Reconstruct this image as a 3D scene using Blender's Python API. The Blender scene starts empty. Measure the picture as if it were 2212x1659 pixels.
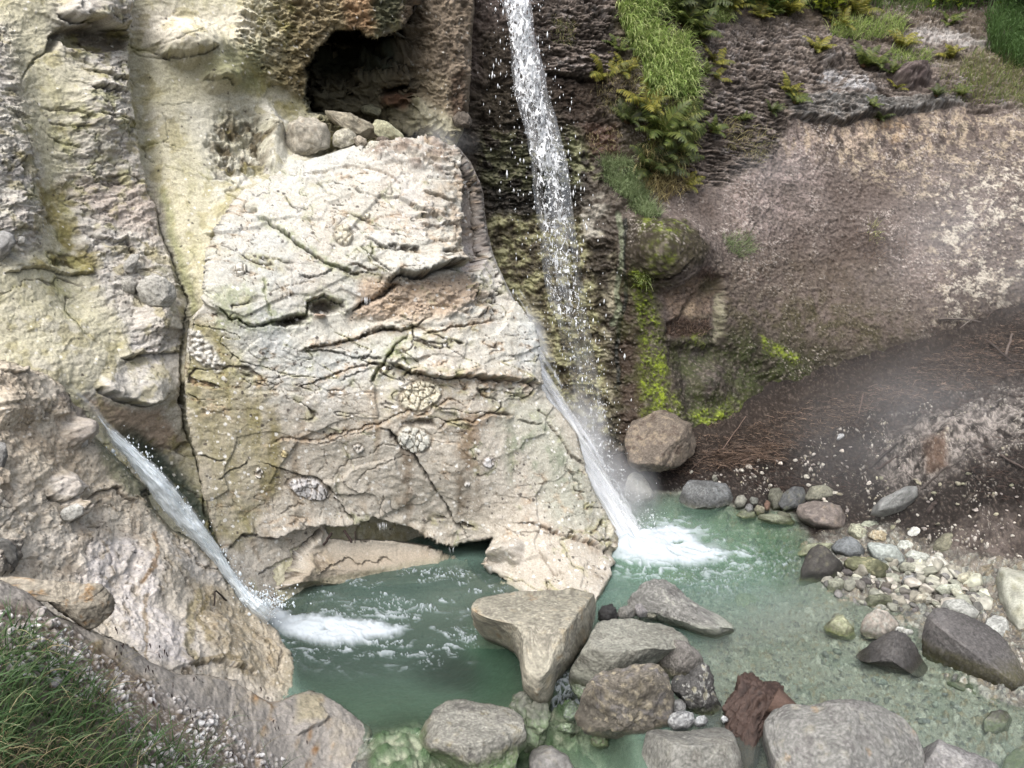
import bpy, math, random
import numpy as np
from mathutils import Vector

random.seed(7)
RNG = np.random.default_rng(11)
SC = bpy.context.scene
COL = SC.collection
f32 = np.float32

# ------------------------------------------------------------------ camera model
CAM = np.array([0.0, 0.0, 4.2])
PITCH = math.radians(17.0)
FOC = 1662.0                      # focal length in units of a 2212 x 1659 frame
CP, SP = math.cos(PITCH), math.sin(PITCH)


def at(u, v, Y):
    """world point seen at frame position u, v at horizontal distance Y"""
    u = np.asarray(u, float); v = np.asarray(v, float); Y = np.asarray(Y, float)
    x = (u - 1106.0) / FOC; y = (829.5 - v) / FOC
    dy = CP + y * SP; dz = -SP + y * CP
    t = Y / dy
    return np.stack([x * t, Y + 0 * t, CAM[2] + dz * t], -1)


def on_z(u, v, z):
    u = np.asarray(u, float); v = np.asarray(v, float)
    x = (u - 1106.0) / FOC; y = (829.5 - v) / FOC
    dy = CP + y * SP; dz = -SP + y * CP
    t = (z - CAM[2]) / dz
    return np.stack([x * t, dy * t, z + 0 * t], -1)


def to_uv(P):
    d = np.asarray(P, float) - CAM
    fwd = d[..., 1] * CP - d[..., 2] * SP
    up = d[..., 1] * SP + d[..., 2] * CP
    return 1106.0 + FOC * d[..., 0] / fwd, 829.5 - FOC * up / fwd


# ------------------------------------------------------------------ noise
_perm = RNG.permutation(256).astype(np.int32)
_perm = np.concatenate([_perm, _perm, _perm])
_g = RNG.normal(size=(256, 3)); _g /= np.linalg.norm(_g, axis=1)[:, None]
_g = _g.astype(f32)
_jit = RNG.random((256, 3)).astype(f32)


def perlin(P, seed=0):
    P = np.asarray(P, f32) + f32(seed * 17.31)
    i = np.floor(P).astype(np.int32); f = P - i
    i &= 255
    w = f * f * f * (f * (f * 6 - 15) + 10)
    out = np.zeros(len(P), f32)
    for dx in (0, 1):
        hx = _perm[(i[:, 0] + dx) & 255]
        wx = w[:, 0] if dx else 1 - w[:, 0]
        for dy in (0, 1):
            hy = _perm[hx + ((i[:, 1] + dy) & 255)]
            wy = wx * (w[:, 1] if dy else 1 - w[:, 1])
            for dz in (0, 1):
                h = _perm[hy + ((i[:, 2] + dz) & 255)]
                g = _g[h]
                dot = g[:, 0] * (f[:, 0] - dx) + g[:, 1] * (f[:, 1] - dy) + g[:, 2] * (f[:, 2] - dz)
                out += wy * (w[:, 2] if dz else 1 - w[:, 2]) * dot
    return out * 1.5


def _rot(k):
    r = np.random.default_rng(1000 + k).normal(size=(3, 3))
    return np.linalg.qr(r)[0].astype(f32)


ROT = [_rot(k) for k in range(8)]


def fbm(P, freq=1.0, octv=4, gain=0.5, seed=0, lac=2.03):
    out = 0; a = 1.0; s = 0
    P = np.asarray(P, f32)
    for k in range(octv):
        out = out + a * perlin((P @ ROT[k]) * f32(freq), seed + k * 3.7)
        s += a; a *= gain; freq *= lac
    return out / s


def ridged(P, freq=1.0, octv=4, gain=0.5, seed=0):
    out = 0; a = 1.0; s = 0
    for k in range(octv):
        n = 1 - np.abs(perlin((np.asarray(P, f32) @ ROT[(k + 3) % 8]) * f32(freq), seed + k * 5.1)) * 2
        out = out + a * n; s += a; a *= gain; freq *= 2.1
    return out / s


def worley(P, freq=1.0, seed=0):
    """F1, F2 and a random value of the nearest cell"""
    Q = (np.asarray(P, f32) * f32(freq)) + f32(seed * 9.7)
    i = np.floor(Q).astype(np.int32); f = Q - i
    F1 = np.full(len(Q), 9.0, f32); F2 = F1.copy(); ID = np.zeros(len(Q), f32)
    for dx in (-1, 0, 1):
        hx = _perm[(i[:, 0] + dx) & 255]
        for dy in (-1, 0, 1):
            hy = _perm[hx + ((i[:, 1] + dy) & 255)]
            for dz in (-1, 0, 1):
                h = _perm[hy + ((i[:, 2] + dz) & 255)]
                j = _jit[h]
                d = (dx + j[:, 0] - f[:, 0]) ** 2 + (dy + j[:, 1] - f[:, 1]) ** 2 + (dz + j[:, 2] - f[:, 2]) ** 2
                n = d < F1
                F2 = np.where(n, F1, np.minimum(F2, d))
                ID = np.where(n, h / f32(255.0), ID)
                F1 = np.where(n, d, F1)
    return np.sqrt(F1), np.sqrt(F2), ID


def sm(a, b, x):
    t = np.clip((x - a) / (b - a), 0, 1)
    return t * t * (3 - 2 * t)


def C(r, g, b, k=0.61):
    c = np.array([r, g, b], float) / 255.0
    c = np.where(c <= 0.04045, c / 12.92, ((c + 0.055) / 1.055) ** 2.4)
    return (c * k).astype(f32)


# ------------------------------------------------------------------ polylines
def poly_dist(U, V, pts, closed=False):
    """distance to a polyline, sign (+ where v is smaller, i.e. above it, when drawn to the right), position 0..1 along it"""
    pts = np.asarray(pts, float)
    a = pts if closed else pts[:-1]
    b = np.roll(pts, -1, 0) if closed else pts[1:]
    L = np.hypot(*(b - a).T); cum = np.concatenate([[0], np.cumsum(L)])
    best = np.full(U.shape, 1e9); sg = np.zeros(U.shape); tt = np.zeros(U.shape)
    for k in range(len(a)):
        ex, ey = b[k] - a[k]
        wx = U - a[k, 0]; wy = V - a[k, 1]
        t = np.clip((wx * ex + wy * ey) / max(L[k] ** 2, 1e-9), 0, 1)
        d = (wx - t * ex) ** 2 + (wy - t * ey) ** 2
        m = d < best
        best = np.where(m, d, best)
        sg = np.where(m, -(ex * wy - ey * wx), sg)
        tt = np.where(m, (cum[k] + t * L[k]) / cum[-1], tt)
    return np.sqrt(best), np.sign(sg), tt


def inside(U, V, pts):
    pts = np.asarray(pts, float); n = len(pts)
    r = np.zeros(U.shape, bool)
    for k in range(n):
        x1, y1 = pts[k]; x2, y2 = pts[(k + 1) % n]
        if y1 == y2:
            continue
        c = ((y1 > V) != (y2 > V)) & (U < (x2 - x1) * (V - y1) / (y2 - y1) + x1)
        r ^= c
    return r


def tps(ctrl):
    """thin plate spline through (u, v, value) rows"""
    c = np.asarray(ctrl, float)
    X = c[:, :2] / 400.0
    n = len(c)
    d = np.linalg.norm(X[:, None] - X[None], axis=-1)
    K = np.where(d > 0, d * d * np.log(d + 1e-12), 0) + np.eye(n) * 2e-3
    A = np.zeros((n + 3, n + 3)); A[:n, :n] = K; A[:n, n] = 1; A[:n, n + 1:] = X
    A[n:, :n] = A[:n, n:].T
    w = np.linalg.solve(A, np.concatenate([c[:, 2], np.zeros(3)]))

    def f(U, V):
        x = np.asarray(U, float) / 400.0; y = np.asarray(V, float) / 400.0
        out = w[n] + w[n + 1] * x + w[n + 2] * y
        for k in range(n):
            r = np.hypot(x - X[k, 0], y - X[k, 1])
            out = out + w[k] * r * r * np.log(r + 1e-12)
        return out
    return f


# ------------------------------------------------------------------ mesh output
def make_mesh(name, verts, faces, mat, col=None, wet=None, smooth=True, parent=None, extra=None):
    me = bpy.data.meshes.new(name)
    verts = np.ascontiguousarray(verts, f32); faces = np.ascontiguousarray(faces, np.int32)
    nf, k = faces.shape
    me.vertices.add(len(verts)); me.vertices.foreach_set('co', verts.ravel())
    me.loops.add(nf * k); me.loops.foreach_set('vertex_index', faces.ravel())
    me.polygons.add(nf)
    me.polygons.foreach_set('loop_start', np.arange(0, nf * k, k, dtype=np.int32))
    me.polygons.foreach_set('use_smooth', np.full(nf, smooth))
    me.update(calc_edges=True)
    if col is not None:
        a = me.color_attributes.new('Col', 'FLOAT_COLOR', 'POINT')
        c4 = np.ones((len(verts), 4), f32); c4[:, :3] = np.clip(col, 0, 1)
        a.data.foreach_set('color', c4.ravel())
    if wet is not None:
        a = me.attributes.new('wet', 'FLOAT', 'POINT'); a.data.foreach_set('value', np.ascontiguousarray(wet, f32))
    for kx, vx in (extra or {}).items():
        a = me.attributes.new(kx, 'FLOAT', 'POINT'); a.data.foreach_set('value', np.ascontiguousarray(vx, f32))
    me.materials.append(mat)
    o = bpy.data.objects.new(name, me)
    COL.objects.link(o)
    if parent is not None:
        o.parent = parent
    return o


def tag(o, label=None, cat=None, group=None, kind=None):
    if label: o['label'] = label
    if cat: o['category'] = cat
    if group: o['group'] = group
    if kind: o['kind'] = kind
    return o


# ------------------------------------------------------------------ materials
def new_mat(name):
    m = bpy.data.materials.new(name); m.use_nodes = True
    nt = m.node_tree; nt.nodes.clear()
    return m, nt


def node(nt, t, **kw):
    n = nt.nodes.new(t)
    for k, v in kw.items():
        setattr(n, k, v)
    return n


def rock_material(name, bump=0.35, scale=60.0, rough=0.9, vary=0.25, spec=0.3):
    m, nt = new_mat(name); L = nt.links.new
    out = node(nt, 'ShaderNodeOutputMaterial'); b = node(nt, 'ShaderNodeBsdfPrincipled')
    b.inputs['Specular IOR Level'].default_value = spec
    at_ = node(nt, 'ShaderNodeAttribute', attribute_name='Col')
    wt = node(nt, 'ShaderNodeAttribute', attribute_name='wet')
    tc = node(nt, 'ShaderNodeTexCoord')
    n1 = node(nt, 'ShaderNodeTexNoise'); n1.inputs['Scale'].default_value = scale; n1.inputs['Detail'].default_value = 5; n1.inputs['Roughness'].default_value = 0.65
    n2 = node(nt, 'ShaderNodeTexNoise'); n2.inputs['Scale'].default_value = scale * 2.7; n2.inputs['Detail'].default_value = 3
    L(tc.outputs['Object'], n1.inputs['Vector']); L(tc.outputs['Object'], n2.inputs['Vector'])
    mr = node(nt, 'ShaderNodeMapRange'); mr.inputs['From Min'].default_value = 0.3; mr.inputs['From Max'].default_value = 0.7
    mr.inputs['To Min'].default_value = 1 - vary; mr.inputs['To Max'].default_value = 1 + vary
    L(n1.outputs['Fac'], mr.inputs['Value'])
    vm = node(nt, 'ShaderNodeVectorMath', operation='SCALE')
    L(at_.outputs['Color'], vm.inputs[0]); L(mr.outputs['Result'], vm.inputs['Scale'])
    L(vm.outputs['Vector'], b.inputs['Base Color'])
    rr = node(nt, 'ShaderNodeMapRange'); rr.inputs['To Min'].default_value = rough; rr.inputs['To Max'].default_value = 0.28
    L(wt.outputs['Fac'], rr.inputs['Value']); L(rr.outputs['Result'], b.inputs['Roughness'])
    add = node(nt, 'ShaderNodeMath', operation='ADD'); L(n1.outputs['Fac'], add.inputs[0]); L(n2.outputs['Fac'], add.inputs[1])
    bp = node(nt, 'ShaderNodeBump'); bp.inputs['Strength'].default_value = bump; bp.inputs['Distance'].default_value = 0.012
    L(add.outputs[0], bp.inputs['Height']); L(bp.outputs['Normal'], b.inputs['Normal'])
    L(b.outputs['BSDF'], out.inputs['Surface'])
    return m


M_ROCK = rock_material('weathered_rock', bump=0.4)
M_STONE = rock_material('stone_surface', bump=0.5, scale=55, rough=0.82, vary=0.28)
M_SOIL = rock_material('soil_and_gravel', bump=0.6, scale=90, rough=0.95, vary=0.35, spec=0.15)


# ------------------------------------------------------------------ relief patches
class Patch:
    """a sheet of rock or ground: a dense grid laid over measured points, then displaced along its normals"""

    def __init__(s, u0, u1, v0, v1, step, ctrl, jumps=None, base=None):
        us = np.arange(u0, u1 + step, step); vs = np.arange(v0, v1 + step, step)
        s.nu, s.nv, s.step = len(us), len(vs), step
        s.us0, s.vs0 = u0, v0
        U, V = np.meshgrid(us, vs)
        s.U, s.V = U.ravel(), V.ravel()
        # coarse noise for warping outlines
        q = np.stack([s.U, s.V, 0 * s.U], 1).astype(f32)
        s.q = q
        s.w1 = fbm(q, 1 / 42.0, 3, seed=1); s.w2 = fbm(q, 1 / 42.0, 3, seed=2)
        s.w3 = fbm(q, 1 / 11.0, 3, 0.62, seed=3); s.w4 = fbm(q, 1 / 11.0, 3, 0.62, seed=4)
        if base is not None:
            s.pos = base(s)
        else:
            Y = tps(ctrl)(s.U, s.V)
            if jumps:
                Y = jumps(s, Y)
            s.Y = Y
            s.pos = at(s.U, s.V, Y)
        s.renormal()
        s.h = np.zeros(len(s.U)); s.col = np.zeros((len(s.U), 3), f32) + C(200, 195, 185)
        s.wet = np.zeros(len(s.U), f32)
        s.keep = np.ones(len(s.U), bool)
        s.p = s.pos.astype(f32)

    def renormal(s):
        G = s.pos.reshape(s.nv, s.nu, 3)
        du = np.gradient(G, axis=1); dv = np.gradient(G, axis=0)
        n = np.cross(du, dv).reshape(-1, 3)
        n /= np.linalg.norm(n, axis=1)[:, None] + 1e-12
        f = np.sum(n * (CAM - s.pos), 1) < 0
        n[f] *= -1
        s.nrm = n
        view = CAM - s.pos; view /= np.linalg.norm(view, axis=1)[:, None]
        s.face = np.sum(n * view, 1)

    def wuv(s, k=1.0):
        return s.U + k * (9 * s.w1 + 6 * s.w3), s.V + k * (9 * s.w2 + 6 * s.w4)

    def _sub(s, pts, pad):
        p = np.asarray(pts, float)
        return np.nonzero((s.U > p[:, 0].min() - pad) & (s.U < p[:, 0].max() + pad) & (s.V > p[:, 1].min() - pad) & (s.V < p[:, 1].max() + pad))[0]

    def poly(s, pts, soft=6.0, warp=1.0):
        i = s._sub(pts, soft * 2 + 30 * warp + 5)
        Uw, Vw = s.wuv(warp); Uw, Vw = Uw[i], Vw[i]
        d, _, _ = poly_dist(Uw, Vw, pts, True)
        d = np.where(inside(Uw, Vw, pts), d, -d)
        m = np.zeros(len(s.U)); m[i] = sm(-soft, soft, d)
        return m

    def blob(s, cx, cy, rx, ry=None, rot=0.0, warp=1.0, soft=0.5):
        ry = ry or rx
        Uw, Vw = s.wuv(warp)
        c, n = math.cos(math.radians(rot)), math.sin(math.radians(rot))
        x = (Uw - cx) * c + (Vw - cy) * n; y = -(Uw - cx) * n + (Vw - cy) * c
        r = np.hypot(x / rx, y / ry)
        return 1 - sm(1 - soft, 1 + soft, r)

    def dome(s, cx, cy, rx, ry, h, rot=0.0, warp=0.8, hard=False):
        Uw, Vw = s.wuv(warp)
        c, n = math.cos(math.radians(rot)), math.sin(math.radians(rot))
        x = (Uw - cx) * c + (Vw - cy) * n; y = -(Uw - cx) * n + (Vw - cy) * c
        r = np.clip((x / rx) ** 2 + (y / ry) ** 2, 0, 1)
        m = (1 - r) ** (0.55 if hard else 1.5)
        s.h += h * m
        return sm(0.02, 0.3, 1 - r)

    def paint(s, m, c, a=1.0):
        m = (np.clip(m, 0, 1) * a).astype(f32)[:, None]
        s.col = s.col * (1 - m) + np.asarray(c, f32) * m

    def crack(s, pts, w=2.0, depth=0.03, lip=0.0, L=22.0, stain=0.6, scol=(45, 38, 28), halo=None, warp=0.95, taper=True):
        """an open crack; lip > 0 makes the rock above it stand proud, < 0 the rock below"""
        i = s._sub(pts, max(L * 3, w * 6, 25) + 14)
        Uw, Vw = s.wuv(warp); Uw, Vw = Uw[i], Vw[i]
        d, sg, t = poly_dist(Uw, Vw, pts)
        var = 0.55 + 0.75 * fbm(s.q[i], 1 / 30.0, 2, seed=8)
        ends = np.minimum(1, np.minimum(t, 1 - t) * 9) if taper else 1.0
        ww = w * np.clip(var + 0.35, 0.35, 1.6) * (0.35 + 0.65 * ends)
        g = np.exp(-(d / ww) ** 2)
        s.h[i] -= depth * g * ends
        if lip:
            up = (sg > 0) if lip > 0 else (sg < 0)
            fade = np.exp(-d / L) * ends
            s.h[i] += np.where(up, abs(lip) * fade * (0.7 + 0.6 * var), 0)
        m = np.zeros(len(s.U)); m[i] = np.exp(-(d / (ww * 1.05)) ** 2) * stain * np.clip(var * 1.5, 0.25, 1) * ends
        s.paint(m, C(*scol))  # groove painted dark: organic staining plus shade too fine for the relief
        if halo:
            n = fbm(s.q[i], 1 / 11.0, 3, seed=12)
            m = np.zeros(len(s.U)); m[i] = np.exp(-(d / (ww * 5.5)) ** 2) * np.clip(0.45 + 1.3 * n, 0, 1) * ends
            s.paint(m, C(*halo), 0.75)
        return

    def build(s, name, mat, kind=None, parent=None, label=None, cat=None, micro=None):
        fac = np.clip((s.face - 0.06) / 0.2, 0, 1)
        pos = s.pos + s.nrm * (s.h * fac)[:, None]
        idx = np.arange(s.nu * s.nv).reshape(s.nv, s.nu)
        q = np.stack([idx[:-1, :-1], idx[1:, :-1], idx[1:, 1:], idx[:-1, 1:]], -1).reshape(-1, 4)
        q = q[s.keep[q].all(1)]
        used = np.zeros(len(s.U), bool); used[q.ravel()] = True
        mp = np.cumsum(used) - 1
        o = make_mesh(name, pos[used], mp[q], mat, s.col[used], s.wet[used], parent=parent)
        s.final = pos
        tag(o, label, cat, None, kind)
        return o


def speck(P, freq, thr, seed=0):
    f1, f2, idr = worley(P, freq, seed)
    return (f1 < thr * (0.4 + 0.9 * ((idr * 37.7) % 1))) & (((idr * 91.3) % 1) > 0.45), idr
STEP = 2.0


def strata(p, f=9.0, dip=0.15, seed=0, warp=0.16):
    """saw-toothed layering: ledges that overhang a little, 0..1"""
    w = fbm(p, 1.3, 4, seed=seed + 1)
    z = (p[:, 2] + dip * p[:, 0] + warp * w) * f
    k = np.floor(z); fr = z - k
    amp = 0.35 + 0.65 * ((np.sin(k * 12.9898 + seed) * 43758.5) % 1)
    side = sm(-0.15, 0.35, fbm(p * np.array([1, 1, 0.4], f32), 2.6, 2, seed=seed + 5) + 0.25 * np.sin(k * 7.1))
    return np.power(fr, 0.6) * np.where(fr > 0.93, (1 - fr) / 0.07, 1) * amp * side


def facets(p, f, seed=0, amp=1.0):
    """broken faces: nearest-cell planes"""
    f1, f2, idr = worley(p + 0.10 * np.stack([fbm(p, 5, 2, seed=seed), fbm(p, 5, 2, seed=seed + 9), 0 * p[:, 0]], 1), f, seed)
    return (idr - 0.5) * amp, np.clip((f2 - f1) * 3, 0, 1)


def flakes(p, f, seed=0, squash=1.8, warp=0.10):
    """chipped, stepped faces: flat shards with crisp edges, about -0.5..0.5"""
    w = np.stack([fbm(p, 3.1, 3, seed=seed + 1), fbm(p, 3.1, 3, seed=seed + 2), fbm(p, 3.1, 3, seed=seed + 3)], 1)
    q = (p + warp * w) * np.array([1, 1, squash], f32)
    f1, f2, idr = worley(q, f, seed)
    f1b, f2b, idb = worley(q + 0.3, f * 2.3, seed + 1)
    return (idr - 0.5) + 0.45 * (idb - 0.5) + 0.25 * (0.5 - f1)


def crackfield(s, mask, freq, aniso=2.6, dip=0.2, w=0.03, depth=0.02, a=0.85, seed=0, col=(44, 36, 26), halo=None, step=0.22):
    """long wandering joints: zero lines of a stretched noise, broken into stretches, with the upper lip standing a little proud"""
    p = s.p
    q = np.stack([p[:, 0], p[:, 1], (p[:, 2] + dip * p[:, 0]) * aniso], 1).astype(f32)
    q = q + 0.10 * np.stack([fbm(p, 6, 3, 0.6, seed=seed + 2), 0 * p[:, 0], fbm(p, 6, 3, 0.6, seed=seed + 3)], 1).astype(f32)
    n = fbm(q, freq, 3, 0.5, seed=seed)
    ww = w * (0.3 + 1.3 * sm(-0.2, 0.35, fbm(p, freq * 2.2, 2, seed=seed + 5)))
    g = np.abs(n) / ww
    on = mask * sm(0.0, 0.2, fbm(p, freq * 0.9, 2, seed=seed + 7))
    m = (1 - sm(0.5, 1.3, g)) * on
    s.h -= depth * m
    s.h += step * depth * np.exp(-np.abs(n) / (7 * w)) * (n > 0) * on
    if halo is not None:
        s.paint(np.exp(-(g / 5) ** 2) * on * sm(-0.15, 0.25, fbm(p, 9, 3, seed=seed + 9)), C(*halo), 0.65)
    s.paint(m * sm(-0.5, 0.0, fbm(p, 14, 2, seed=seed + 11)), C(*col), a)  # joint painted dark, adding shade that the thin relief lacks


def grain(P_, amp=0.006):
    p = P_.p
    P_.h += amp * 2.2 * fbm(p, 14, 3, seed=31) + amp * fbm(p, 45, 3, seed=33)


# ================================================================= left cliff with the cave
def left_cliff():
    ctrl = [(-200, -250, 7.4), (0, 0, 6.9), (0, 400, 6.25), (0, 780, 5.75), (150, 840, 5.95), (-200, 800, 5.3), (-200, 300, 6.0), (200, 0, 7.5), (270, 0, 7.75), (275, 100, 7.7),
            (320, 400, 7.35), (390, 640, 7.0), (400, 1000, 6.75), (480, 1180, 6.5), (540, 1290, 6.3), (450, 200, 8.0), (600, 100, 8.4), (640, 300, 8.45), (560, 480, 7.56), (460, 560, 7.22), (640, 350, 8.02), (600, 420, 7.80), (440, 640, 7.02),
            (800, 30, 8.75), (1000, 100, 9.6), (1000, 260, 9.5), (1060, 100, 10.1), (800, 300, 8.9), (950, 330, 9.2), (700, 700, 7.9), (800, 1000, 7.8), (800, 1400, 7.0), (600, 1400, 6.3),
            (300, 1050, 6.2), (200, 900, 6.0), (1060, -250, 10.6), (600, -250, 8.9), (240, 1000, 6.0)]
    T = tps(ctrl)
    e = np.array([(1034, -250), (1026, 0), (1020, 90), (1018, 160), (1010, 262), (996, 292), (985, 320), (990, 1400)], float)

    def base(s):
        U, V = s.U.copy(), s.V.copy()
        ue = np.interp(V, e[:, 1], e[:, 0]) + 4 * s.w1 + 3 * s.w3
        r = 12.0
        x = np.clip(U - (ue - r), 0, None); fx = r * (1 - np.exp(-x / r))
        U2 = np.where(x > 0, ue - r + fx, U)
        s.Y = T(U2, V) + 0.03 * (x - fx)
        s.keep0 = x < 70
        s.U2 = U2
        return at(U2, V, s.Y)
    s = Patch(-420, 1110, -230, 1380, STEP, None, base=base)
    s.keep = s.keep0; s.U = s.U2
    p, V, U = s.p, s.U * 0 + s.V, s.U
    big = fbm(p, 0.9, 3, seed=20)
    # ---------- main shapes
    s.h += 0.10 * big
    rough = np.clip(s.poly([(110, -60), (268, -30), (280, 60), (272, 150), (275, 230), (330, 400), (360, 520), (390, 620), (400, 760), (300, 780), (190, 560), (150, 380), (150, 250), (190, 160), (120, 60)], 42, 2.0), 0, 1)
    rough = np.maximum(rough, s.poly([(-190, 30), (20, 40), (60, 220), (92, 390), (120, 470), (60, 560), (-190, 560)], 36, 2.0))
    rough2 = s.poly([(590, -120), (910, -120), (890, 30), (800, 80), (720, 66), (680, 110), (655, 210), (560, 160), (500, 90), (520, 20)], 14)
    pocked = s.poly([(860, 40), (900, -230), (1100, -230), (1100, 330), (1000, 275), (960, 240), (900, 205), (820, 195), (840, 150), (880, 100)], 12)
    hollow = s.blob(520, 312, 66, 70, 20, 1.6, 0.4)
    fk = flakes(p, 4.2, 61, 2.6, 0.16); fk2 = flakes(p, 10, 63, 2.4, 0.08)
    st = strata(p, 11, 0.12, 3)
    s.h += rough * (0.008 * st + 0.045 * fk + 0.016 * fk2 + 0.018 * ridged(p * np.array([1, 1, 2.4], f32), 6, 4, seed=41) - 0.03) + (1 - rough) * (0.010 * fk + 0.003 * fk2)
    s.h += rough2 * (0.04 * strata(p, 13, 0.05, 6) + 0.035 * fk2 + 0.04 * fk + 0.05 * ridged(p * np.array([1, 1, 2.0], f32), 9, 3, seed=43))
    f1, f2, idr = worley(p * np.array([1, 1, 1.7], f32), 16, 3)
    s.h += pocked * (0.035 * (f1 - 0.4) + 0.025 * fk2 + 0.035 * fk + 0.06 * fbm(p, 2, 3, seed=44))
    s.h += hollow * (-0.12 + 0.12 * ridged(p, 9, 4, seed=45) + 0.06 * fk2)
    rub = s.poly([(690, 240), (760, 255), (880, 300), (1000, 270), (1040, 330), (980, 400), (700, 400)], 14)
    s.h += rub * (0.16 * fk + 0.10 * fk2)
    s.dome(500, 120, 70, 95, 0.10); s.dome(415, 98, 95, 60, 0.38, 15); s.dome(470, 165, 50, 44, 0.22)
    s.dome(585, 300, 36, 80, 0.22, -8); s.dome(345, 690, 60, 70, 0.14); s.dome(330, 830, 70, 55, 0.12)
    s.dome(205, 15, 85, 55, 0.20); s.dome(215, 250, 75, 120, 0.14, -12); s.dome(330, 700, 50, 60, 0.05)
    s.dome(60, 470, 70, 90, 0.08)
    # channel worn smooth at far left and beside the seam
    for pts, w, dp in (([(-20, 0), (60, 60), (110, 250), (140, 450), (170, 640)], 48, 0.10), ([(290, -60), (300, 150), (330, 380), (385, 600), (415, 700)], 26, 0.14)):
        d, sg, t = poly_dist(*s.wuv(0.4), pts)
        s.h -= dp * np.exp(-(d / w) ** 2)
    # the seam: the slab on its left stands proud
    seam = [(250, -60), (256, 0), (277, 50), (276, 100), (272, 150), (277, 225), (290, 275), (305, 337), (322, 400), (345, 480), (372, 560), (392, 640), (398, 720), (394, 800), (390, 860), (405, 930), (430, 1000), (452, 1090), (478, 1180), (520, 1260), (560, 1320)]
    s.crack(seam, 3.2, 0.10, 0, stain=0.75, taper=False)
    d, sg, t = poly_dist(*s.wuv(0.5), seam)
    s.h += np.where(sg < 0, 0.13 * np.exp(-d / 50) * (t < 0.55), 0)
    # overhanging blocks on the left slab
    s.crack([(120, 30), (150, 48), (187, 52), (237, 66), (273, 63)], 4, 0.10, 0.16, 45, 0.5)
    s.h -= 0.17 * s.poly([(135, 60), (185, 60), (268, 75), (270, 112), (215, 112), (150, 100)], 6)
    s.crack([(137, 45), (128, 75), (115, 100), (80, 135), (45, 172)], 2.4, 0.05, 0, stain=0.85, scol=(28, 27, 25))
    s.h -= 0.15 * s.blob(128, 82, 12, 24, 25); s.paint(s.blob(128, 82, 12, 26, 25), C(40, 40, 34), 0.85)
    s.crack([(5, 592), (50, 580), (112, 580), (162, 587), (215, 585)], 2.2, 0.05, 0.06, 30, 0.8)
    s.crack([(262, 775), (300, 765), (350, 765), (395, 762)], 3, 0.08, 0.10, 30, 0.85)
    s.crack([(205, 836), (237, 852), (262, 865), (310, 875), (352, 864)], 3.5, 0.10, 0.12, 30, 0.9)
    s.crack([(185, 190), (220, 205), (262, 212)], 4, 0.08, 0.08, 25, 0.6)
    s.crack([(200, 505), (225, 512), (250, 520), (275, 515), (300, 560)], 2.5, 0.06, 0.06, 25, 0.7)
    s.crack([(180, 150), (235, 178), (268, 185)], 3, 0.06, 0.06, 25, 0.6)
    s.crack([(345, 122), (387, 132), (437, 128), (465, 115)], 3, 0.07, 0.12, 26, 0.75)
    s.crack([(430, 172), (455, 180), (480, 178), (500, 192)], 2.5, 0.05, 0.08, 22, 0.7)
    s.crack([(262, 5), (280, 50), (300, 105), (330, 122), (380, 128)], 1.5, 0.03, 0, stain=0.7)
    s.crack([(330, 100), (380, 105), (410, 95), (440, 80)], 1.4, 0.02, 0, stain=0.5)
    s.crack([(350, 230), (365, 300), (352, 310), (370, 320), (395, 330)], 1.3, 0.02, 0, stain=0.5, halo=(170, 180, 130))
    s.crack([(352, 310), (348, 400), (345, 470)], 1.2, 0.02, 0, stain=0.45, halo=(160, 165, 110))
    s.crack([(340, 228), (375, 230), (420, 222)], 1.2, 0.02, 0, stain=0.4)
    s.crack([(522, 430), (500, 470), (480, 502), (460, 507), (457, 540), (452, 600), (450, 640)], 2.3, 0.06, 0, stain=0.85)
    s.crack([(440, 505), (480, 510), (515, 515), (545, 500)], 2.0, 0.05, 0.03, stain=0.7)
    s.crack([(35, 840), (75, 870)], 1.5, 0.02, stain=0.5)
    # ---------- colours
    n1 = fbm(p, 1.1, 4, seed=50); n2 = fbm(p * np.array([2.2, 2.2, 0.5], f32), 2.2, 4, seed=51); n3 = fbm(p, 7, 3, seed=52); n4 = fbm(p, 26, 3, seed=53)
    s.col[:] = C(203, 197, 170)
    s.paint(sm(0.0, 0.35, n2), C(186, 180, 142), 0.65)
    s.paint(sm(0.0, 0.4, n1), C(206, 200, 186), 0.8)
    lav = np.clip(rough + s.poly([(-190, 250), (90, 330), (110, 420), (60, 520), (-190, 520)], 18) + s.poly([(180, 420), (330, 440), (380, 600), (395, 760), (310, 760), (210, 560)], 22) + s.poly([(280, 690), (350, 670), (395, 720), (395, 1000), (470, 1180), (440, 1190), (350, 1000), (250, 900), (180, 850), (290, 770)], 16) * 0.8, 0, 1)
    s.paint(lav * (0.75 + 0.5 * n1), C(205, 200, 198), 0.8)
    s.paint(s.poly([(540, 20), (280, 20), (330, 120), (430, 120), (480, 90), (560, 60)], 22) * (0.7 + n1), C(226, 218, 202), 0.85)
    s.paint(s.poly([(400, 230), (480, 190), (640, 230), (650, 330), (560, 460), (460, 420), (420, 300)], 26) * (0.8 + n1), C(212, 209, 198), 0.85)
    oliv = s.poly([(85, 385), (165, 392), (160, 470), (215, 540), (212, 585), (60, 580), (140, 520), (75, 440)], 12)
    s.paint(oliv * sm(-0.35, 0.2, n3 + n2), C(142, 130, 76), 0.85)
    s.paint(s.poly([(175, 455), (215, 540), (212, 590), (110, 575), (130, 500)], 10) * sm(-0.3, 0.2, n3), C(126, 116, 68), 0.6)
    s.paint(s.poly([(560, 130), (660, 140), (665, 240), (630, 250), (560, 210), (510, 190)], 20) * (0.75 + n3), C(128, 122, 78), 0.85)
    s.paint(s.poly([(480, 120), (560, 90), (570, 200), (500, 195), (430, 170), (440, 140)], 14), C(150, 150, 108), 0.7)
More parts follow.
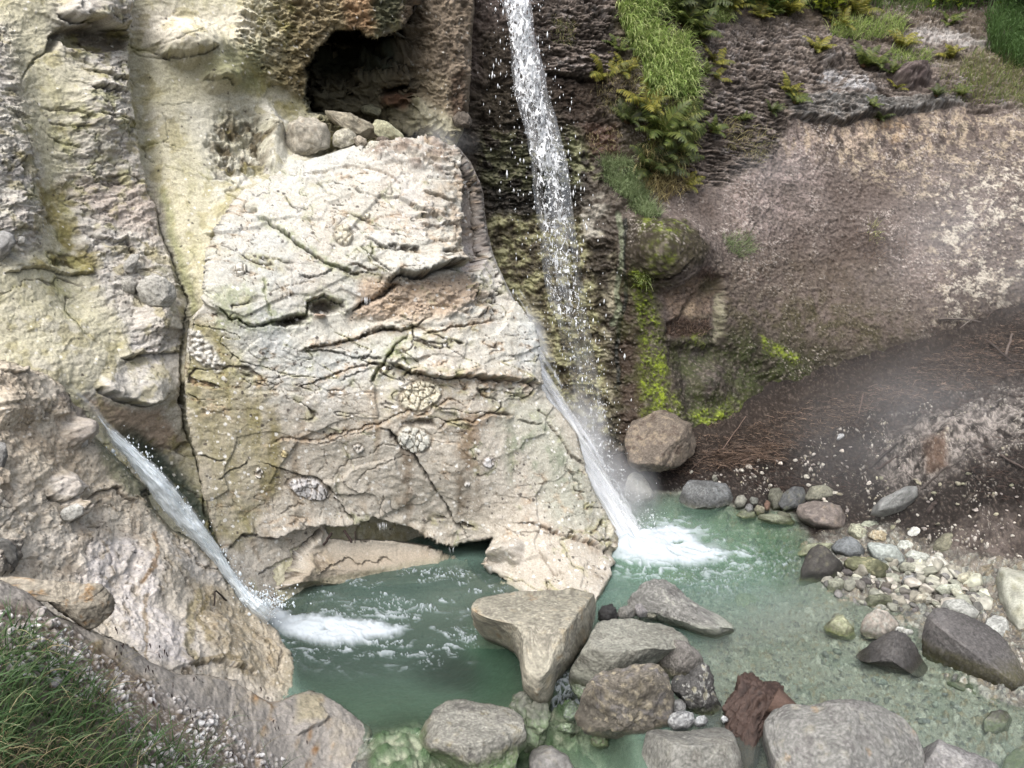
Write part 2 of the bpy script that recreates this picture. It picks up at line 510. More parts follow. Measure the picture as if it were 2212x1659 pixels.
    s.paint(rough2 * sm(540, 660, U + 30 * n1), C(142, 126, 92), 0.9)
    s.paint(rough2 * sm(0.0, 0.4, n3) * sm(540, 660, U + 30 * n1), C(70, 60, 40), 0.7); s.paint(rough2 * sm(0.05, 0.3, n4), C(196, 180, 140), 0.5)
    s.paint(s.poly([(720, -60), (800, -60), (800, 70), (750, 66)], 14), C(158, 124, 92), 0.7)
    s.paint(s.poly([(790, -80), (890, -80), (880, 40), (810, 76)], 10), C(72, 76, 56), 0.85)
    s.paint(s.poly([(560, -50), (650, -60), (640, 100), (600, 130), (540, 40)], 18) * sm(-0.2, 0.3, n3), C(150, 142, 92), 0.8)
    s.paint(pocked, C(138, 122, 104), 0.95)
    s.paint(pocked * sm(0.1, 0.4, n3 + 0.4 * n4), C(168, 152, 132), 0.7)
    s.paint(pocked * sm(0.1, 0.45, -n3 - 0.3 * n1), C(88, 76, 62), 0.8)
    s.paint(s.poly([(880, 155), (960, 160), (985, 230), (950, 260), (890, 190)], 14), C(176, 162, 134), 0.5)
    s.paint(s.poly([(972, 170), (1005, 150), (1012, 255), (985, 265)], 8), C(86, 68, 54), 0.8)
    s.paint(hollow * sm(-0.2, 0.2, n3), C(92, 80, 56), 0.9); s.paint(rub, C(112, 106, 78), 0.85); s.paint(rub * sm(0, 0.3, n3), C(176, 170, 132), 0.7); s.paint(rub * sm(0.05, 0.3, -n3), C(56, 50, 36), 0.8)
    s.paint(rough * sm(0.15, 0.5, ridged(p * np.array([1, 1, 3], f32), 5, 4, seed=55) - 0.25), C(140, 128, 118), 0.4)
    s.paint(s.poly([(150, 60), (265, 72), (272, 112), (200, 112)], 8), C(92, 80, 58), 0.75)  # shadow under the overhanging block, put into the rock colour
    s.paint(s.poly([(155, 70), (185, 75), (190, 110), (160, 100)], 8), C(128, 122, 66), 0.6)
    s.paint(s.poly([(150, 380), (330, 390), (350, 520), (240, 480), (180, 440)], 20), C(178, 162, 150), 0.6)
    s.paint(s.poly([(190, 850), (300, 885), (350, 880), (395, 960), (350, 985), (260, 940)], 14), C(160, 134, 110), 0.75)
    s.paint(s.poly([(345, 395), (362, 400), (395, 560), (425, 660), (480, 760), (440, 760), (385, 600)], 9), C(150, 154, 96), 0.6)
    s.paint(s.poly([(385, 820), (408, 820), (400, 880), (412, 940), (398, 930)], 6, 1.5), C(52, 48, 22), 0.9)
    # damp green margin of the chute
    ch = [(150, 845), (200, 886), (250, 925), (300, 955), (345, 990), (388, 1040), (428, 1092), (466, 1150), (500, 1215), (535, 1280)]
    d, sg, t = poly_dist(*s.wuv(0.8), ch)
    s.paint(np.exp(-(d / 27) ** 4) * sm(0.12, 0.35, t), C(44, 60, 48), 0.94)
    s.wet += np.exp(-(d / 22) ** 2) * 0.9
    s.h -= 0.10 * np.exp(-(d / 40) ** 2)
    gen = (1 - rough2) * (1 - pocked)
    crackfield(s, gen, 1.1, 2.2, 0.35, 0.020, 0.016, 0.7, 400, halo=(176, 172, 118))
    crackfield(s, gen * (0.4 + 0.6 * rough), 2.1, 2.4, -0.2, 0.022, 0.012, 0.65, 420, halo=(186, 176, 140))
    crackfield(s, gen * rough, 4.0, 2.8, 0.2, 0.030, 0.012, 0.6, 440)
    crackfield(s, gen * (0.5 + 0.5 * rough), 1.6, 0.6, 0.1, 0.014, 0.010, 0.6, 460, halo=(150, 150, 96))
    s.paint(sm(0.1, 0.3, n3 + 0.6 * n1) * gen, C(160, 150, 96), 0.45)
    s.paint(sm(0.18, 0.45, n4) * (1 - rough2) * (1 - pocked), C(226, 220, 200), 0.28)
    s.paint(sm(0.18, 0.45, -n4) * (1 - rough2), C(120, 112, 90), 0.28)
    m, idr = speck(p, 22, 0.22, 2); s.paint(m * (idr > 0.5), C(236, 232, 220), 0.8); s.paint(m * (idr < 0.2), C(70, 62, 58), 0.8)
    # ---------- the cave behind the overhang
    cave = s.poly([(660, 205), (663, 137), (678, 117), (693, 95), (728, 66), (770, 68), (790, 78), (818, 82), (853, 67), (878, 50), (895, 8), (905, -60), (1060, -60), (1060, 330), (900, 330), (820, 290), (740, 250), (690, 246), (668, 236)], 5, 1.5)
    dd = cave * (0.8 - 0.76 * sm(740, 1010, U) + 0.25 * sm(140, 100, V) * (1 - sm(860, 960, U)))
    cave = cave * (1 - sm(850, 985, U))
    shelf = s.poly([(690, 180), (760, 170), (880, 150), (900, 196), (960, 262), (900, 290), (740, 260), (680, 230)], 8)
    s.pos = at(U, V, s.Y + dd * (1 - 0.35 * shelf)); s.p = s.pos.astype(f32)
    s.h *= (1 - 0.7 * cave); s.h += cave * (0.24 * strata(s.p, 5, 0.1, 17) + 0.14 * fbm(s.p, 2.2, 4, seed=60) + 0.12 * flakes(s.p, 4, 62, 2.4, 0.15))
    s.renormal()
    s.crack([(818, 200), (850, 196), (880, 192), (905, 200)], 7, 0.25, 0.08, 25, 0.8)
    s.paint(cave, C(64, 58, 40), 0.9)  # cave shade painted into the rock, fading towards the right
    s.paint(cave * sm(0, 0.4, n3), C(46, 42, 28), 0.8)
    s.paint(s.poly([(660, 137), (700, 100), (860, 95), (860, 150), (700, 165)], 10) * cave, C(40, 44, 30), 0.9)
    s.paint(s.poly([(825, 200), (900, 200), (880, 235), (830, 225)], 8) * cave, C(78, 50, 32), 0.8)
    grain(s, 0.006)
    s.h += 0.010 * fbm(s.p, 60, 2, seed=61) * np.clip(rough + rough2 + pocked + hollow, 0, 1)
    s.col *= np.array([1.12, 1.13, 1.15], f32)
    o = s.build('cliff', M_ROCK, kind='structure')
    return s


# ================================================================= the great pale outcrop in the middle
M_EDGE = [(980, 250), (993, 322), (1015, 350), (1035, 390), (1043, 415), (1048, 477), (1060, 535), (1075, 577), (1093, 615), (1106, 642), (1126, 668), (1151, 702), (1158, 752), (1166, 835), (1188, 872), (1213, 892), (1231, 915), (1246, 937),
          (1256, 970), (1261, 992), (1268, 1020), (1281, 1055), (1301, 1092), (1321, 1125), (1336, 1157), (1341, 1175), (1336, 1186), (1326, 1192), (1322, 1202), (1330, 1215), (1318, 1224), (1322, 1244), (1306, 1275), (1290, 1300), (1290, 1420)]
M_TOP = [(400, 640), (450, 560), (520, 440), (563, 412), (603, 378), (653, 350), (713, 330), (765, 313), (785, 326), (828, 305), (878, 297), (940, 304), (985, 318), (1100, 330)]
M_LEFT = [(520, 200), (520, 440), (462, 510), (455, 640), (408, 690), (396, 800), (402, 900), (427, 1000), (447, 1100), (472, 1180), (512, 1250), (548, 1300), (560, 1420)]


def outcrop():
    ctrl = [(450, 650, 6.86), (400, 700, 6.8), (400, 900, 6.62), (540, 480, 7.45), (620, 380, 7.9), (760, 315, 8.25), (900, 310, 8.35), (985, 330, 8.45), (980, 560, 7.78), (1020, 480, 8.3), (1060, 600, 8.15), (1110, 700, 7.95), (1165, 840, 7.8),
            (1240, 940, 7.75), (1290, 1060, 7.7), (1340, 1175, 7.55), (1300, 1270, 6.62), (1200, 1240, 6.74), (1100, 1250, 6.85), (1290, 1295, 6.5), (800, 1000, 7.05), (470, 1100, 6.48), (545, 1285, 6.25), (800, 700, 7.3), (900, 450, 7.85), (700, 450, 7.65), (1000, 700, 7.55),
            (1000, 1000, 7.15), (600, 800, 6.9), (800, 1240, 7.2), (1000, 1240, 7.3), (650, 1250, 6.85), (1100, 1000, 7.3), (800, 1400, 6.7), (1200, 1400, 6.0), (550, 1400, 5.95), (1150, 1150, 7.15)]
    T = tps(ctrl)
    e = np.array(M_EDGE, float); tp = np.array(M_TOP, float); lf = np.array(M_LEFT, float)

    def base(s):
        U, V = s.U.copy(), s.V.copy()
        jit = 3.0 * s.w1 + 3.5 * s.w3
        ue = np.interp(V, e[:, 1], e[:, 0]) + jit
        r = 6.0
        x = np.clip(U - (ue - r), 0, None); fx = r * (1 - np.exp(-x / r))
        U2 = np.where(x > 0, ue - r + fx, U)
        ext = 0.03 * (x - fx)
        ul = np.interp(V, lf[:, 1], lf[:, 0]) + jit
        r2 = 7.0
        x2 = np.clip((ul + r2) - U2, 0, None); fx2 = r2 * (1 - np.exp(-x2 / r2))
        U2 = np.where(x2 > 0, ul + r2 - fx2, U2)
        ext = ext + 0.02 * (x2 - fx2)
        vt = np.interp(U2, tp[:, 0], tp[:, 1]) + 3 * s.w2 + 2.5 * s.w4
        r3 = 6.0
        y = np.clip((vt + r3) - V, 0, None); fy = r3 * (1 - np.exp(-y / r3))
        V2 = np.where(y > 0, vt + r3 - fy, V)
        ext = ext + 0.03 * (y - fy)
        s.skirt = (x > 3 * r) | (x2 > 3 * r2) | (y > 3 * r3)
        s.Y = T(U2, V2) + ext
        s.keep0 = (x < 95) & (x2 < 40) & (y < 75)
        s.U2, s.V2 = U2, V2
        return at(U2, V2, s.Y)
    s = Patch(370, 1440, 215, 1400, STEP, None, base=base)
    s.keep = s.keep0
    s.U, s.V = s.U2, s.V2
    p, U, V = s.p, s.U, s.V
    n1 = fbm(p, 1.2, 4, seed=70); n2 = fbm(p * np.array([2.4, 2.4, 0.45], f32), 2.0, 4, seed=71); n3 = fbm(p, 7, 3, seed=72); n4 = fbm(p, 28, 3, seed=73)
    pl1, _, plid = worley((p + 0.15 * fbm(p, 2, 2, seed=68)[:, None]) * np.array([1, 1, 1.5], f32), 1.5, 68)
    s.h += 0.05 * fbm(p, 1.0, 3, seed=74) + 0.010 * n3 + 0.05 * (plid - 0.5)
    # ---------- forms: upper block, its receding side, middle blocks
    upper = s.poly([(440, 655), (460, 510), (520, 440), (600, 370), (780, 320), (990, 330), (993, 578), (953, 584), (915, 597), (858, 606), (783, 655), (745, 677), (735, 655), (698, 640), (666, 652), (660, 684), (635, 692), (595, 692), (553, 705), (500, 690)], 5, 0.5)
    s.h += 0.07 * upper
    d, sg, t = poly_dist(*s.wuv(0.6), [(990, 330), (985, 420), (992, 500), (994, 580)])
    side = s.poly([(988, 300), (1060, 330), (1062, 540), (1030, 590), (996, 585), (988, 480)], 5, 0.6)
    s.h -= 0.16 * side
    mid = s.poly([(880, 725), (953, 712), (1053, 695), (1110, 700), (1150, 702), (1168, 835), (1103, 828), (1053, 820), (965, 822), (890, 807), (833, 782), (860, 745)], 6, 0.5)
    s.h += 0.05 * mid
    mid2 = s.poly([(900, 700), (940, 680), (1030, 660), (1110, 650), (1150, 700), (1050, 690), (960, 705)], 6, 0.5)
    s.h += 0.03 * mid2
    # top of the block, ragged brown layers
    topm = s.poly([(785, 330), (830, 300), (940, 300), (1000, 325), (1040, 400), (1000, 420), (940, 380), (870, 365), (800, 350)], 10)
    flaky = np.clip(topm + s.poly([(890, 460), (993, 420), (995, 575), (950, 580), (900, 530)], 18) * 0.7 + s.poly([(860, 600), (1010, 580), (1080, 620), (1060, 690), (930, 690), (800, 690), (760, 690)], 16) * 0.9
                    + s.poly([(1000, 820), (1160, 825), (1170, 860), (1080, 860), (1010, 850)], 10), 0, 1)
    fk = flakes(p, 3.6, 65, 2.0, 0.18); fk2 = flakes(p, 9, 67, 2.0, 0.08)
    s.h += flaky * (0.04 * strata(p, 9, 0.18, 21) + 0.045 * fk + 0.025 * fk2 + 0.03 * ridged(p * np.array([1, 1, 2.5], f32), 6, 4, seed=75))
    s.h += (0.006 + 0.008 * sm(900, 560, V)) * fk + (0.003 + 0.004 * sm(1000, 650, V)) * fk2 + 0.004 * ridged(p * np.array([1, 1, 1.6], f32), 5, 3, seed=76)
    # ---------- base colour
    s.col[:] = C(213, 209, 194)
    low = sm(740, 930, V + 60 * s.w1)
    s.paint(sm(0.0, 0.35, n1), C(214, 205, 190), 0.7)
    s.paint(sm(0.02, 0.4, -n1), C(206, 209, 203), 0.8)
    s.paint(np.clip(fk, 0, 1), C(224, 220, 214), 0.5); s.paint(np.clip(-fk, 0, 1), C(180, 172, 158), 0.5)
    s.paint(low, C(188, 178, 161), 0.8)
    s.paint(low * sm(0, 0.4, n3), C(202, 194, 180), 0.6)
    s.paint(sm(0.12, 0.45, n2) * (0.25 + 0.75 * low), C(136, 118, 92), 0.6)
    s.paint(s.poly([(480, 640), (560, 500), (640, 470), (700, 560), (600, 700), (500, 690)], 26) * sm(-0.3, 0.3, n3), C(206, 206, 198), 0.7)
    s.paint(s.poly([(390, 680), (470, 700), (520, 780), (560, 900), (560, 1100), (520, 1180), (470, 1160), (430, 1000), (395, 840)], 22) * (0.75 + n2), C(146, 137, 92), 0.9)
    s.paint(s.poly([(540, 820), (600, 800), (620, 900), (600, 1060), (550, 1080)], 20) * sm(-0.2, 0.3, n2), C(146, 136, 86), 0.7)
    s.paint(s.poly([(460, 640), (540, 600), (560, 560), (540, 700), (470, 720)], 12) * sm(-0.3, 0.2, n3), C(170, 176, 128), 0.6)
    s.paint(s.poly([(780, 600), (870, 610), (1000, 590), (1050, 640), (950, 690), (820, 690), (760, 690)], 16), C(196, 168, 138), 0.75)
    s.paint(topm * sm(-0.3, 0.25, n3), C(150, 132, 116), 0.85)
    s.paint(side, C(136, 124, 114), 0.85)  # shaded turn of the block painted as a darker grey
    s.paint(s.poly([(996, 500), (1050, 520), (1066, 580), (1000, 585)], 10), C(180, 172, 166), 0.8)
    s.paint(s.poly([(900, 420), (992, 400), (995, 580), (930, 560)], 18) * sm(-0.3, 0.3, n3), C(204, 184, 158), 0.75)
    s.paint(s.poly([(1060, 860), (1180, 870), (1280, 1050), (1330, 1160), (1200, 1150), (1120, 960), (1080, 930)], 30) * (0.8 + n1), C(186, 186, 168), 0.8)
    s.paint(s.poly([(1080, 930), (1180, 900), (1240, 1000), (1240, 1060), (1160, 1020), (1100, 1040)], 26) * sm(-0.1, 0.4, n3 + n2), C(146, 152, 128), 0.8)
    for x0, x1, y0, y1, c, a in ((985, 1015, 925, 1110, (112, 96, 74), .75), (865, 893, 975, 1160, (128, 108, 84), .7), (1000, 1035, 890, 1010, (132, 106, 76), .6), (1020, 1040, 1000, 1100, (128, 112, 88), .5), (640, 665, 815, 960, (136, 116, 88), .45), (575, 600, 840, 1060, (132, 122, 76), .5), (740, 756, 850, 1000, (140, 126, 96), .4)):
        s.paint(s.poly([(x0, y0), (x1, y0), (x1 - 3, y1), (x0 + 5, y1)], 10, 1.6) * sm(-0.45, 0.1, n3), C(*c), a)
    # ---------- cracks
    halo = (186, 156, 122); gh = (168, 176, 124)
    s.crack([(545, 480), (578, 490), (628, 522), (666, 550), (703, 570), (741, 587), (775, 597)], 2.4, 0.07, 0.03, 30, 0.9, halo=gh)
    s.crack([(835, 617), (858, 597), (878, 598), (915, 596), (953, 583), (994, 577)], 4.5, 0.18, 0.20, 40, 0.85)
    s.crack([(865, 612), (828, 635), (783, 657), (760, 676)], 4, 0.12, 0.08, 26, 0.9, (30, 30, 30))
    s.crack([(760, 677), (745, 674), (735, 655), (698, 640), (666, 652), (662, 684), (635, 692), (595, 693), (553, 705), (538, 707), (515, 690), (497, 692), (478, 670), (453, 655)], 3.0, 0.09, 0.06, 26, 0.9, halo=gh)
    for cx, cy, rx, ry, dp in ((700, 662, 32, 14, .16), (620, 700, 26, 7, .12), (640, 690, 24, 8, .12), (872, 541, 12, 4, .07), (848, 537, 10, 4, .06), (893, 546, 9, 4, .06), (960, 553, 16, 5, .06)):
        m = s.blob(cx, cy, rx, ry, 0, 1.2); s.h -= dp * m; s.paint(m, C(52, 42, 28), 0.85)
    s.dome(690, 682, 13, 9, 0.16); s.paint(s.blob(690, 682, 12, 8), C(186, 160, 138), 0.9)
    C_ = s.crack
    C_([(640, 760), (678, 750), (728, 740), (770, 732), (790, 725), (828, 710), (865, 715), (898, 702), (910, 690), (933, 682)], 2.2, 0.06, 0.04, 22, 0.85, halo=halo)
    C_([(770, 732), (800, 716), (830, 708), (868, 714)], 4, 0.05, 0.03, 14, 0.8, (40, 38, 26))
    C_([(903, 720), (953, 715), (1003, 705), (1053, 697), (1075, 690)], 2.2, 0.06, 0.05, 20, 0.7, (88, 62, 42), halo=halo)
    C_([(885, 718), (865, 740), (848, 757), (833, 780), (820, 795), (800, 835)], 3.2, 0.09, 0.03, 18, 0.9, halo=gh)
    C_([(648, 760), (708, 755), (728, 760), (753, 770), (778, 772), (828, 775)], 2.0, 0.06, 0.03, 18, 0.85)
    C_([(833, 780), (865, 795), (890, 805), (928, 812), (965, 820), (1003, 815), (1053, 818), (1103, 825), (1168, 834)], 3.8, 0.13, 0.12, 34, 0.9, halo=halo)
    C_([(835, 772), (850, 752), (870, 770), (885, 795)], 3, 0.05, 0.02, 12, 0.6, (74, 78, 44), halo=gh)
    C_([(660, 835), (680, 825), (713, 812), (753, 795), (790, 787), (828, 785)], 1.8, 0.04, 0.02, 18, 0.8, halo=halo)
    C_([(730, 822), (770, 805), (810, 795)], 1.5, 0.03, 0.02, 14, 0.6)
    C_([(758, 413), (783, 425), (803, 432), (840, 433), (878, 433)], 1.4, 0.03, 0.02, 14, 0.7)
    C_([(640, 395), (690, 388), (750, 372), (800, 372), (850, 395), (880, 420)], 1.3, 0.02, 0.02, 14, 0.5, (130, 100, 66))
    C_([(783, 520), (803, 525), (828, 537), (840, 542), (873, 545), (898, 550)], 1.8, 0.05, 0.04, 18, 0.8)
    C_([(803, 530), (803, 555), (823, 575), (850, 597)], 2.4, 0.05, 0.02, 14, 0.85, (38, 36, 34))
    C_([(750, 580), (773, 575), (793, 587), (823, 585)], 1.8, 0.04, 0.02, 14, 0.7, (110, 74, 34))
    C_([(640, 600), (665, 603), (690, 598), (712, 590), (722, 585)], 1.6, 0.04, 0.03, 14, 0.6, (70, 56, 40))
    C_([(570, 640), (590, 630), (640, 618), (680, 606)], 1.0, 0.015, 0, 14, 0.45, (120, 100, 60))
    C_([(571, 600), (570, 640), (580, 670), (593, 690)], 1.4, 0.02, 0, 14, 0.55, (110, 104, 62), halo=gh)
    C_([(775, 480), (810, 484), (830, 474), (860, 468), (890, 475)], 1.2, 0.015, 0.01, 14, 0.5, (156, 106, 64), halo=(200, 170, 136))
    C_([(905, 425), (940, 430), (970, 440)], 2.2, 0.04, 0.03, 14, 0.6, (92, 72, 44))
    C_([(900, 490), (930, 495), (960, 490), (985, 500)], 1.6, 0.03, 0.03, 14, 0.5, (120, 84, 52))
    C_([(545, 835), (570, 818), (610, 812), (640, 808)], 1.2, 0.02, 0, 14, 0.5)
    C_([(585, 830), (610, 800), (680, 770), (680, 765)], 1.0, 0.015, 0, 14, 0.4)
    C_([(1020, 852), (1008, 880), (978, 865), (963, 867), (928, 887), (903, 899), (883, 890), (853, 895), (815, 915), (778, 925), (728, 937), (678, 952), (635, 947), (553, 965)], 2.0, 0.05, 0.035, 22, 0.75, (84, 60, 38), halo=(160, 134, 100))
    C_([(830, 905), (800, 925), (740, 940), (690, 955), (640, 952)], 1.5, 0.02, 0.0, 12, 0.5, (110, 80, 52))
    C_([(1115, 900), (1058, 890), (1038, 900), (1023, 915), (998, 907), (963, 917), (943, 930)], 2.4, 0.07, 0.05, 22, 0.75, (66, 48, 32), halo=(142, 116, 84))
    C_([(815, 917), (840, 925), (853, 947), (865, 965), (890, 977), (908, 1005), (923, 1030), (943, 1062), (963, 1090), (976, 1117), (998, 1142), (1015, 1165)], 3.0, 0.09, 0.04, 20, 0.9)
    C_([(565, 1000), (578, 1002), (615, 1015), (653, 1030), (678, 1033), (713, 1047), (718, 1060), (753, 1066), (778, 1062), (803, 1050)], 1.8, 0.05, 0.03, 18, 0.8)
    C_([(718, 1065), (738, 1082), (743, 1097), (760, 1112), (763, 1125)], 1.8, 0.05, 0.02, 18, 0.7)
    C_([(765, 1050), (775, 1030), (800, 1012), (830, 1000), (870, 985), (905, 978)], 1.1, 0.02, 0, 14, 0.5, (104, 84, 56))
    C_([(830, 1062), (822, 1090), (822, 1120)], 1.2, 0.02, 0, 14, 0.6)
    C_([(845, 1070), (850, 1090), (866, 1098)], 1.3, 0.02, 0, 14, 0.55)
    C_([(713, 1047), (735, 1010), (760, 995), (800, 985), (830, 960), (870, 970)], 1.2, 0.02, 0, 14, 0.5, (104, 84, 56))
    C_([(700, 960), (703, 1000), (680, 1030)], 1.0, 0.015, 0, 14, 0.45, (128, 96, 60))
    C_([(585, 1060), (590, 1100), (602, 1110), (650, 1080)], 1.1, 0.02, 0, 14, 0.5, (110, 88, 58))
    C_([(700, 1070), (690, 1100), (680, 1125)], 1.0, 0.015, 0, 14, 0.5, (100, 84, 60))
    C_([(468, 1040), (500, 1015), (540, 990)], 1.6, 0.03, 0.02, 14, 0.75)
    C_([(432, 985), (460, 992), (485, 992)], 2, 0.04, 0.02, 14, 0.8)
    C_([(492, 1184), (520, 1160), (553, 1154)], 2.2, 0.06, 0.04, 18, 0.85)
    C_([(1106, 1130), (1143, 1126), (1168, 1135), (1193, 1152), (1231, 1160), (1278, 1172), (1322, 1190)], 2.0, 0.06, 0.04, 20, 0.75, (92, 68, 50), halo=(170, 146, 122))
    C_([(1106, 1150), (1150, 1150), (1200, 1158)], 1.3, 0.03, 0.02, 14, 0.55, (104, 80, 60))
    C_([(1160, 1180), (1175, 1205), (1195, 1235), (1230, 1245)], 1.8, 0.04, 0.02, 14, 0.6, (104, 80, 60))
    C_([(1176, 908), (1201, 930), (1213, 952), (1233, 980), (1246, 992), (1263, 1014)], 1.8, 0.04, 0.02, 14, 0.7, (96, 84, 66))
    C_([(1216, 985), (1230, 1020), (1250, 1045), (1262, 1080), (1268, 1120)], 1.5, 0.03, 0.02, 14, 0.55, (88, 90, 74))
    C_([(1315, 1132), (1317, 1155), (1314, 1185)], 2, 0.05, 0.02, 14, 0.75, (70, 62, 48))
    C_([(1118, 906), (1140, 915), (1165, 918), (1172, 912)], 1.8, 0.03, 0.02, 12, 0.7, (72, 66, 44))
    # joints following the bedding, and a web of hair cracks
    one = np.ones(len(U)); upm = 1 - 0.6 * low
    crackfield(s, one, 0.9, 3.0, 0.30, 0.014, 0.022, 0.95, 500, halo=(178, 172, 124))
    crackfield(s, one * (0.45 + 0.55 * upm), 1.7, 3.0, 0.15, 0.015, 0.014, 0.95, 520, halo=(192, 160, 122))
    crackfield(s, upm * sm(1000, 700, V), 2.8, 3.4, 0.25, 0.018, 0.010, 0.85, 540, halo=(190, 164, 130))
    crackfield(s, one * 0.8, 2.0, 0.7, 0.4, 0.010, 0.010, 0.85, 560, halo=(168, 172, 124))
    crackfield(s, one * 0.5, 4.6, 2.0, -0.1, 0.016, 0.006, 0.7, 580, (92, 70, 48))
    # embedded white clasts
    for cx, cy, rx, ry, ro, c in ((908, 855, 46, 30, -20, (230, 222, 196)), (893, 950, 38, 26, 15, (222, 220, 206)), (668, 1055, 44, 20, 12, (210, 206, 202)), (1054, 997, 14, 11, 0, (228, 224, 220)), (558, 1022, 7, 12, 0, (226, 220, 208)), (775, 968, 12, 9, 30, (214, 208, 196)),
                               (743, 515, 18, 22, -20, (222, 214, 190)), (614, 980, 7, 8, 0, (214, 198, 150)), (1008, 1045, 6, 5, 0, (230, 226, 218)), (520, 590, 12, 12, 0, (236, 230, 214)), (795, 475, 6, 5, 0, (236, 230, 206))):
        m = s.blob(cx, cy, rx, ry, ro, 0.6, 0.12)
        f1, f2, idr = worley(p * np.array([1.0, 1.0, 0.6], f32), 17, 11)
        e_ = sm(0.0, 0.12, f2 - f1)
        s.h += m * (0.012 + 0.03 * e_ * (0.4 + idr) - 0.015)
        s.paint(m, C(*c), 0.95); s.paint(m * (1 - e_), C(120, 100, 70), 0.8)
        ring = np.clip(s.blob(cx, cy, rx * 1.12, ry * 1.12, ro, 0.6, 0.1) - m, 0, 1)
        s.h -= 0.02 * ring; s.paint(ring, C(92, 74, 48), 0.75)
    m = s.poly([(905, 905), (935, 905), (942, 918), (870, 918)], 6); s.h -= 0.08 * m; s.paint(m, C(84, 66, 46), 0.7)
    clus = s.poly([(398, 700), (430, 718), (470, 770), (488, 790), (470, 806), (440, 790), (402, 760)], 5)
    f1, f2, idr = worley(p, 26, 13)
    s.h += clus * (0.02 + 0.05 * (0.6 - f1) * (0.5 + idr)); s.paint(clus, C(222, 218, 206), 0.95); s.paint(clus * sm(0.45, 0.7, f1), C(96, 84, 62), 0.8)
    m, idr = speck(p, 18, 0.26, 5); s.paint(m * (idr > 0.35), C(240, 236, 226), 0.9); s.paint(m * (idr < 0.22), C(70, 62, 58), 0.85)
    m, idr = speck(p, 42, 0.26, 6); s.paint(m * (idr > 0.5), C(230, 226, 214), 0.7); s.paint(m * (idr < 0.25), C(104, 86, 64), 0.7)
    s.paint(sm(0.15, 0.45, n4), C(226, 218, 204), 0.22); s.paint(sm(0.15, 0.45, -n4), C(130, 114, 92), 0.25)
    # ---------- the undercut above the pool and the worn ledge below it
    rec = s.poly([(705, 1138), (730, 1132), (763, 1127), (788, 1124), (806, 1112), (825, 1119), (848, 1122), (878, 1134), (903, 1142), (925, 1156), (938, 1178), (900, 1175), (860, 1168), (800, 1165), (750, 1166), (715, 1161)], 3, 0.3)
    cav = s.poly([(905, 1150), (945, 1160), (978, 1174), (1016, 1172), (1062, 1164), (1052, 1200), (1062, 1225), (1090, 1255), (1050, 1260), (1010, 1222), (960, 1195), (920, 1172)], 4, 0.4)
    s.crack([(548, 1156), (590, 1158), (628, 1145), (673, 1136), (698, 1127), (728, 1130), (763, 1126), (788, 1122), (803, 1110), (823, 1117), (848, 1120), (878, 1132), (903, 1140), (916, 1152), (943, 1157), (978, 1172), (1015, 1170)], 3.0, 0.10, 0.13, 30, 0.85, (50, 42, 30))
    s.crack([(700, 1145), (672, 1164), (653, 1177), (633, 1192), (623, 1215), (600, 1248)], 2.6, 0.12, 0.10, 26, 0.85)
    s.crack([(553, 1244), (600, 1215), (625, 1205)], 1.5, 0.04, 0.02, 15, 0.7)
    s.crack([(640, 1240), (673, 1220), (703, 1200), (748, 1195), (765, 1205), (790, 1200), (828, 1197), (855, 1200)], 1.6, 0.05, 0.04, 18, 0.6, (96, 78, 54))
    shelf = s.poly([(655, 1185), (720, 1160), (800, 1157), (880, 1166), (950, 1195), (1010, 1230), (1010, 1260), (600, 1270), (620, 1235)], 7, 0.5)
    s.h += shelf * 0.20 * sm(1172, 1216, V)
    s.paint(shelf, C(166, 151, 129), 0.7); s.paint(shelf * sm(1200, 1170, V), C(186, 180, 166), 0.5)
    s.paint(rec, C(46, 40, 28), 0.9); s.paint(cav, C(44, 40, 34), 0.9)  # shade inside the undercut and the side hole painted near-black
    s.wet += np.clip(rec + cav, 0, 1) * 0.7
    s.dome(1084, 1192, 24, 27, 0.22); s.dome(1112, 1190, 24, 30, 0.18); s.dome(1062, 1222, 22, 26, 0.10)
    m = s.poly([(1308, 1186), (1325, 1176), (1330, 1190), (1310, 1202)], 4, 0.3); s.h -= 0.12 * m; s.paint(m, C(48, 46, 32), 0.8)
    s.pos = at(s.U, s.V, s.Y + 0.55 * rec + 0.6 * cav); s.renormal()
    s.h *= 1 - np.clip(rec + cav, 0, 1)
    # tide mark
    z = s.pos[:, 2]
    s.wet += (1 - sm(0.0, 0.10, z)); s.paint(1 - sm(0.0, 0.07, z), C(112, 112, 86), 0.5)
    grain(s, 0.005)
    s.h += s.skirt * 0.05 * n3
    s.col *= np.array([1.07, 1.09, 1.13], f32)[None] * (0.90 + 0.10 * sm(560, 820, V))[:, None].astype(f32)
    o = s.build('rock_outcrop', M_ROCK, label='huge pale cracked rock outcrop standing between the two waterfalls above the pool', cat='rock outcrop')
    return s
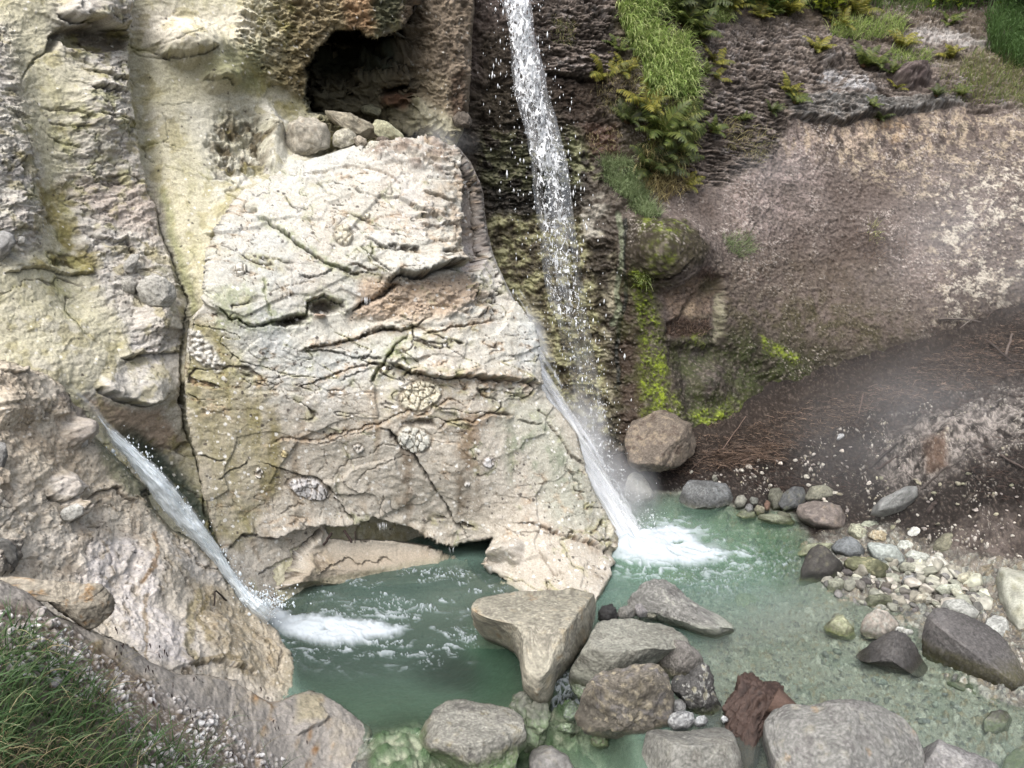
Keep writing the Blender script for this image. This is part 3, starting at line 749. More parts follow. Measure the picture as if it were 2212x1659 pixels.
# ================================================================= gorge wall and right cliff
def right_cliff():
    ctrl = [(930, -250, 11.6), (1040, 0, 10.7), (1040, 300, 10.4), (960, 500, 10.6), (1250, 0, 10.9), (1250, 200, 10.75), (1200, 400, 10.55), (1200, 700, 10.2), (1200, 1000, 9.9), (1340, 600, 10.1), (1340, 1000, 9.65), (1430, 540, 9.95), (1420, 650, 10.0),
            (1450, 900, 9.6), (1600, 920, 9.68), (1500, 200, 11.0), (1420, 100, 11.2), (1400, -100, 11.8), (1700, 0, 12.9), (2212, 0, 13.8), (2450, -250, 16), (1700, -250, 14.8), (1700, 245, 11.75), (2212, 240, 12.1), (2450, 240, 12.3), (1700, 600, 11.05),
            (2212, 600, 11.2), (1700, 880, 10.3), (2000, 790, 10.6), (2212, 690, 11.0), (2450, 700, 11.0), (1560, 640, 10.35), (1560, 760, 10.2), (1700, 1080, 10.0), (2212, 900, 10.6), (1400, 1080, 9.5), (1150, 1150, 9.7), (1500, 400, 10.85), (1600, 500, 10.9)]
    ctrl += [(2950, 240, 12.5), (2950, 700, 11.2), (2950, -250, 17.0), (2950, 1000, 10.8)]
    s = Patch(945, 2860, -230, 1080, STEP, ctrl)
    p, U, V = s.p, s.U, s.V
    n1 = fbm(p, 0.8, 4, seed=120); n2 = fbm(p * np.array([2.2, 2.2, 0.45], f32), 1.8, 4, seed=121); n3 = fbm(p, 6, 3, seed=122); n4 = fbm(p, 24, 3, seed=123); n5 = fbm(p, 60, 2, seed=124)
    flat = 0.8 * fbm(p * np.array([1, 1, 1.5], f32), 4.5, 6, 0.68, seed=125) + 0.35 * fbm(p * np.array([1, 1, 1.4], f32), 22, 3, 0.7, seed=127)
    pd = np.stack([p[:, 0], p[:, 1], p[:, 2] + 0.13 * p[:, 0]], 1)
    line = ridged((pd + 0.05 * fbm(p, 2.5, 3, seed=129)[:, None]) * np.array([1.2, 1.2, 13.0], f32), 1.7, 4, 0.6, seed=130)
    s.h += 0.12 * n1
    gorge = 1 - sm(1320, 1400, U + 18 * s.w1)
    lay = np.clip(s.poly([(1150, -250), (1340, -250), (1335, 60), (1350, 150), (1285, 178), (1176, 160), (1150, 60)], 14)
                  + s.poly([(1480, 60), (1700, 30), (2212, 20), (2450, 20), (2450, 235), (2134, 238), (2074, 228), (2021, 233), (1959, 241), (1921, 251), (1871, 253), (1839, 263), (1809, 268), (1759, 263), (1709, 251), (1680, 330), (1560, 400), (1460, 420), (1490, 300), (1510, 180)], 12)
                  + s.poly([(1030, 250), (1240, 260), (1250, 420), (1130, 470), (1040, 420)], 14), 0, 1)
    band = s.poly([(1700, 205), (1810, 205), (1900, 215), (2060, 205), (2090, 225), (2021, 234), (1959, 242), (1921, 252), (1871, 254), (1839, 264), (1809, 269), (1759, 264), (1705, 252)], 6)
    st = strata(p, 8, 0.10, 31); st2 = strata(p, 17, 0.14, 37, 0.10)
    s.h += lay * (0.03 * st + 0.05 * st2 + 0.05 * flakes(p, 4.5, 75, 3.6, 0.15) - 0.045 * sm(0.35, 0.8, line))
    s.h += band * (0.05 + 0.06 * st2)
    # the ledge stands over the wall below
    s.crack([(1690, 250), (1709, 251), (1759, 263), (1809, 268), (1839, 263), (1871, 253), (1921, 251), (1959, 241), (2021, 233), (2074, 228)], 4, 0.08, 0.10, 30, 0.8, (48, 40, 34))
    s.h -= 0.10 * s.blob(2125, 240, 26, 5, 3); s.paint(s.blob(2125, 240, 26, 4, 3), C(50, 44, 42), 0.8)
    wall = s.poly([(1600, 300), (1700, 262), (1809, 275), (1900, 258), (2021, 240), (2150, 236), (2450, 240), (2450, 720), (2212, 700), (2000, 800), (1700, 900), (1560, 800), (1540, 600), (1560, 450)], 30)
    fk = flakes(p, 3.0, 71, 2.2, 0.2); fk2 = flakes(p, 8, 73, 2.2, 0.1)
    s.h += wall * (0.022 * flat + 0.018 * n3 + 0.008 * fk + 0.005 * fk2) + 0.02 * n4 * (1 - gorge) + gorge * (0.08 * fk + 0.05 * fk2)
    s.dome(1965, 168, 46, 28, 0.35, 12); s.dome(1860, 190, 60, 30, 0.16); s.dome(1790, 125, 40, 22, 0.22, -10)
    # brown bulge, hollow, dark foot
    s.dome(1435, 545, 135, 95, 0.30, 8); s.dome(1360, 650, 40, 130, 0.14); s.dome(1270, 560, 55, 190, 0.16); s.dome(1330, 450, 40, 60, 0.12)
    hol = s.poly([(1548, 595), (1562, 610), (1568, 640), (1555, 680), (1568, 715), (1560, 735), (1500, 732), (1445, 725), (1440, 700), (1470, 690), (1490, 650), (1525, 620)], 7, 0.8)
    s.h -= 0.10 * hol
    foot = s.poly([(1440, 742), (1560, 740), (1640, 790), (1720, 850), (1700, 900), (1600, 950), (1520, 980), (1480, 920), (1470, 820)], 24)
    s.h -= 0.16 * foot
    s.dome(1540, 820, 60, 55, 0.18)
    # ---------- colour
    s.col[:] = C(130, 115, 106)
    s.paint(sm(0.0, 0.35, n1), C(150, 130, 118), 0.8); s.paint(sm(0.0, 0.35, -n1 + 0.3 * n3), C(108, 92, 82), 0.8)
    s.paint(s.poly([(1600, 290), (1760, 280), (1780, 400), (1700, 520), (1580, 520), (1560, 400)], 40) * sm(-0.2, 0.25, flat + 0.4 * n3), C(196, 174, 164), 0.75)
    s.paint(sm(0.0, 0.16, flat) * s.poly([(1780, 270), (2120, 245), (2450, 245), (2450, 710), (2212, 690), (2010, 720), (2000, 560), (2020, 440), (1900, 400), (1760, 330)], 24, 1.6), C(206, 186, 158), 0.8)
    s.paint(sm(0.04, 0.2, flat + 0.3 * n2) * s.poly([(2000, 420), (2212, 340), (2450, 330), (2450, 690), (2120, 700), (2010, 700), (2030, 560)], 20, 1.5), C(232, 220, 200), 0.8)
    s.paint(s.poly([(1845, 260), (1925, 255), (1960, 245), (1965, 270), (1930, 320), (1900, 300), (1860, 300)], 10, 1.5) * sm(-0.2, 0.3, n3 + flat), C(196, 158, 116), 0.5)
    s.paint(s.poly([(1730, 275), (1860, 270), (1880, 300), (1860, 330), (1760, 310)], 12, 1.4) * sm(-0.3, 0.2, flat), C(214, 190, 170), 0.75)
    s.paint(s.poly([(1748, 258), (1800, 262), (1790, 300), (1752, 300)], 8, 1.5) * sm(-0.1, 0.2, n3), C(66, 54, 46), 0.8)
    s.paint(s.poly([(1540, 560), (1700, 540), (1900, 560), (2000, 680), (1980, 790), (1700, 880), (1600, 800), (1560, 700)], 40) * (0.7 + n3), C(112, 98, 82), 0.8)
    s.paint(s.poly([(1570, 660), (1760, 640), (1960, 700), (2000, 790), (1700, 890), (1600, 860), (1560, 760)], 40) * sm(-0.25, 0.25, n3 + n1), C(84, 78, 48), 0.8)
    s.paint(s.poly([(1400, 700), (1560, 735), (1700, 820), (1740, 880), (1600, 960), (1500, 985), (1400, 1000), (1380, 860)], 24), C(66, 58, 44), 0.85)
    s.paint(foot, C(44, 40, 31), 0.92); s.paint(s.poly([(1560, 735), (1640, 735), (1720, 780), (1770, 850), (1720, 900), (1560, 930), (1490, 900), (1480, 800)], 34, 1.4), C(46, 42, 32), 0.85)  # recess at the foot deepened with painted shade
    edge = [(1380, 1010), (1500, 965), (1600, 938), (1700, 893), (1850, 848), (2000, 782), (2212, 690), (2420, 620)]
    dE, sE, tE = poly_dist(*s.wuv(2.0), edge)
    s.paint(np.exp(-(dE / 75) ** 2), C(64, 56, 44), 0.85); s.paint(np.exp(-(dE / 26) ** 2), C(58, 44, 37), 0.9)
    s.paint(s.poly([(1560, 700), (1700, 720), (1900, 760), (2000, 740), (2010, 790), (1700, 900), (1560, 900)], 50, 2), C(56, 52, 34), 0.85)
    s.paint(s.poly([(1470, 730), (1560, 720), (1660, 730), (1760, 800), (1740, 870), (1620, 930), (1500, 960), (1460, 860)], 40, 2) * sm(-0.15, 0.3, n3 + 0.5 * n1), C(66, 76, 26), 0.7)
    s.paint(s.blob(1545, 815, 55, 45) * sm(-0.2, 0.3, flat), C(112, 98, 90), 0.7)
    # layered upper rock
    s.paint(lay, C(150, 134, 122), 0.9)
    s.paint(lay * sm(0.05, 0.35, flat), C(206, 196, 190), 0.75)
    s.paint(lay * sm(0.05, 0.4, -flat - 0.3 * n1), C(112, 98, 86), 0.6); s.paint(lay * sm(0.38, 0.7, line), C(58, 48, 40), 0.85); s.paint(lay * sm(-0.05, -0.3, line) * sm(-0.1, 0.2, n3), C(222, 214, 208), 0.6)
    s.paint(band, C(128, 124, 118), 0.8); s.paint(band * sm(0.0, 0.3, flat), C(196, 192, 186), 0.7); s.paint(band * sm(0.05, 0.3, -flat), C(60, 52, 44), 0.8)
    s.paint(s.poly([(1940, 62), (2010, 66), (2130, 80), (2140, 100), (2000, 90), (1945, 86)], 7, 1.3) * sm(-0.35, 0.1, flat), C(230, 222, 214), 0.85)
    s.paint(s.poly([(1780, 150), (1870, 165), (1880, 205), (1830, 200), (1770, 175)], 8, 1.2) * sm(-0.2, 0.1, flat), C(222, 218, 216), 0.8)
    s.paint(s.blob(1965, 168, 44, 26, 12), C(120, 104, 100), 0.85)
    soil = s.poly([(1370, -250), (2450, -250), (2450, 150), (2140, 190), (2134, 100), (2000, 60), (1940, 100), (1860, 100), (1790, 60), (1640, 40), (1560, 40), (1490, 90), (1400, 80), (1340, 40)], 22)
    s.paint(soil * (0.8 + n3), C(98, 84, 66), 0.9)
    s.paint(s.poly([(2000, 120), (2140, 190), (2212, 240), (2450, 240), (2450, 100), (2150, 100)], 18) * (0.7 + n3), C(120, 110, 78), 0.8)
    s.paint(s.poly([(1270, 170), (1380, 150), (1420, 230), (1500, 230), (1490, 330), (1440, 440), (1380, 430), (1300, 350), (1260, 280)], 18), C(92, 74, 58), 0.9)
    s.paint(s.poly([(1330, -60), (1450, -60), (1510, 180), (1500, 300), (1430, 440), (1350, 420), (1330, 200)], 16), C(84, 76, 46), 0.7)
    # gorge
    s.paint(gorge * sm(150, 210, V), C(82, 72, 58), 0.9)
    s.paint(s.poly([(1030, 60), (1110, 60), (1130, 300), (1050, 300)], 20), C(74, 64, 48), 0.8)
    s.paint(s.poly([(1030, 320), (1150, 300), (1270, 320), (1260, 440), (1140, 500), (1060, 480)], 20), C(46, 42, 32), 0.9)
    yel = s.poly([(1040, 490), (1080, 460), (1130, 470), (1260, 470), (1300, 640), (1330, 820), (1340, 960), (1290, 960), (1180, 840), (1120, 660), (1070, 580)], 14, 1.4)
    f1, f2, idr = worley(p * np.array([1, 1, 1.3], f32), 7, 15)
    s.h += yel * (0.07 * (0.5 - f1) + 0.03 * n3)
    s.paint(yel, C(150, 138, 104), 0.85)
    s.paint(yel * sm(-0.05, 0.2, n3 + 0.5 * n4), C(204, 198, 148), 0.85)
    s.paint(yel * sm(0.08, 0.25, -n3 + 0.4 * n5), C(70, 60, 46), 0.85)
    s.paint(s.poly([(1110, 640), (1160, 650), (1200, 740), (1190, 830), (1160, 700)], 12), C(206, 194, 160), 0.7)
    led = s.poly([(1040, 285), (1250, 290), (1250, 400), (1100, 410), (1040, 390)], 14)
    s.h += led * 0.14 * strata(p, 6, 0.0, 39)
    s.paint(led * sm(0.05, 0.25, n3 + 0.2), C(150, 148, 108), 0.7)
    s.paint(s.poly([(1075, 300), (1190, 290), (1240, 330), (1150, 360), (1080, 345)], 12) * sm(0.0, 0.25, flat), C(196, 190, 160), 0.7)
    wet1 = s.poly([(1225, 270), (1275, 280), (1280, 350), (1300, 380), (1240, 400)], 8, 1.3)
    s.paint(wet1 * sm(-0.1, 0.15, n3 + .1), C(176, 174, 128), 0.75)
    s.crack([(1176, 158), (1210, 164), (1250, 170), (1285, 178)], 6, 0.16, 0.12, 30, 0.8, (48, 40, 34))
    s.paint(s.poly([(1190, 170), (1280, 182), (1300, 240), (1330, 300), (1280, 320), (1230, 280), (1200, 220)], 14), C(74, 58, 46), 0.8)
    s.paint(s.poly([(1260, 270), (1330, 270), (1340, 340), (1280, 340)], 14), C(94, 62, 46), 0.8)
    s.paint(s.poly([(1285, 340), (1420, 430), (1400, 480), (1330, 430)], 14), C(58, 48, 34), 0.7)
    s.paint(s.poly([(1258, 440), (1300, 420), (1316, 460), (1310, 520), (1260, 520)], 8) * sm(-0.2, 0.2, n3), C(206, 196, 178), 0.85)
    s.paint(s.poly([(1270, 520), (1340, 520), (1345, 960), (1320, 980), (1300, 700)], 12), C(66, 56, 40), 0.8)
    s.paint(s.poly([(1300, 500), (1335, 500), (1335, 700), (1320, 960), (1295, 700)], 8, 1.4) * sm(0.0, 0.25, n3), C(196, 184, 154), 0.75)
    s.paint(s.poly([(1350, 520), (1400, 540), (1400, 760), (1390, 960), (1340, 960), (1335, 800)], 10), C(72, 54, 36), 0.85)
    s.paint(s.poly([(1352, 478), (1420, 470), (1470, 488), (1510, 530), (1500, 575), (1462, 570), (1440, 590), (1412, 604), (1380, 600), (1356, 560)], 10, 1.3), C(58, 50, 32), 0.95)
    s.paint(s.blob(1470, 545, 34, 34, 20), C(84, 76, 54), 0.6)
    s.crack([(1395, 600), (1412, 602), (1430, 595), (1450, 582), (1462, 562)], 3, 0.10, 0.06, 20, 0.85, (40, 34, 22))
    for pts, w, c in (([(1336, 470), (1344, 500), (1349, 540), (1347, 570), (1336, 600), (1330, 625), (1338, 665), (1325, 700)], 6, (152, 156, 126)), ([(1352, 480), (1355, 560), (1354, 640), (1340, 690), (1332, 760), (1334, 830)], 4.5, (34, 40, 34))):
        d, sg, t = poly_dist(*s.wuv(0.5), pts)
        s.paint(1 - sm(w * 0.7, w * 1.3, d), C(*c), 0.9)
        s.h -= 0.03 * (1 - sm(w * 0.7, w * 1.4, d))
    # moss
    n6 = 0.5 * fbm(p, 7, 3, seed=126) + 0.6 * fbm(p, 26, 4, 0.7, seed=136)
    mo = [([(1381, 585), (1388, 640), (1396, 665), (1406, 715), (1413, 790), (1412, 850), (1425, 905)], 22), ([(1392, 640), (1400, 680), (1410, 730)], 7)]
    mm = np.zeros(len(U))
    for pts, w in mo:
        d, sg, t = poly_dist(*s.wuv(0.9), pts)
        mm = np.maximum(mm, 1 - sm(w * 0.5 * (0.6 + t), w * 1.5 * (0.6 + t), d))
    mm = np.maximum(mm, s.poly([(1495, 890), (1525, 872), (1545, 885), (1580, 858), (1615, 870), (1610, 915), (1570, 950), (1520, 950)], 16, 1.8))
    mm = np.maximum(mm, 0.6 * s.poly([(1385, 486), (1430, 478), (1470, 500), (1440, 520), (1430, 560), (1418, 590), (1408, 540)], 16, 2.4))
    mm = np.maximum(mm, 0.8 * s.poly([(1480, 720), (1530, 715), (1530, 745), (1490, 750)], 8, 1.5))
    mm = np.maximum(mm, 0.8 * s.poly([(1640, 730), (1680, 735), (1730, 780), (1700, 785), (1650, 750)], 8, 1.5))
    mm = np.maximum(mm, 0.6 * s.poly([(1400, 850), (1470, 840), (1480, 900), (1430, 920)], 8, 1.5))
    d, sg, t = poly_dist(*s.wuv(1.4), [(1384, 600), (1395, 700), (1412, 800), (1424, 930)])
    s.paint((1 - sm(12, 44, d)) * sm(-0.3, 0.2, n6), C(78, 84, 30), 0.8)
    mk = mm * sm(-0.28, 0.22, n6)
    s.paint(mk, C(104, 116, 28, 0.8), 0.9); s.paint(mk * sm(0.0, 0.35, n6), C(146, 160, 44, 0.9), 0.8)
    s.h += mk * (0.015 + 0.03 * (n6 + 0.3))
    s.paint(sm(0.0, 0.3, fbm(p, 3, 4, seed=128)) * s.poly([(1330, 560), (1560, 640), (1640, 760), (1760, 860), (1500, 990), (1330, 1000)], 20) * (1 - mk), C(72, 78, 26), 0.5)
    # pale hollow with litter
    s.paint(s.poly([(1440, 640), (1480, 600), (1545, 590), (1560, 640), (1540, 680), (1490, 700), (1450, 690)], 12) * (0.8 + n3), C(172, 146, 124), 0.85)
    s.paint(s.blob(1538, 615, 24, 24), C(98, 90, 56), 0.7)
    s.paint(s.poly([(1440, 700), (1480, 690), (1540, 690), (1545, 715), (1500, 730), (1445, 725)], 7), C(78, 56, 44), 0.85)
    s.paint(s.blob(1503, 670, 13, 16, 20, 1, .25), C(216, 188, 156), 0.9)
    s.paint(s.poly([(1556, 640), (1568, 625), (1566, 720), (1552, 740), (1550, 700)], 5, 1.2), C(178, 170, 140), 0.8)
    # pebbles, chips and grains stuck everywhere
    m, idr = speck(p, 24, 0.30, 9); a = (1 - gorge * 0.6) * (1 - 0.6 * foot)
    a = a * sm(-0.1, 0.3, n1 + 0.6 * n3); s.paint(m * (idr > 0.62) * a, C(206, 190, 172), 0.7); s.paint(m * (idr < 0.3) * a, C(70, 60, 54), 0.5); s.h += 0.012 * m
    run = s.poly([(1690, 255), (1809, 272), (1900, 258), (2021, 240), (2140, 240), (2140, 300), (1960, 345), (1800, 350), (1690, 330)], 26)
    vs = fbm(p * np.array([9, 9, 0.9], f32), 1.0, 4, 0.6, seed=137)
    s.paint(run * sm(0.05, 0.25, vs), C(60, 50, 44), 0.75); s.paint(run * sm(0.05, 0.25, -vs), C(214, 190, 160), 0.7)
    fl1, fl2, fid = worley(p * np.array([1, 1, 1.6], f32) + 0.02 * n3[:, None], 27, 41)
    dn = sm(-0.15, 0.3, n1 + 0.8 * n3) * (1 - gorge) * (1 - lay * 0.6) * (1 - 0.8 * foot) * (1 - 0.9 * sm(560, 700, V + 0.15 * (1800 - U)))
    s.paint((fl1 < 0.36) * (((fid * 41.7) % 1) > 0.62) * dn, C(222, 208, 196), 0.8)
    s.paint((fl1 < 0.42) * (((fid * 41.7) % 1) < 0.3) * (1 - gorge) * (1 - lay), C(70, 60, 54), 0.6)
    fl1, fl2, fid = worley(p * np.array([1, 1, 1.4], f32), 44, 43)
    s.paint((fl1 < 0.40) * (((fid * 41.7) % 1) > 0.6) * dn, C(212, 198, 186), 0.7); s.paint((fl1 < 0.45) * (((fid * 41.7) % 1) < 0.3) * (1 - gorge), C(66, 56, 50), 0.55)
    m, idr = speck(p, 50, 0.34, 10); s.paint(m * (idr > 0.6) * a, C(206, 194, 182), 0.6)
    s.col *= (0.86 + 0.14 * sm(0.10, 0.4, s.col.mean(1)))[:, None].astype(f32); s.paint(sm(0.1, 0.4, n4), C(176, 160, 146), 0.28); s.paint(sm(0.1, 0.4, -n4), C(62, 52, 44), 0.4)
    s.wet += gorge * sm(200, 320, V) * 0.55 + foot * 0.3
    grain(s, 0.010)
    s.h += 0.010 * n5
    s.col *= np.array([0.86, 0.90, 0.94], f32)
    s.build('cliff', M_ROCK, kind='structure')
    return s


# ================================================================= rock slope beside the camera, in front of the chute
F_EDGE = [(-600, 770), (-200, 770), (0, 778), (30, 786), (60, 797), (105, 812), (135, 836), (158, 872), (182, 890), (206, 948), (225, 962), (262, 998), (300, 1036), (318, 1052), (322, 1088), (350, 1120), (375, 1146), (425, 1170), (450, 1190), (476, 1218), (488, 1244),
          (502, 1274), (525, 1301), (553, 1320), (576, 1342), (598, 1358), (625, 1404), (638, 1434), (646, 1472), (656, 1500), (700, 1540), (760, 1640)]


def side_slope():
    ctrl = [(-200, 800, 4.9), (0, 785, 5.1), (105, 815, 5.45), (200, 920, 5.6), (318, 1055, 5.78), (430, 1175, 5.95), (500, 1270, 6.05), (600, 1360, 5.95), (646, 1475, 5.36), (640, 1560, 5.0), (0, 1000, 4.7), (150, 1150, 4.95), (300, 1250, 5.15), (450, 1350, 5.35), (0, 1240, 4.25), (200, 1400, 4.35), (350, 1420, 4.55),
            (500, 1520, 4.75), (-200, 1200, 3.9), (0, 1500, 3.6), (300, 1600, 4.0), (700, 1650, 4.55)]
    T = tps(ctrl); e = np.array(F_EDGE, float)
    # edge as arc-length curve: fold everything beyond it backwards and down
    def base(s):
        U, V = s.U.copy(), s.V.copy()
        d, sg, t = poly_dist(U, V, e)
        jit = 2.5 * s.w3 + 2 * s.w1
        out = np.where(sg > 0, d, -d) + jit           # positive beyond the edge
        r = 9.0
        x = np.clip(out + r, 0, None); fx = r * (1 - np.exp(-x / r))
        # direction back to the edge, from numeric gradient of the distance field
        D = out.reshape(s.nv, s.nu)
        gy, gx = np.gradient(D); gl = np.hypot(gx, gy) + 1e-9
        gx, gy = (gx / gl).ravel(), (gy / gl).ravel()
        U2 = U - gx * (x - fx) ; V2 = V - gy * (x - fx)
        s.Y = T(U2, V2) + 0.012 * (x - fx)
        s.keep0 = x < 70
        s.skirt = x > 3 * r
        s.U2, s.V2 = U2, V2
        return at(U2, V2, s.Y)
    s = Patch(-420, 790, 730, 1680, STEP, None, base=base)
    s.keep = s.keep0; s.U, s.V = s.U2, s.V2
    p, U, V = s.p, s.U, s.V
    n1 = fbm(p, 1.2, 4, seed=140); n2 = fbm(p * np.array([2, 2, 0.6], f32), 2.4, 4, seed=141); n3 = fbm(p, 8, 3, seed=142); n4 = fbm(p, 32, 3, seed=143)
    s.h += 0.07 * n1 + 0.022 * n3
    upper = s.poly([(-160, 770), (105, 810), (150, 880), (200, 960), (220, 1040), (280, 1080), (320, 1200), (250, 1300), (150, 1250), (-160, 1250)], 24)
    a, ed = facets(p, 3.2, 5, 1.0); a2, ed2 = facets(p, 7.5, 6, 1.0)
    fk = flakes(p, 4, 77, 1.4, 0.15); fk2 = flakes(p, 11, 79, 1.4, 0.08)
    s.h += upper * (0.05 * a + 0.02 * a2 + 0.02 * ridged(p, 4, 4, seed=144) + 0.014 * fk2) + (1 - upper) * (0.016 * ridged(p, 3.5, 3, seed=145) + 0.016 * fk + 0.006 * fk2)
    s.dome(170, 935, 34, 34, 0.14); s.dome(140, 1050, 50, 40, 0.12, 25); s.dome(155, 1103, 30, 26, 0.14); s.dome(90, 1000, 60, 60, 0.06); s.dome(20, 880, 70, 50, 0.10)
    s.dome(330, 1230, 90, 80, 0.10, 40); s.dome(480, 1400, 110, 60, 0.08, 45)
    s.col[:] = C(208, 199, 182)
    s.paint(sm(0, 0.35, n1), C(206, 200, 192), 0.8); s.paint(sm(0, 0.35, -n1), C(186, 168, 138), 0.6)
    s.paint(upper * sm(-0.1, 0.3, n3), C(178, 162, 140), 0.7)
    s.paint(upper * sm(0.0, 0.35, n2), C(164, 138, 104), 0.5)
    lav = s.poly([(180, 1180), (260, 1160), (330, 1230), (330, 1290), (400, 1370), (420, 1450), (300, 1420), (240, 1330), (170, 1290)], 20)
    s.paint(lav * (0.9 + n3), C(204, 200, 204), 0.9)
    s.paint(s.poly([(395, 1240), (480, 1270), (560, 1340), (640, 1440), (650, 1490), (560, 1490), (470, 1450), (420, 1360)], 20) * (0.8 + n3), C(170, 152, 112), 0.85)
    s.paint(s.poly([(340, 1120), (440, 1200), (480, 1250), (420, 1260), (350, 1200)], 14) * (0.9 + n3), C(196, 194, 194), 0.7)
    for pts, w, c in (([(332, 1150), (322, 1200), (310, 1240), (305, 1262)], 4, (160, 118, 58)), ([(318, 1235), (300, 1262)], 5, (150, 110, 50)), ([(310, 1290), (315, 1340), (312, 1430)], 3, (150, 124, 80)), ([(425, 1285), (405, 1330), (400, 1400), (420, 1440)], 8, (158, 144, 82)), ([(445, 1290), (420, 1340), (440, 1390)], 5, (150, 130, 60)), ([(430, 1430), (470, 1430), (500, 1440), (520, 1465)], 5, (134, 116, 60))):
        d, sg, t = poly_dist(*s.wuv(1.0), pts)
        s.paint(1 - sm(w * 0.5, w * 1.6, d), C(*c), 0.75)
    grn = s.poly([(180, 880), (215, 930), (260, 985), (305, 1035), (318, 1075), (280, 1070), (240, 1030), (212, 975)], 8)
    s.paint(grn, C(126, 130, 92), 0.85)
    d, sg, t = poly_dist(U, V, e)
    s.paint(np.exp(-(d / 10) ** 2) * (t < 0.75) * sm(150, 190, U), C(78, 92, 66), 0.85)
    s.wet += np.exp(-(d / 12) ** 2)
    m = s.poly([(308, 1055), (322, 1050), (330, 1095), (320, 1098)], 4); s.paint(m, C(30, 40, 34), 0.9); s.h -= 0.08 * m
    s.paint(s.poly([(112, 850), (150, 845), (180, 880), (200, 920), (170, 905), (140, 880)], 8), C(98, 90, 86), 0.85)
    s.paint(s.blob(172, 935, 30, 28, 30), C(158, 152, 150), 0.8)
    s.paint(s.poly([(100, 1035), (140, 1025), (165, 1050), (150, 1085), (110, 1070)], 6), C(206, 200, 196), 0.8)
    s.paint(s.blob(157, 1102, 24, 20), C(200, 196, 194), 0.8)
    m = s.poly([(-10, 1165), (35, 1170), (40, 1215), (20, 1238), (-10, 1235)], 6); s.paint(m, C(96, 92, 90), 0.85); s.h += 0.05 * m
    one = np.ones(len(U))
    crackfield(s, one, 1.5, 1.6, 0.8, 0.020, 0.014, 0.65, 600, halo=(160, 134, 88))
    crackfield(s, one, 3.2, 1.6, 0.6, 0.022, 0.010, 0.6, 620, halo=(170, 148, 104))
    s.crack([(130, 1120), (150, 1127), (178, 1108), (182, 1090)], 2.5, 0.06, 0.06, 18, 0.85)
    s.crack([(95, 1070), (130, 1090), (150, 1075), (165, 1055)], 2, 0.05, 0.04, 16, 0.75)
    s.crack([(180, 1082), (210, 1065), (250, 1050), (275, 1075), (300, 1085)], 2, 0.04, 0.03, 16, 0.7, (92, 70, 44))
    s.crack([(0, 792), (30, 806), (60, 802), (95, 815)], 2, 0.05, 0.05, 18, 0.6, (120, 84, 48))
    s.crack([(612, 1400), (606, 1440), (598, 1455)], 1.8, 0.03, 0.02, 14, 0.8)
    s.crack([(560, 1330), (590, 1420), (600, 1440)], 1.2, 0.02, 0.0, 14, 0.4)
    s.crack([(350, 1450), (400, 1440), (450, 1432), (500, 1448), (560, 1470)], 1.5, 0.03, 0.03, 14, 0.5, (104, 84, 50))
    s.crack([(400, 1165), (420, 1200), (440, 1240)], 1.5, 0.03, 0.02, 14, 0.5)
    m, idr = speck(p, 26, 0.24, 15); s.paint(m * (idr > 0.4), C(228, 222, 210), 0.8); s.paint(m * (idr < 0.2), C(60, 50, 44), 0.85)
    m, idr = speck(p, 55, 0.28, 16); s.paint(m * (idr > 0.5), C(224, 214, 196), 0.6); s.paint(m * (idr < 0.22), C(70, 56, 44), 0.7)
    s.paint(sm(0.12, 0.4, n4), C(220, 208, 188), 0.3); s.paint(sm(0.12, 0.4, -n4), C(122, 102, 76), 0.35)
    z = s.pos[:, 2]; s.wet += 1 - sm(0, 0.09, z); s.paint(1 - sm(-0.02, 0.07, z), C(110, 112, 84), 0.6)
    grain(s, 0.006)
    s.h += 0.008 * fbm(p, 60, 2, seed=147)
    g_ = s.col.mean(1, keepdims=True); s.col = s.col * 0.55 + 0.45 * g_ * np.array([1.09, 1.0, 0.86], f32)
    s.col *= np.array([1.30, 1.30, 1.30], f32)
    s.build('rock_slope', M_ROCK, label='tan weathered rock slope with rust streaks along the thin slanting cascade', cat='rock slope')
    return s


# ================================================================= grey shelf and gravel bank in the corner by the camera
G_EDGE = [(-600, 1252), (-200, 1252), (0, 1252), (60, 1278), (120, 1330), (180, 1352), (220, 1372), (256, 1386), (285, 1400), (322, 1430), (350, 1440), (380, 1458), (440, 1458), (500, 1470), (553, 1502), (590, 1522), (640, 1500), (670, 1492), (693, 1498), (703, 1503), (728, 1521), (770, 1551), (798, 1569), (807, 1582), (800, 1606), (796, 1626), (815, 1644), (826, 1670), (860, 1760)]


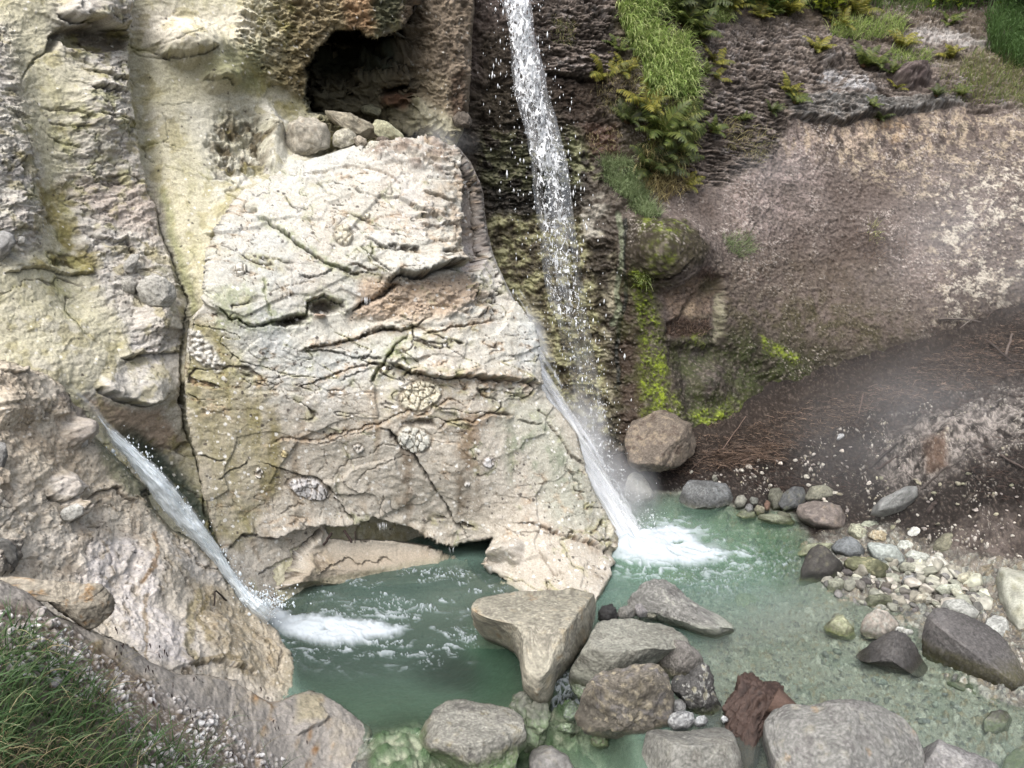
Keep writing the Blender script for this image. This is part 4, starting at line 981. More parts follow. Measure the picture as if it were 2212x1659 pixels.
def near_shelf():
    ctrl = [(0, 1256, 3.75), (-200, 1256, 3.4), (180, 1355, 3.9), (322, 1432, 4.05), (440, 1460, 4.3), (560, 1505, 4.55), (693, 1500, 4.95), (800, 1572, 4.85), (815, 1645, 4.58), (0, 1659, 2.55), (250, 1659, 3.0), (450, 1659, 3.55), (600, 1659, 4.1), (700, 1659, 4.35), (300, 1540, 3.55), (0, 1450, 3.05), (500, 1560, 4.15), (-200, 1500, 2.6), (0, 1750, 2.3), (800, 1750, 4.1), (650, 1570, 4.5)]
    T = tps(ctrl); e = np.array(G_EDGE, float)

    def base(s):
        U, V = s.U.copy(), s.V.copy()
        d, sg, t = poly_dist(U, V, e)
        jit = 2.5 * s.w3 + 2 * s.w1
        out = np.where(sg > 0, d, -d) + jit
        r = 8.0
        x = np.clip(out + r, 0, None); fx = r * (1 - np.exp(-x / r))
        D = out.reshape(s.nv, s.nu)
        gy, gx = np.gradient(D); gl = np.hypot(gx, gy) + 1e-9
        gx, gy = (gx / gl).ravel(), (gy / gl).ravel()
        U2 = U - gx * (x - fx); V2 = V - gy * (x - fx)
        s.Y = T(U2, V2) + 0.010 * (x - fx)
        s.keep0 = x < 70
        s.U2, s.V2 = U2, V2
        return at(U2, V2, s.Y)
    s = Patch(-420, 880, 1200, 1800, STEP, None, base=base)
    s.keep = s.keep0; s.U, s.V = s.U2, s.V2
    p, U, V = s.p, s.U, s.V
    n1 = fbm(p, 1.6, 4, seed=160); n3 = fbm(p, 9, 3, seed=162); n4 = fbm(p, 34, 3, seed=163); n2 = fbm(p * np.array([1.2, 0.5, 1.2], f32), 4, 4, seed=164)
    s.h += 0.04 * n1 + 0.015 * n3 + 0.010 * strata(p, 14, 0.5, 51, 0.1)
    s.dome(720, 1560, 95, 70, 0.05, 30)
    s.crack([(640, 1590), (700, 1560), (680, 1515)], 1.6, 0.03, 0.03, 16, 0.4)
    s.col[:] = C(176, 170, 162)
    s.paint(sm(0, 0.3, n1 + 0.4 * n3), C(196, 186, 168), 0.7)
    s.paint(sm(0.05, 0.3, n2) * s.poly([(560, 1500), (830, 1500), (850, 1740), (520, 1740), (480, 1560)], 20), C(172, 146, 104), 0.75)
    s.paint(sm(0.15, 0.4, n2 + 0.4 * n3) * s.poly([(560, 1500), (830, 1500), (850, 1740), (520, 1740), (480, 1560)], 20), C(172, 122, 66), 0.7)
    s.paint(s.poly([(640, 1495), (700, 1498), (690, 1560), (640, 1560)], 10), C(182, 172, 140), 0.7)
    s.paint(s.poly([(790, 1565), (812, 1580), (808, 1640), (780, 1610)], 6), C(186, 180, 168), 0.7)
    s.paint(sm(0.1, 0.3, n2) * s.poly([(60, 1300), (330, 1400), (330, 1460), (100, 1440)], 20), C(160, 142, 96), 0.7)
    soil = s.poly([(-450, 1290), (60, 1300), (200, 1390), (300, 1460), (380, 1530), (470, 1590), (560, 1680), (560, 1800), (-450, 1800)], 16)
    s.paint(soil, C(120, 104, 86), 0.75); s.paint(soil * sm(0, 0.3, n3), C(84, 68, 54), 0.7)
    # white gravel lying in it
    gr = np.clip(s.poly([(-40, 1320), (100, 1320), (190, 1400), (260, 1460), (330, 1480), (430, 1520), (520, 1580), (610, 1650), (620, 1740), (330, 1740), (260, 1560), (120, 1480), (-40, 1440)], 16, 1.4), 0, 1)
    f1, f2, idr = worley(p, 30, 17); f1b, f2b, idb = worley(p, 62, 18)
    e_ = sm(0.05, 0.25, f2 - f1)
    sel = gr * (((idr * 57.3) % 1) < 0.5) * sm(-0.25, 0.05, n1 + n3)
    s.h += sel * e_ * 0.02 * (0.4 + idr)
    s.paint(sel * e_, C(236, 232, 228, 0.85), 0.97); s.paint(sel * e_ * (((idr * 13.7) % 1) < 0.22), C(176, 166, 156), 0.85); s.paint(gr * (1 - e_) * sm(-0.25, 0.05, n1 + n3), C(110, 98, 88), 0.6)
    s.paint(gr * (1 - sel) * sm(0.04, 0.22, f2b - f1b) * (((idb * 17.3) % 1) < 0.35), C(206, 196, 188), 0.85)
    s.paint(sm(0.12, 0.4, n4), C(190, 182, 172), 0.3); s.paint(sm(0.12, 0.4, -n4), C(84, 76, 70), 0.35)
    m, idr = speck(p, 40, 0.25, 19); s.paint(m * (idr < 0.2), C(60, 50, 40), 0.8)
    grain(s, 0.005)
    s.build('rock_shelf', M_ROCK, label='grey sloping rock shelf strewn with white gravel under the long grass', cat='rock shelf')
    return s


# ================================================================= ground: stream bed, pool floor, debris bank
def zfun():
    ctrl = [(1300, 1000, .22), (1350, 1087, -.06), (1250, 1000, .2), (1100, 1000, .2), (1590, 1098, .0), (1650, 1108, -.01), (1720, 1130, -.01), (1745, 1190, -.01), (1770, 1262, -.01), (1870, 1300, .01), (1960, 1335, .0), (2060, 1440, -.01), (2150, 1505, .0), (2212, 1540, -.01), (1500, 960, .5), (1700, 893, .8), (2000, 800, 1.42), (2212, 700, 1.95), (2450, 640, 2.4), (2950, 620, 2.9), (2950, 1000, 2.1), (2950, 1400, .9), (2950, 1760, .3),
            (1800, 1000, .45), (2000, 1000, .88), (2212, 1000, 1.15), (2450, 1000, 1.5), (2000, 1190, .14), (2212, 1240, .32), (2212, 1400, .10), (2450, 1400, .3), (1500, 1150, -.34), (1650, 1200, -.26), (1480, 1230, -.3), (1600, 1300, -.2), (1750, 1330, -.12), (1700, 1400, -.14), (1850, 1450, -.12), (1600, 1450, -.15),
            (1700, 1520, -.14), (1950, 1550, -.14), (2100, 1600, -.16), (2212, 1650, -.2), (2300, 1750, -.2), (1800, 1700, -.3), (1380, 1180, -.5), (1370, 1270, -.3), (1400, 1400, -.15), (1400, 1000, .26), (1460, 1050, .06), (1560, 1060, .07), (1700, 1060, .12), (1850, 1100, .2), (1900, 1250, .03), (2050, 1320, .05),
            (800, 1300, -.7), (800, 1400, -.9), (950, 1440, -1.1), (700, 1480, -.6), (1000, 1300, -.6), (620, 1400, -.5), (800, 1520, -.45), (900, 1555, -.14), (1050, 1540, -.2), (820, 1590, -.03), (950, 1600, -.05), (1150, 1560, -.16), (1300, 1650, -.5), (1000, 1700, -.4), (600, 1600, -.3), (500, 1300, -.3), (1200, 1440, -.2), (1100, 1700, -.5), (1500, 1700, -.4), (1300, 900, .5), (1000, 900, .5), (600, 900, .2), (600, 1150, 0)]
    return tps(ctrl)


ZB = zfun()


def ground():
    def base(s):
        z = ZB(s.U, s.V)
        s.z0 = z
        return on_z(s.U, s.V, z)
    s = Patch(480, 2860, 600, 1760, STEP, None, base=base)
    lim = np.interp(s.U, [480, 1300, 1400, 1500, 1700, 2000, 2212, 2420, 2860], [900, 900, 870, 860, 800, 730, 640, 610, 600])
    s.keep = s.V > lim
    # horizontal ground: displace straight up
    s.nrm = np.tile(np.array([0, 0, 1.0]), (len(s.U), 1)); s.face[:] = 1
    p, U, V, z = s.p, s.U, s.V, s.z0
    n1 = fbm(p, 1.3, 4, seed=180); n2 = fbm(p, 3.2, 3, seed=181); n3 = fbm(p, 9, 3, seed=182); n4 = fbm(p, 34, 3, seed=183)
    bank = sm(0.0, 0.10, z + 0.05 * n2)
    s.h += 0.05 * n1 + (0.10 * n2 + 0.06 * fbm(p, 6, 3, seed=184)) * bank * sm(0.02, 0.3, z) + 0.02 * n3
    s.dome(2040, 940, 120, 55, 0.10, -18)
    # colours: dark soil bank, pale gravel patch, pebbly bed
    s.col[:] = C(50, 45, 42)
    s.paint(sm(0, 0.3, n2), C(38, 34, 32), 0.8)
    s.col *= 1.0
    lit = s.poly([(1360, 980), (1480, 910), (1600, 890), (1700, 840), (1850, 800), (2000, 720), (2240, 600), (2420, 540), (2420, 800), (2100, 830), (1900, 880), (1760, 940), (1640, 980), (1500, 1020)], 20)
    s.paint(lit * (0.8 + n3), C(62, 54, 48), 0.9); s.paint(lit * sm(0, 0.3, n3), C(40, 35, 32), 0.7)
    pale = s.poly([(1900, 970), (1960, 930), (2060, 885), (2212, 835), (2420, 800), (2420, 1010), (2212, 960), (2110, 975), (2040, 1010), (2000, 1050), (1930, 1060), (1900, 1020)], 46, 2.4)
    s.paint(pale * np.clip(0.55 + 1.6 * n3, 0, 1), C(138, 131, 125), 0.85)
    s.paint(pale * sm(0.0, 0.25, n4 + 0.5 * n3), C(196, 188, 180), 0.5)
    s.paint(s.poly([(1990, 960), (2040, 950), (2050, 1000), (2000, 1020)], 10) * (0.8 + n3), C(96, 72, 54), 0.8)
    low = s.poly([(2080, 1130), (2212, 1090), (2420, 1090), (2420, 1400), (2212, 1320), (2060, 1260), (1960, 1230)], 30)
    s.paint(low * (0.7 + n3), C(128, 118, 112), 0.7)
    sh = s.poly([(1740, 1170), (1900, 1130), (2000, 1180), (2212, 1220), (2420, 1260), (2420, 1560), (2150, 1500), (1960, 1330), (1780, 1280)], 20)
    s.paint(sh * (0.9 + n3), C(150, 144, 134), 0.8)
    bed = 1 - sm(-0.03, 0.03, z)
    s.paint(bed, C(160, 162, 150), 0.95); s.paint(bed * sm(0, 0.35, n2), C(132, 140, 126), 0.8)
    s.paint(bed * s.poly([(1380, 1090), (1720, 1110), (1740, 1250), (1600, 1270), (1340, 1280)], 30), C(96, 122, 92), 0.7)
    pool = s.poly([(540, 1240), (1120, 1220), (1160, 1480), (1100, 1545), (820, 1580), (640, 1480)], 20, 0.4)
    s.paint(pool, C(96, 112, 90), 0.9)
    # bed pebbles at two sizes
    for fr, hh, a, sd in ((11, 0.035, .8, 21), (26, 0.016, .8, 22), (60, 0.007, .6, 23)):
        f1, f2, idr = worley(p * np.array([1, 1, 0.3], f32), fr, sd)
        e_ = sm(0.03, 0.3, f2 - f1); pick = ((idr * 71.7) % 1)
        on = (pick < (0.28 if fr < 20 else 0.5)) * np.clip(bed * (1 - pool) + sh, 0, 1)
        s.h += on * e_ * hh * (0.4 + idr)
        v = ((idr * 31.1) % 1)[:, None]
        cc = np.where(v < 0.25, C(86, 88, 88), np.where(v < 0.5, C(150, 156, 146), np.where(v < 0.75, C(196, 198, 186), C(150, 140, 118))))
        m = (on * e_ * a).astype(f32)[:, None]
        s.col = s.col * (1 - m) + cc * m
    # white chips on the bank
    chip = np.clip(bank - lit * 0.92 - pale * 0.2, 0, 1) * sm(-0.2, 0.2, n2 + 0.5 * n3)
    dE, sE, tE = poly_dist(*s.wuv(1.0), [(1380, 1000), (1500, 950), (1600, 925), (1700, 880), (1850, 835), (2000, 770), (2212, 680), (2420, 610)])
    chip = chip * sm(-0.2, 0.25, fbm(p, 2.4, 3, seed=185) + 0.1) * np.where(sE > 0, 0, sm(20, 110, dE))
    for fr, th, hh, sd in ((15, .22, .02, 24), (30, .26, .012, 25), (58, .30, .006, 26)):
        f1, f2, idr = worley(p, fr, sd); pick = ((idr * 91.3) % 1)
        m = (f1 < th * (0.5 + 0.9 * ((idr * 37.7) % 1))) * (pick > 0.62) * chip
        s.paint(m, C(222, 216, 206), 0.95); s.paint(m * (pick > 0.86), C(176, 168, 140), 0.8); s.h += hh * m
    s.paint(sm(0.1, 0.4, n4) * bank, C(150, 136, 124), 0.3); s.paint(sm(0.1, 0.4, -n4) * bank, C(36, 28, 24), 0.45)
    # green slime where the pool spills over
    sl = s.poly([(800, 1580), (900, 1560), (960, 1610), (1150, 1520), (1230, 1450), (1260, 1500), (1240, 1560), (1380, 1600), (1400, 1720), (800, 1720)], 14)
    s.paint(sl, C(128, 146, 116), 0.9); s.paint(sl * sm(0, 0.3, n3), C(76, 104, 68), 0.75); s.paint(sl * sm(0.0, 0.25, -n3), C(178, 184, 160), 0.8)
    s.h += sl * (0.06 * n3 + 0.05 * n2)
    s.wet += bed + (1 - sm(0.02, 0.10, z))
    s.h += 0.012 * n4 * bank
    grain(s, 0.004)
    s.build('stream_bed', M_SOIL, kind='structure')
    return s
# ================================================================= water
def water_material():
    m, nt = new_mat('stream_water'); L = nt.links.new
    out = node(nt, 'ShaderNodeOutputMaterial')
    a_o = node(nt, 'ShaderNodeAttribute', attribute_name='opac'); a_f = node(nt, 'ShaderNodeAttribute', attribute_name='foam'); a_c = node(nt, 'ShaderNodeAttribute', attribute_name='Col')
    tr = node(nt, 'ShaderNodeBsdfTransparent'); tr.inputs['Color'].default_value = (0.88, 0.94, 0.90, 1)
    df = node(nt, 'ShaderNodeBsdfDiffuse'); L(a_c.outputs['Color'], df.inputs['Color'])
    mx = node(nt, 'ShaderNodeMixShader'); L(a_o.outputs['Fac'], mx.inputs[0]); L(tr.outputs[0], mx.inputs[1]); L(df.outputs[0], mx.inputs[2])
    gl = node(nt, 'ShaderNodeBsdfGlossy'); gl.inputs['Roughness'].default_value = 0.06
    fr = node(nt, 'ShaderNodeFresnel'); fr.inputs['IOR'].default_value = 1.33
    tc = node(nt, 'ShaderNodeTexCoord'); nz = node(nt, 'ShaderNodeTexNoise'); nz.inputs['Scale'].default_value = 16; nz.inputs['Detail'].default_value = 3
    L(tc.outputs['Object'], nz.inputs['Vector'])
    bp = node(nt, 'ShaderNodeBump'); bp.inputs['Strength'].default_value = 0.35; bp.inputs['Distance'].default_value = 0.02
    L(nz.outputs['Fac'], bp.inputs['Height']); L(bp.outputs['Normal'], gl.inputs['Normal']); L(bp.outputs['Normal'], fr.inputs['Normal'])
    m2 = node(nt, 'ShaderNodeMixShader'); L(fr.outputs[0], m2.inputs[0]); L(mx.outputs[0], m2.inputs[1]); L(gl.outputs[0], m2.inputs[2])
    fo = node(nt, 'ShaderNodeBsdfDiffuse'); fo.inputs['Color'].default_value = (0.38, 0.42, 0.45, 1)
    m3 = node(nt, 'ShaderNodeMixShader'); L(a_f.outputs['Fac'], m3.inputs[0]); L(m2.outputs[0], m3.inputs[1]); L(fo.outputs[0], m3.inputs[2])
    L(m3.outputs[0], out.inputs['Surface'])
    return m


def froth_material(name, white=(0.86, 0.88, 0.90)):
    """falling water: white froth, thinner where foam is low"""
    m, nt = new_mat(name); L = nt.links.new
    out = node(nt, 'ShaderNodeOutputMaterial'); a_f = node(nt, 'ShaderNodeAttribute', attribute_name='foam')
    b = node(nt, 'ShaderNodeBsdfPrincipled'); b.inputs['Base Color'].default_value = (*white, 1); b.inputs['Roughness'].default_value = 0.25
    b.inputs['Subsurface Weight'].default_value = 0.0
    tl = node(nt, 'ShaderNodeBsdfTranslucent'); tl.inputs['Color'].default_value = (*white, 1)
    mt = node(nt, 'ShaderNodeMixShader'); mt.inputs[0].default_value = 0.35; L(b.outputs[0], mt.inputs[1]); L(tl.outputs[0], mt.inputs[2])
    tr = node(nt, 'ShaderNodeBsdfTransparent'); gl = node(nt, 'ShaderNodeBsdfGlossy'); gl.inputs['Roughness'].default_value = 0.12
    mg = node(nt, 'ShaderNodeMixShader'); mg.inputs[0].default_value = 0.10; L(tr.outputs[0], mg.inputs[1]); L(gl.outputs[0], mg.inputs[2])
    mx = node(nt, 'ShaderNodeMixShader'); L(a_f.outputs['Fac'], mx.inputs[0]); L(mg.outputs[0], mx.inputs[1]); L(mt.outputs[0], mx.inputs[2])
    L(mx.outputs[0], out.inputs['Surface'])
    return m


M_WATER = water_material()
M_FROTH = froth_material('falling_water')
M_CHUTE = froth_material('sliding_water', (0.80, 0.86, 0.90))


def zwater(U, V):
    """the stream drops a little where it leaves the pool"""
    d, sg, t = poly_dist(U, V, [(780, 1600), (900, 1585), (1000, 1590), (1130, 1545), (1180, 1500), (1230, 1470), (1290, 1490), (1370, 1600), (1380, 1760)])
    low = np.where(sg < 0, d, -d)
    return -0.30 * sm(-8, 70, low) * (U < 1420)


def stream():
    def base(s):
        return on_z(s.U, s.V, zwater(s.U, s.V))
    s = Patch(500, 2640, 1066, 1760, STEP, None, base=base)
    p, U, V = s.p, s.U, s.V
    zb = ZB(U, V); zw = s.pos[:, 2]
    depth = np.clip(zw - zb, 0, 3)
    # depth of the stretched ray through the bed is close enough: the bed was laid over the same ground plan
    s.keep = depth > -1
    n1 = fbm(p * np.array([1, 2.2, 1], f32), 1.4, 3, seed=200); n2 = fbm(p * np.array([1, 2.6, 1], f32), 4.5, 3, seed=201); n3 = fbm(p * np.array([1, 2.2, 1], f32), 13, 3, seed=202)
    swirl = s.p + 0.22 * np.stack([fbm(p, 2.2, 3, seed=203), fbm(p, 2.2, 3, seed=204), 0 * p[:, 0]], 1)
    web = ridged(swirl * np.array([1, 1.7, 1], f32), 4.2, 4, seed=205)
    fine = ridged(swirl * np.array([1, 1.5, 1], f32), 13, 3, seed=206)
    s.nrm = np.tile(np.array([0, 0, 1.0]), (len(U), 1)); s.face[:] = 1
    s.h += 0.010 * n1 + 0.007 * n2 + 0.003 * n3
    # tint of the milky water
    s.col[:] = C(126, 156, 144, 0.72)
    pool = s.poly([(540, 1230), (1120, 1215), (1180, 1480), (1100, 1560), (820, 1600), (640, 1480)], 26, 0.5)
    s.paint(pool, C(74, 91, 83, 0.68)); s.paint(pool * sm(1430, 1560, V), C(92, 118, 100, 0.68)); s.paint(pool * s.poly([(1030, 1350), (1125, 1400), (1130, 1500), (1060, 1530), (990, 1440)], 40), C(66, 96, 76, 0.8), 0.7)
    s.paint(s.blob(975, 1450, 75, 40, 5, 1.3, 0.7), C(48, 60, 54, 0.8), 0.9)
    s.paint(s.poly([(640, 1240), (1000, 1230), (1100, 1270), (1000, 1320), (620, 1330)], 40), C(92, 112, 104, 0.8), 0.6)
    s.paint(s.poly([(1330, 1080), (1640, 1100), (1740, 1150), (1720, 1260), (1500, 1260), (1330, 1250)], 30), C(112, 144, 122, 0.8), 0.8)
    s.paint(s.poly([(1640, 1140), (1740, 1160), (1730, 1260), (1690, 1290), (1620, 1200)], 20), C(74, 112, 88, 0.8), 0.8)
    s.paint(s.poly([(1540, 1340), (1800, 1300), (2212, 1400), (2420, 1740), (1500, 1740), (1480, 1440)], 60), C(150, 162, 154, 0.70), 0.95)
    clear = s.poly([(1600, 1380), (1800, 1310), (2212, 1400), (2420, 1740), (1560, 1740), (1520, 1480)], 60)
    s.paint(s.poly([(800, 1590), (1000, 1600), (1230, 1450), (1400, 1600), (1400, 1740), (800, 1740)], 24), C(120, 142, 122, 0.72), 0.8)
    opac = 1 - np.exp(-depth * 2.3)
    opac = np.clip(opac * (0.92 + 0.2 * n1) * (1 - 0.62 * clear), 0, 0.97)
    foam = np.zeros(len(U))
    # pool jet
    jet = s.poly([(515, 1285), (560, 1300), (630, 1332), (740, 1334), (830, 1350), (880, 1356), (850, 1372), (790, 1386), (720, 1396), (650, 1380), (590, 1358), (540, 1330)], 12, 1.2)
    jet2 = s.poly([(560, 1300), (700, 1318), (850, 1310), (1000, 1340), (1000, 1420), (860, 1430), (700, 1430), (600, 1400)], 40, 1.2)
    foam = np.maximum(foam, jet * sm(-0.10, 0.40, web * 0.7 + fine * 0.25 + jet * 0.5 - 0.25))
    foam = np.maximum(foam, jet2 * sm(0.62, 0.80, web) * 0.7 * sm(-0.2, 0.25, n2 + n1))
    # plunge of the great fall
    pl = s.poly([(1320, 1120), (1345, 1150), (1410, 1145), (1455, 1132), (1510, 1150), (1560, 1180), (1575, 1195), (1545, 1212), (1480, 1222), (1400, 1216), (1350, 1205), (1328, 1190)], 12, 1.0)
    pl2 = s.poly([(1320, 1190), (1400, 1130), (1470, 1120), (1620, 1190), (1640, 1215), (1560, 1240), (1450, 1250), (1340, 1240)], 26, 1.2)
    inner = s.poly([(1330, 1145), (1410, 1155), (1450, 1165), (1440, 1190), (1390, 1200), (1340, 1190)], 24, 1.0)
    foam = np.maximum(foam, inner * np.clip(0.72 + 0.5 * (web - .4) + 0.4 * (fine - .4), 0.3, 1))
    foam = np.maximum(foam, pl * sm(-0.05, 0.35, web * 0.7 + fine * 0.3 + inner * 0.5 - 0.12))
    foam = np.maximum(foam, pl2 * sm(0.58, 0.78, web) * 0.8)
    dark = s.poly([(1490, 1150), (1530, 1158), (1580, 1185), (1560, 1195), (1510, 1175)], 8)
    foam *= 1 - 0.7 * dark
    # stray flecks
    flk = s.poly([(860, 1232), (990, 1230), (1030, 1248), (900, 1252)], 12) * sm(0.72, 0.8, fine) * 0.8 + s.poly([(560, 1250), (1090, 1260), (1100, 1380), (900, 1440), (640, 1420)], 40) * sm(0.72, 0.82, fine) * sm(0.0, 0.3, n1 + n2) * 0.8
    flk = flk + s.poly([(1350, 1230), (1700, 1180), (1740, 1240), (1560, 1290), (1380, 1260)], 24) * sm(0.74, 0.84, fine) * 0.5
    casc = s.poly([(1195, 1455), (1240, 1450), (1262, 1500), (1258, 1550), (1225, 1560), (1190, 1520)], 10)
    foam = np.clip(np.maximum(foam, flk), 0, 1)
    foam = np.maximum(foam, casc * sm(0.35, 0.65, fine) * 0.75)
    s.h += foam * (0.018 + 0.030 * (web - 0.4) + 0.012 * fine) + 0.05 * inner * (0.5 + web)
    s.h += 0.05 * np.exp(-((U - 545) / 22.) ** 2 - ((V - 1300) / 26.) ** 2)
    s.keep = (depth > 0.0) | (ZB(U, V) < 0.12)
    pos = s.pos + np.array([0, 0, 1.0]) * s.h[:, None]
    idx = np.arange(s.nu * s.nv).reshape(s.nv, s.nu)
    q = np.stack([idx[:-1, :-1], idx[1:, :-1], idx[1:, 1:], idx[:-1, 1:]], -1).reshape(-1, 4)
    q = q[s.keep[q].all(1)]
    used = np.zeros(len(U), bool); used[q.ravel()] = True; mp = np.cumsum(used) - 1
    o = make_mesh('water', pos[used], mp[q], M_WATER, s.col[used], extra={'opac': opac[used], 'foam': foam[used]})
    tag(o, kind='structure')


# ---------------------------------------------------------------- drops
_oct = np.array([(1, 0, 0), (-1, 0, 0), (0, 1, 0), (0, -1, 0), (0, 0, 1), (0, 0, -1)], float)
_octf = np.array([(0, 2, 4), (2, 1, 4), (1, 3, 4), (3, 0, 4), (2, 0, 5), (1, 2, 5), (3, 1, 5), (0, 3, 5)])


def drops(P_, R_, stretch=None):
    n = len(P_)
    S = np.ones((n, 1, 3)) * np.asarray(R_)[:, None, None]
    if stretch is not None:
        S[:, 0, 2] *= stretch
    v = (_oct[None] * S + np.asarray(P_)[:, None]).reshape(-1, 3)
    f = (_octf[None] + 6 * np.arange(n)[:, None, None]).reshape(-1, 3)
    return v, f


def grid_faces(nv, nu, keep):
    idx = np.arange(nu * nv).reshape(nv, nu)
    q = np.stack([idx[:-1, :-1], idx[1:, :-1], idx[1:, 1:], idx[:-1, 1:]], -1).reshape(-1, 4)
    q = q[keep[q].all(1)]
    return np.concatenate([q[:, [0, 1, 2]], q[:, [0, 2, 3]]])


def ribbon(path, nv, nu):
    """path rows: v, u_left, u_right, Y -> sheet over the fall"""
    a = np.asarray(path, float)
    v = np.linspace(a[0, 0], a[-1, 0], nv)
    ul = np.interp(v, a[:, 0], a[:, 1]); ur = np.interp(v, a[:, 0], a[:, 2]); Y = np.interp(v, a[:, 0], a[:, 3])
    x = np.linspace(-1, 1, nu)
    VV, XX = np.meshgrid(v, x, indexing='ij')
    UU = (ul + ur)[:, None] / 2 + 1.08 * (ur - ul)[:, None] / 2 * XX
    return UU, VV, XX, Y[:, None] + 0 * XX


def compact(v, f, *attrs):
    used = np.zeros(len(v), bool); used[f.ravel()] = True; mp = np.cumsum(used) - 1
    return (v[used], mp[f]) + tuple(a[used] for a in attrs)


def great_fall():
    path = [(-160, 1060, 1132, 10.35), (0, 1084, 1146, 10.15), (50, 1098, 1152, 10.1), (100, 1104, 1160, 10.05), (150, 1106, 1174, 10.0), (200, 1112, 1184, 9.96), (300, 1138, 1212, 9.88), (350, 1148, 1224, 9.84), (400, 1150, 1230, 9.8), (500, 1164, 1242, 9.73), (600, 1172, 1258, 9.66),
            (650, 1182, 1264, 9.62), (700, 1204, 1274, 9.58), (750, 1214, 1282, 9.55), (800, 1222, 1296, 9.5), (900, 1246, 1318, 9.4), (960, 1268, 1326, 9.32)]
    V_, F_, A_ = [], [], []; off = 0
    for k in range(5):
        nv, nu = 900, 74
        UU, VV, XX, YY = ribbon(path, nv, nu)
        u, v, x, Y = UU.ravel(), VV.ravel(), XX.ravel() * (1.0 + 0.06 * k), YY.ravel()
        q = np.stack([u * 0.95 + 3.0 * k * 7, v * 0.44, np.full_like(u, 40.0 * k)], 1).astype(f32)
        wx = fbm(q, 1 / 26., 3, seed=210 + k); wy = fbm(q, 1 / 26., 3, seed=220 + k); wz = fbm(q, 1 / 34., 3, seed=230 + k)
        q2 = q + 9 * np.stack([wx, wy, 0 * wx], 1)
        n_a = np.abs(fbm(q2, 1 / 10., 2, seed=240 + k)); n_b = np.abs(fbm(q2, 1 / 22., 2, seed=245 + k))
        clump = fbm(q, 1 / 40., 2, seed=250 + k)
        dens = np.interp(v, [-160, 120, 250, 380, 480, 560, 660, 720, 800, 960], [1.0, .88, .76, .60, .50, .44, .38, .22, .16, .10])
        edge = np.clip(1 - np.abs(x) ** 3, 0, 1)
        ww = (0.015 + 0.135 * dens * edge) * sm(-0.55 * dens - 0.12, 0.30, clump + 0.35 * (dens - 0.6))
        val = np.maximum(1 - n_a / (ww + 1e-4), 1 - n_b / (0.55 * ww + 1e-4))
        keep = (val > 0) & (np.abs(x) < 0.97 + 0.1 * wy)
        fo = np.clip(0.62 + 0.5 * val, 0.6, 1)
        u2 = u + 7 * wx + 2 * fbm(q, 1 / 7., 2, seed=260 + k)
        Y2 = Y - 0.10 * k + 0.16 + 0.35 * wz + 0.05 * fbm(q, 1 / 8., 2, seed=270 + k)
        P_ = at(u2, v + 5 * wy, Y2)
        f = grid_faces(nv, nu, keep)
        if not len(f): continue
        vv, ff, aa = compact(P_, f, fo)
        V_.append(vv); F_.append(ff + off); A_.append(aa); off += len(vv)
    # thin veil that ties the strands together
    UU, VV, XX, YY = ribbon(path, 700, 60)
    u, v, x, Y = UU.ravel(), VV.ravel(), XX.ravel(), YY.ravel()
    q = np.stack([u - 0.16 * v, v * 0.10, 0 * u], 1).astype(f32)
    st = fbm(q, 1 / 7., 3, seed=275); w = fbm(q, 1 / 25., 2, seed=276)
    fo = np.clip((0.30 + 0.55 * st + 0.3 * w) * (1 - np.abs(x) ** 2.5), 0, 0.6) * np.interp(v, [-160, 200, 480, 640, 960], [.85, .7, .40, .26, .16])
    vv, ff, aa = compact(at(u + 4 * w, v, Y + 0.22 + 0.1 * w), grid_faces(700, 60, fo > 0.02), fo)
    V_.append(vv); F_.append(ff + off); A_.append(aa); off += len(vv)
    # loose drops
    n = 1200
    r = np.random.default_rng(5)
    v = r.uniform(-60, 980, n) ** 1.0
    a = np.asarray(path, float)
    ul = np.interp(v, a[:, 0], a[:, 1]); ur = np.interp(v, a[:, 0], a[:, 2]); Y = np.interp(v, a[:, 0], a[:, 3])
    spread = np.interp(v, [-60, 200, 400, 700, 980], [0.45, 0.55, 0.55, 0.5, 0.5])
    u = (ul + ur) / 2 + (ur - ul) * r.normal(0, 1, n) * spread
    left = r.random(n) < 0.16
    u = np.where(left & (v < 420), u - np.abs(r.normal(0, 34, n)), u)
    P_ = at(u, v, Y - 0.1 + r.normal(0, 0.16, n))
    vv, ff = drops(P_, r.gamma(2.0, 0.0018, n) + 0.0018, 1 + 3.5 * r.random(n))
    V_.append(vv); F_.append(ff + off); A_.append(np.full(len(vv), 0.9)); off += len(vv)
    o = make_mesh('waterfall', np.concatenate(V_), np.concatenate(F_), M_FROTH, extra={'foam': np.concatenate(A_)})
    tag(o, 'tall white waterfall breaking into strands and drops down the dark gorge', 'waterfall')


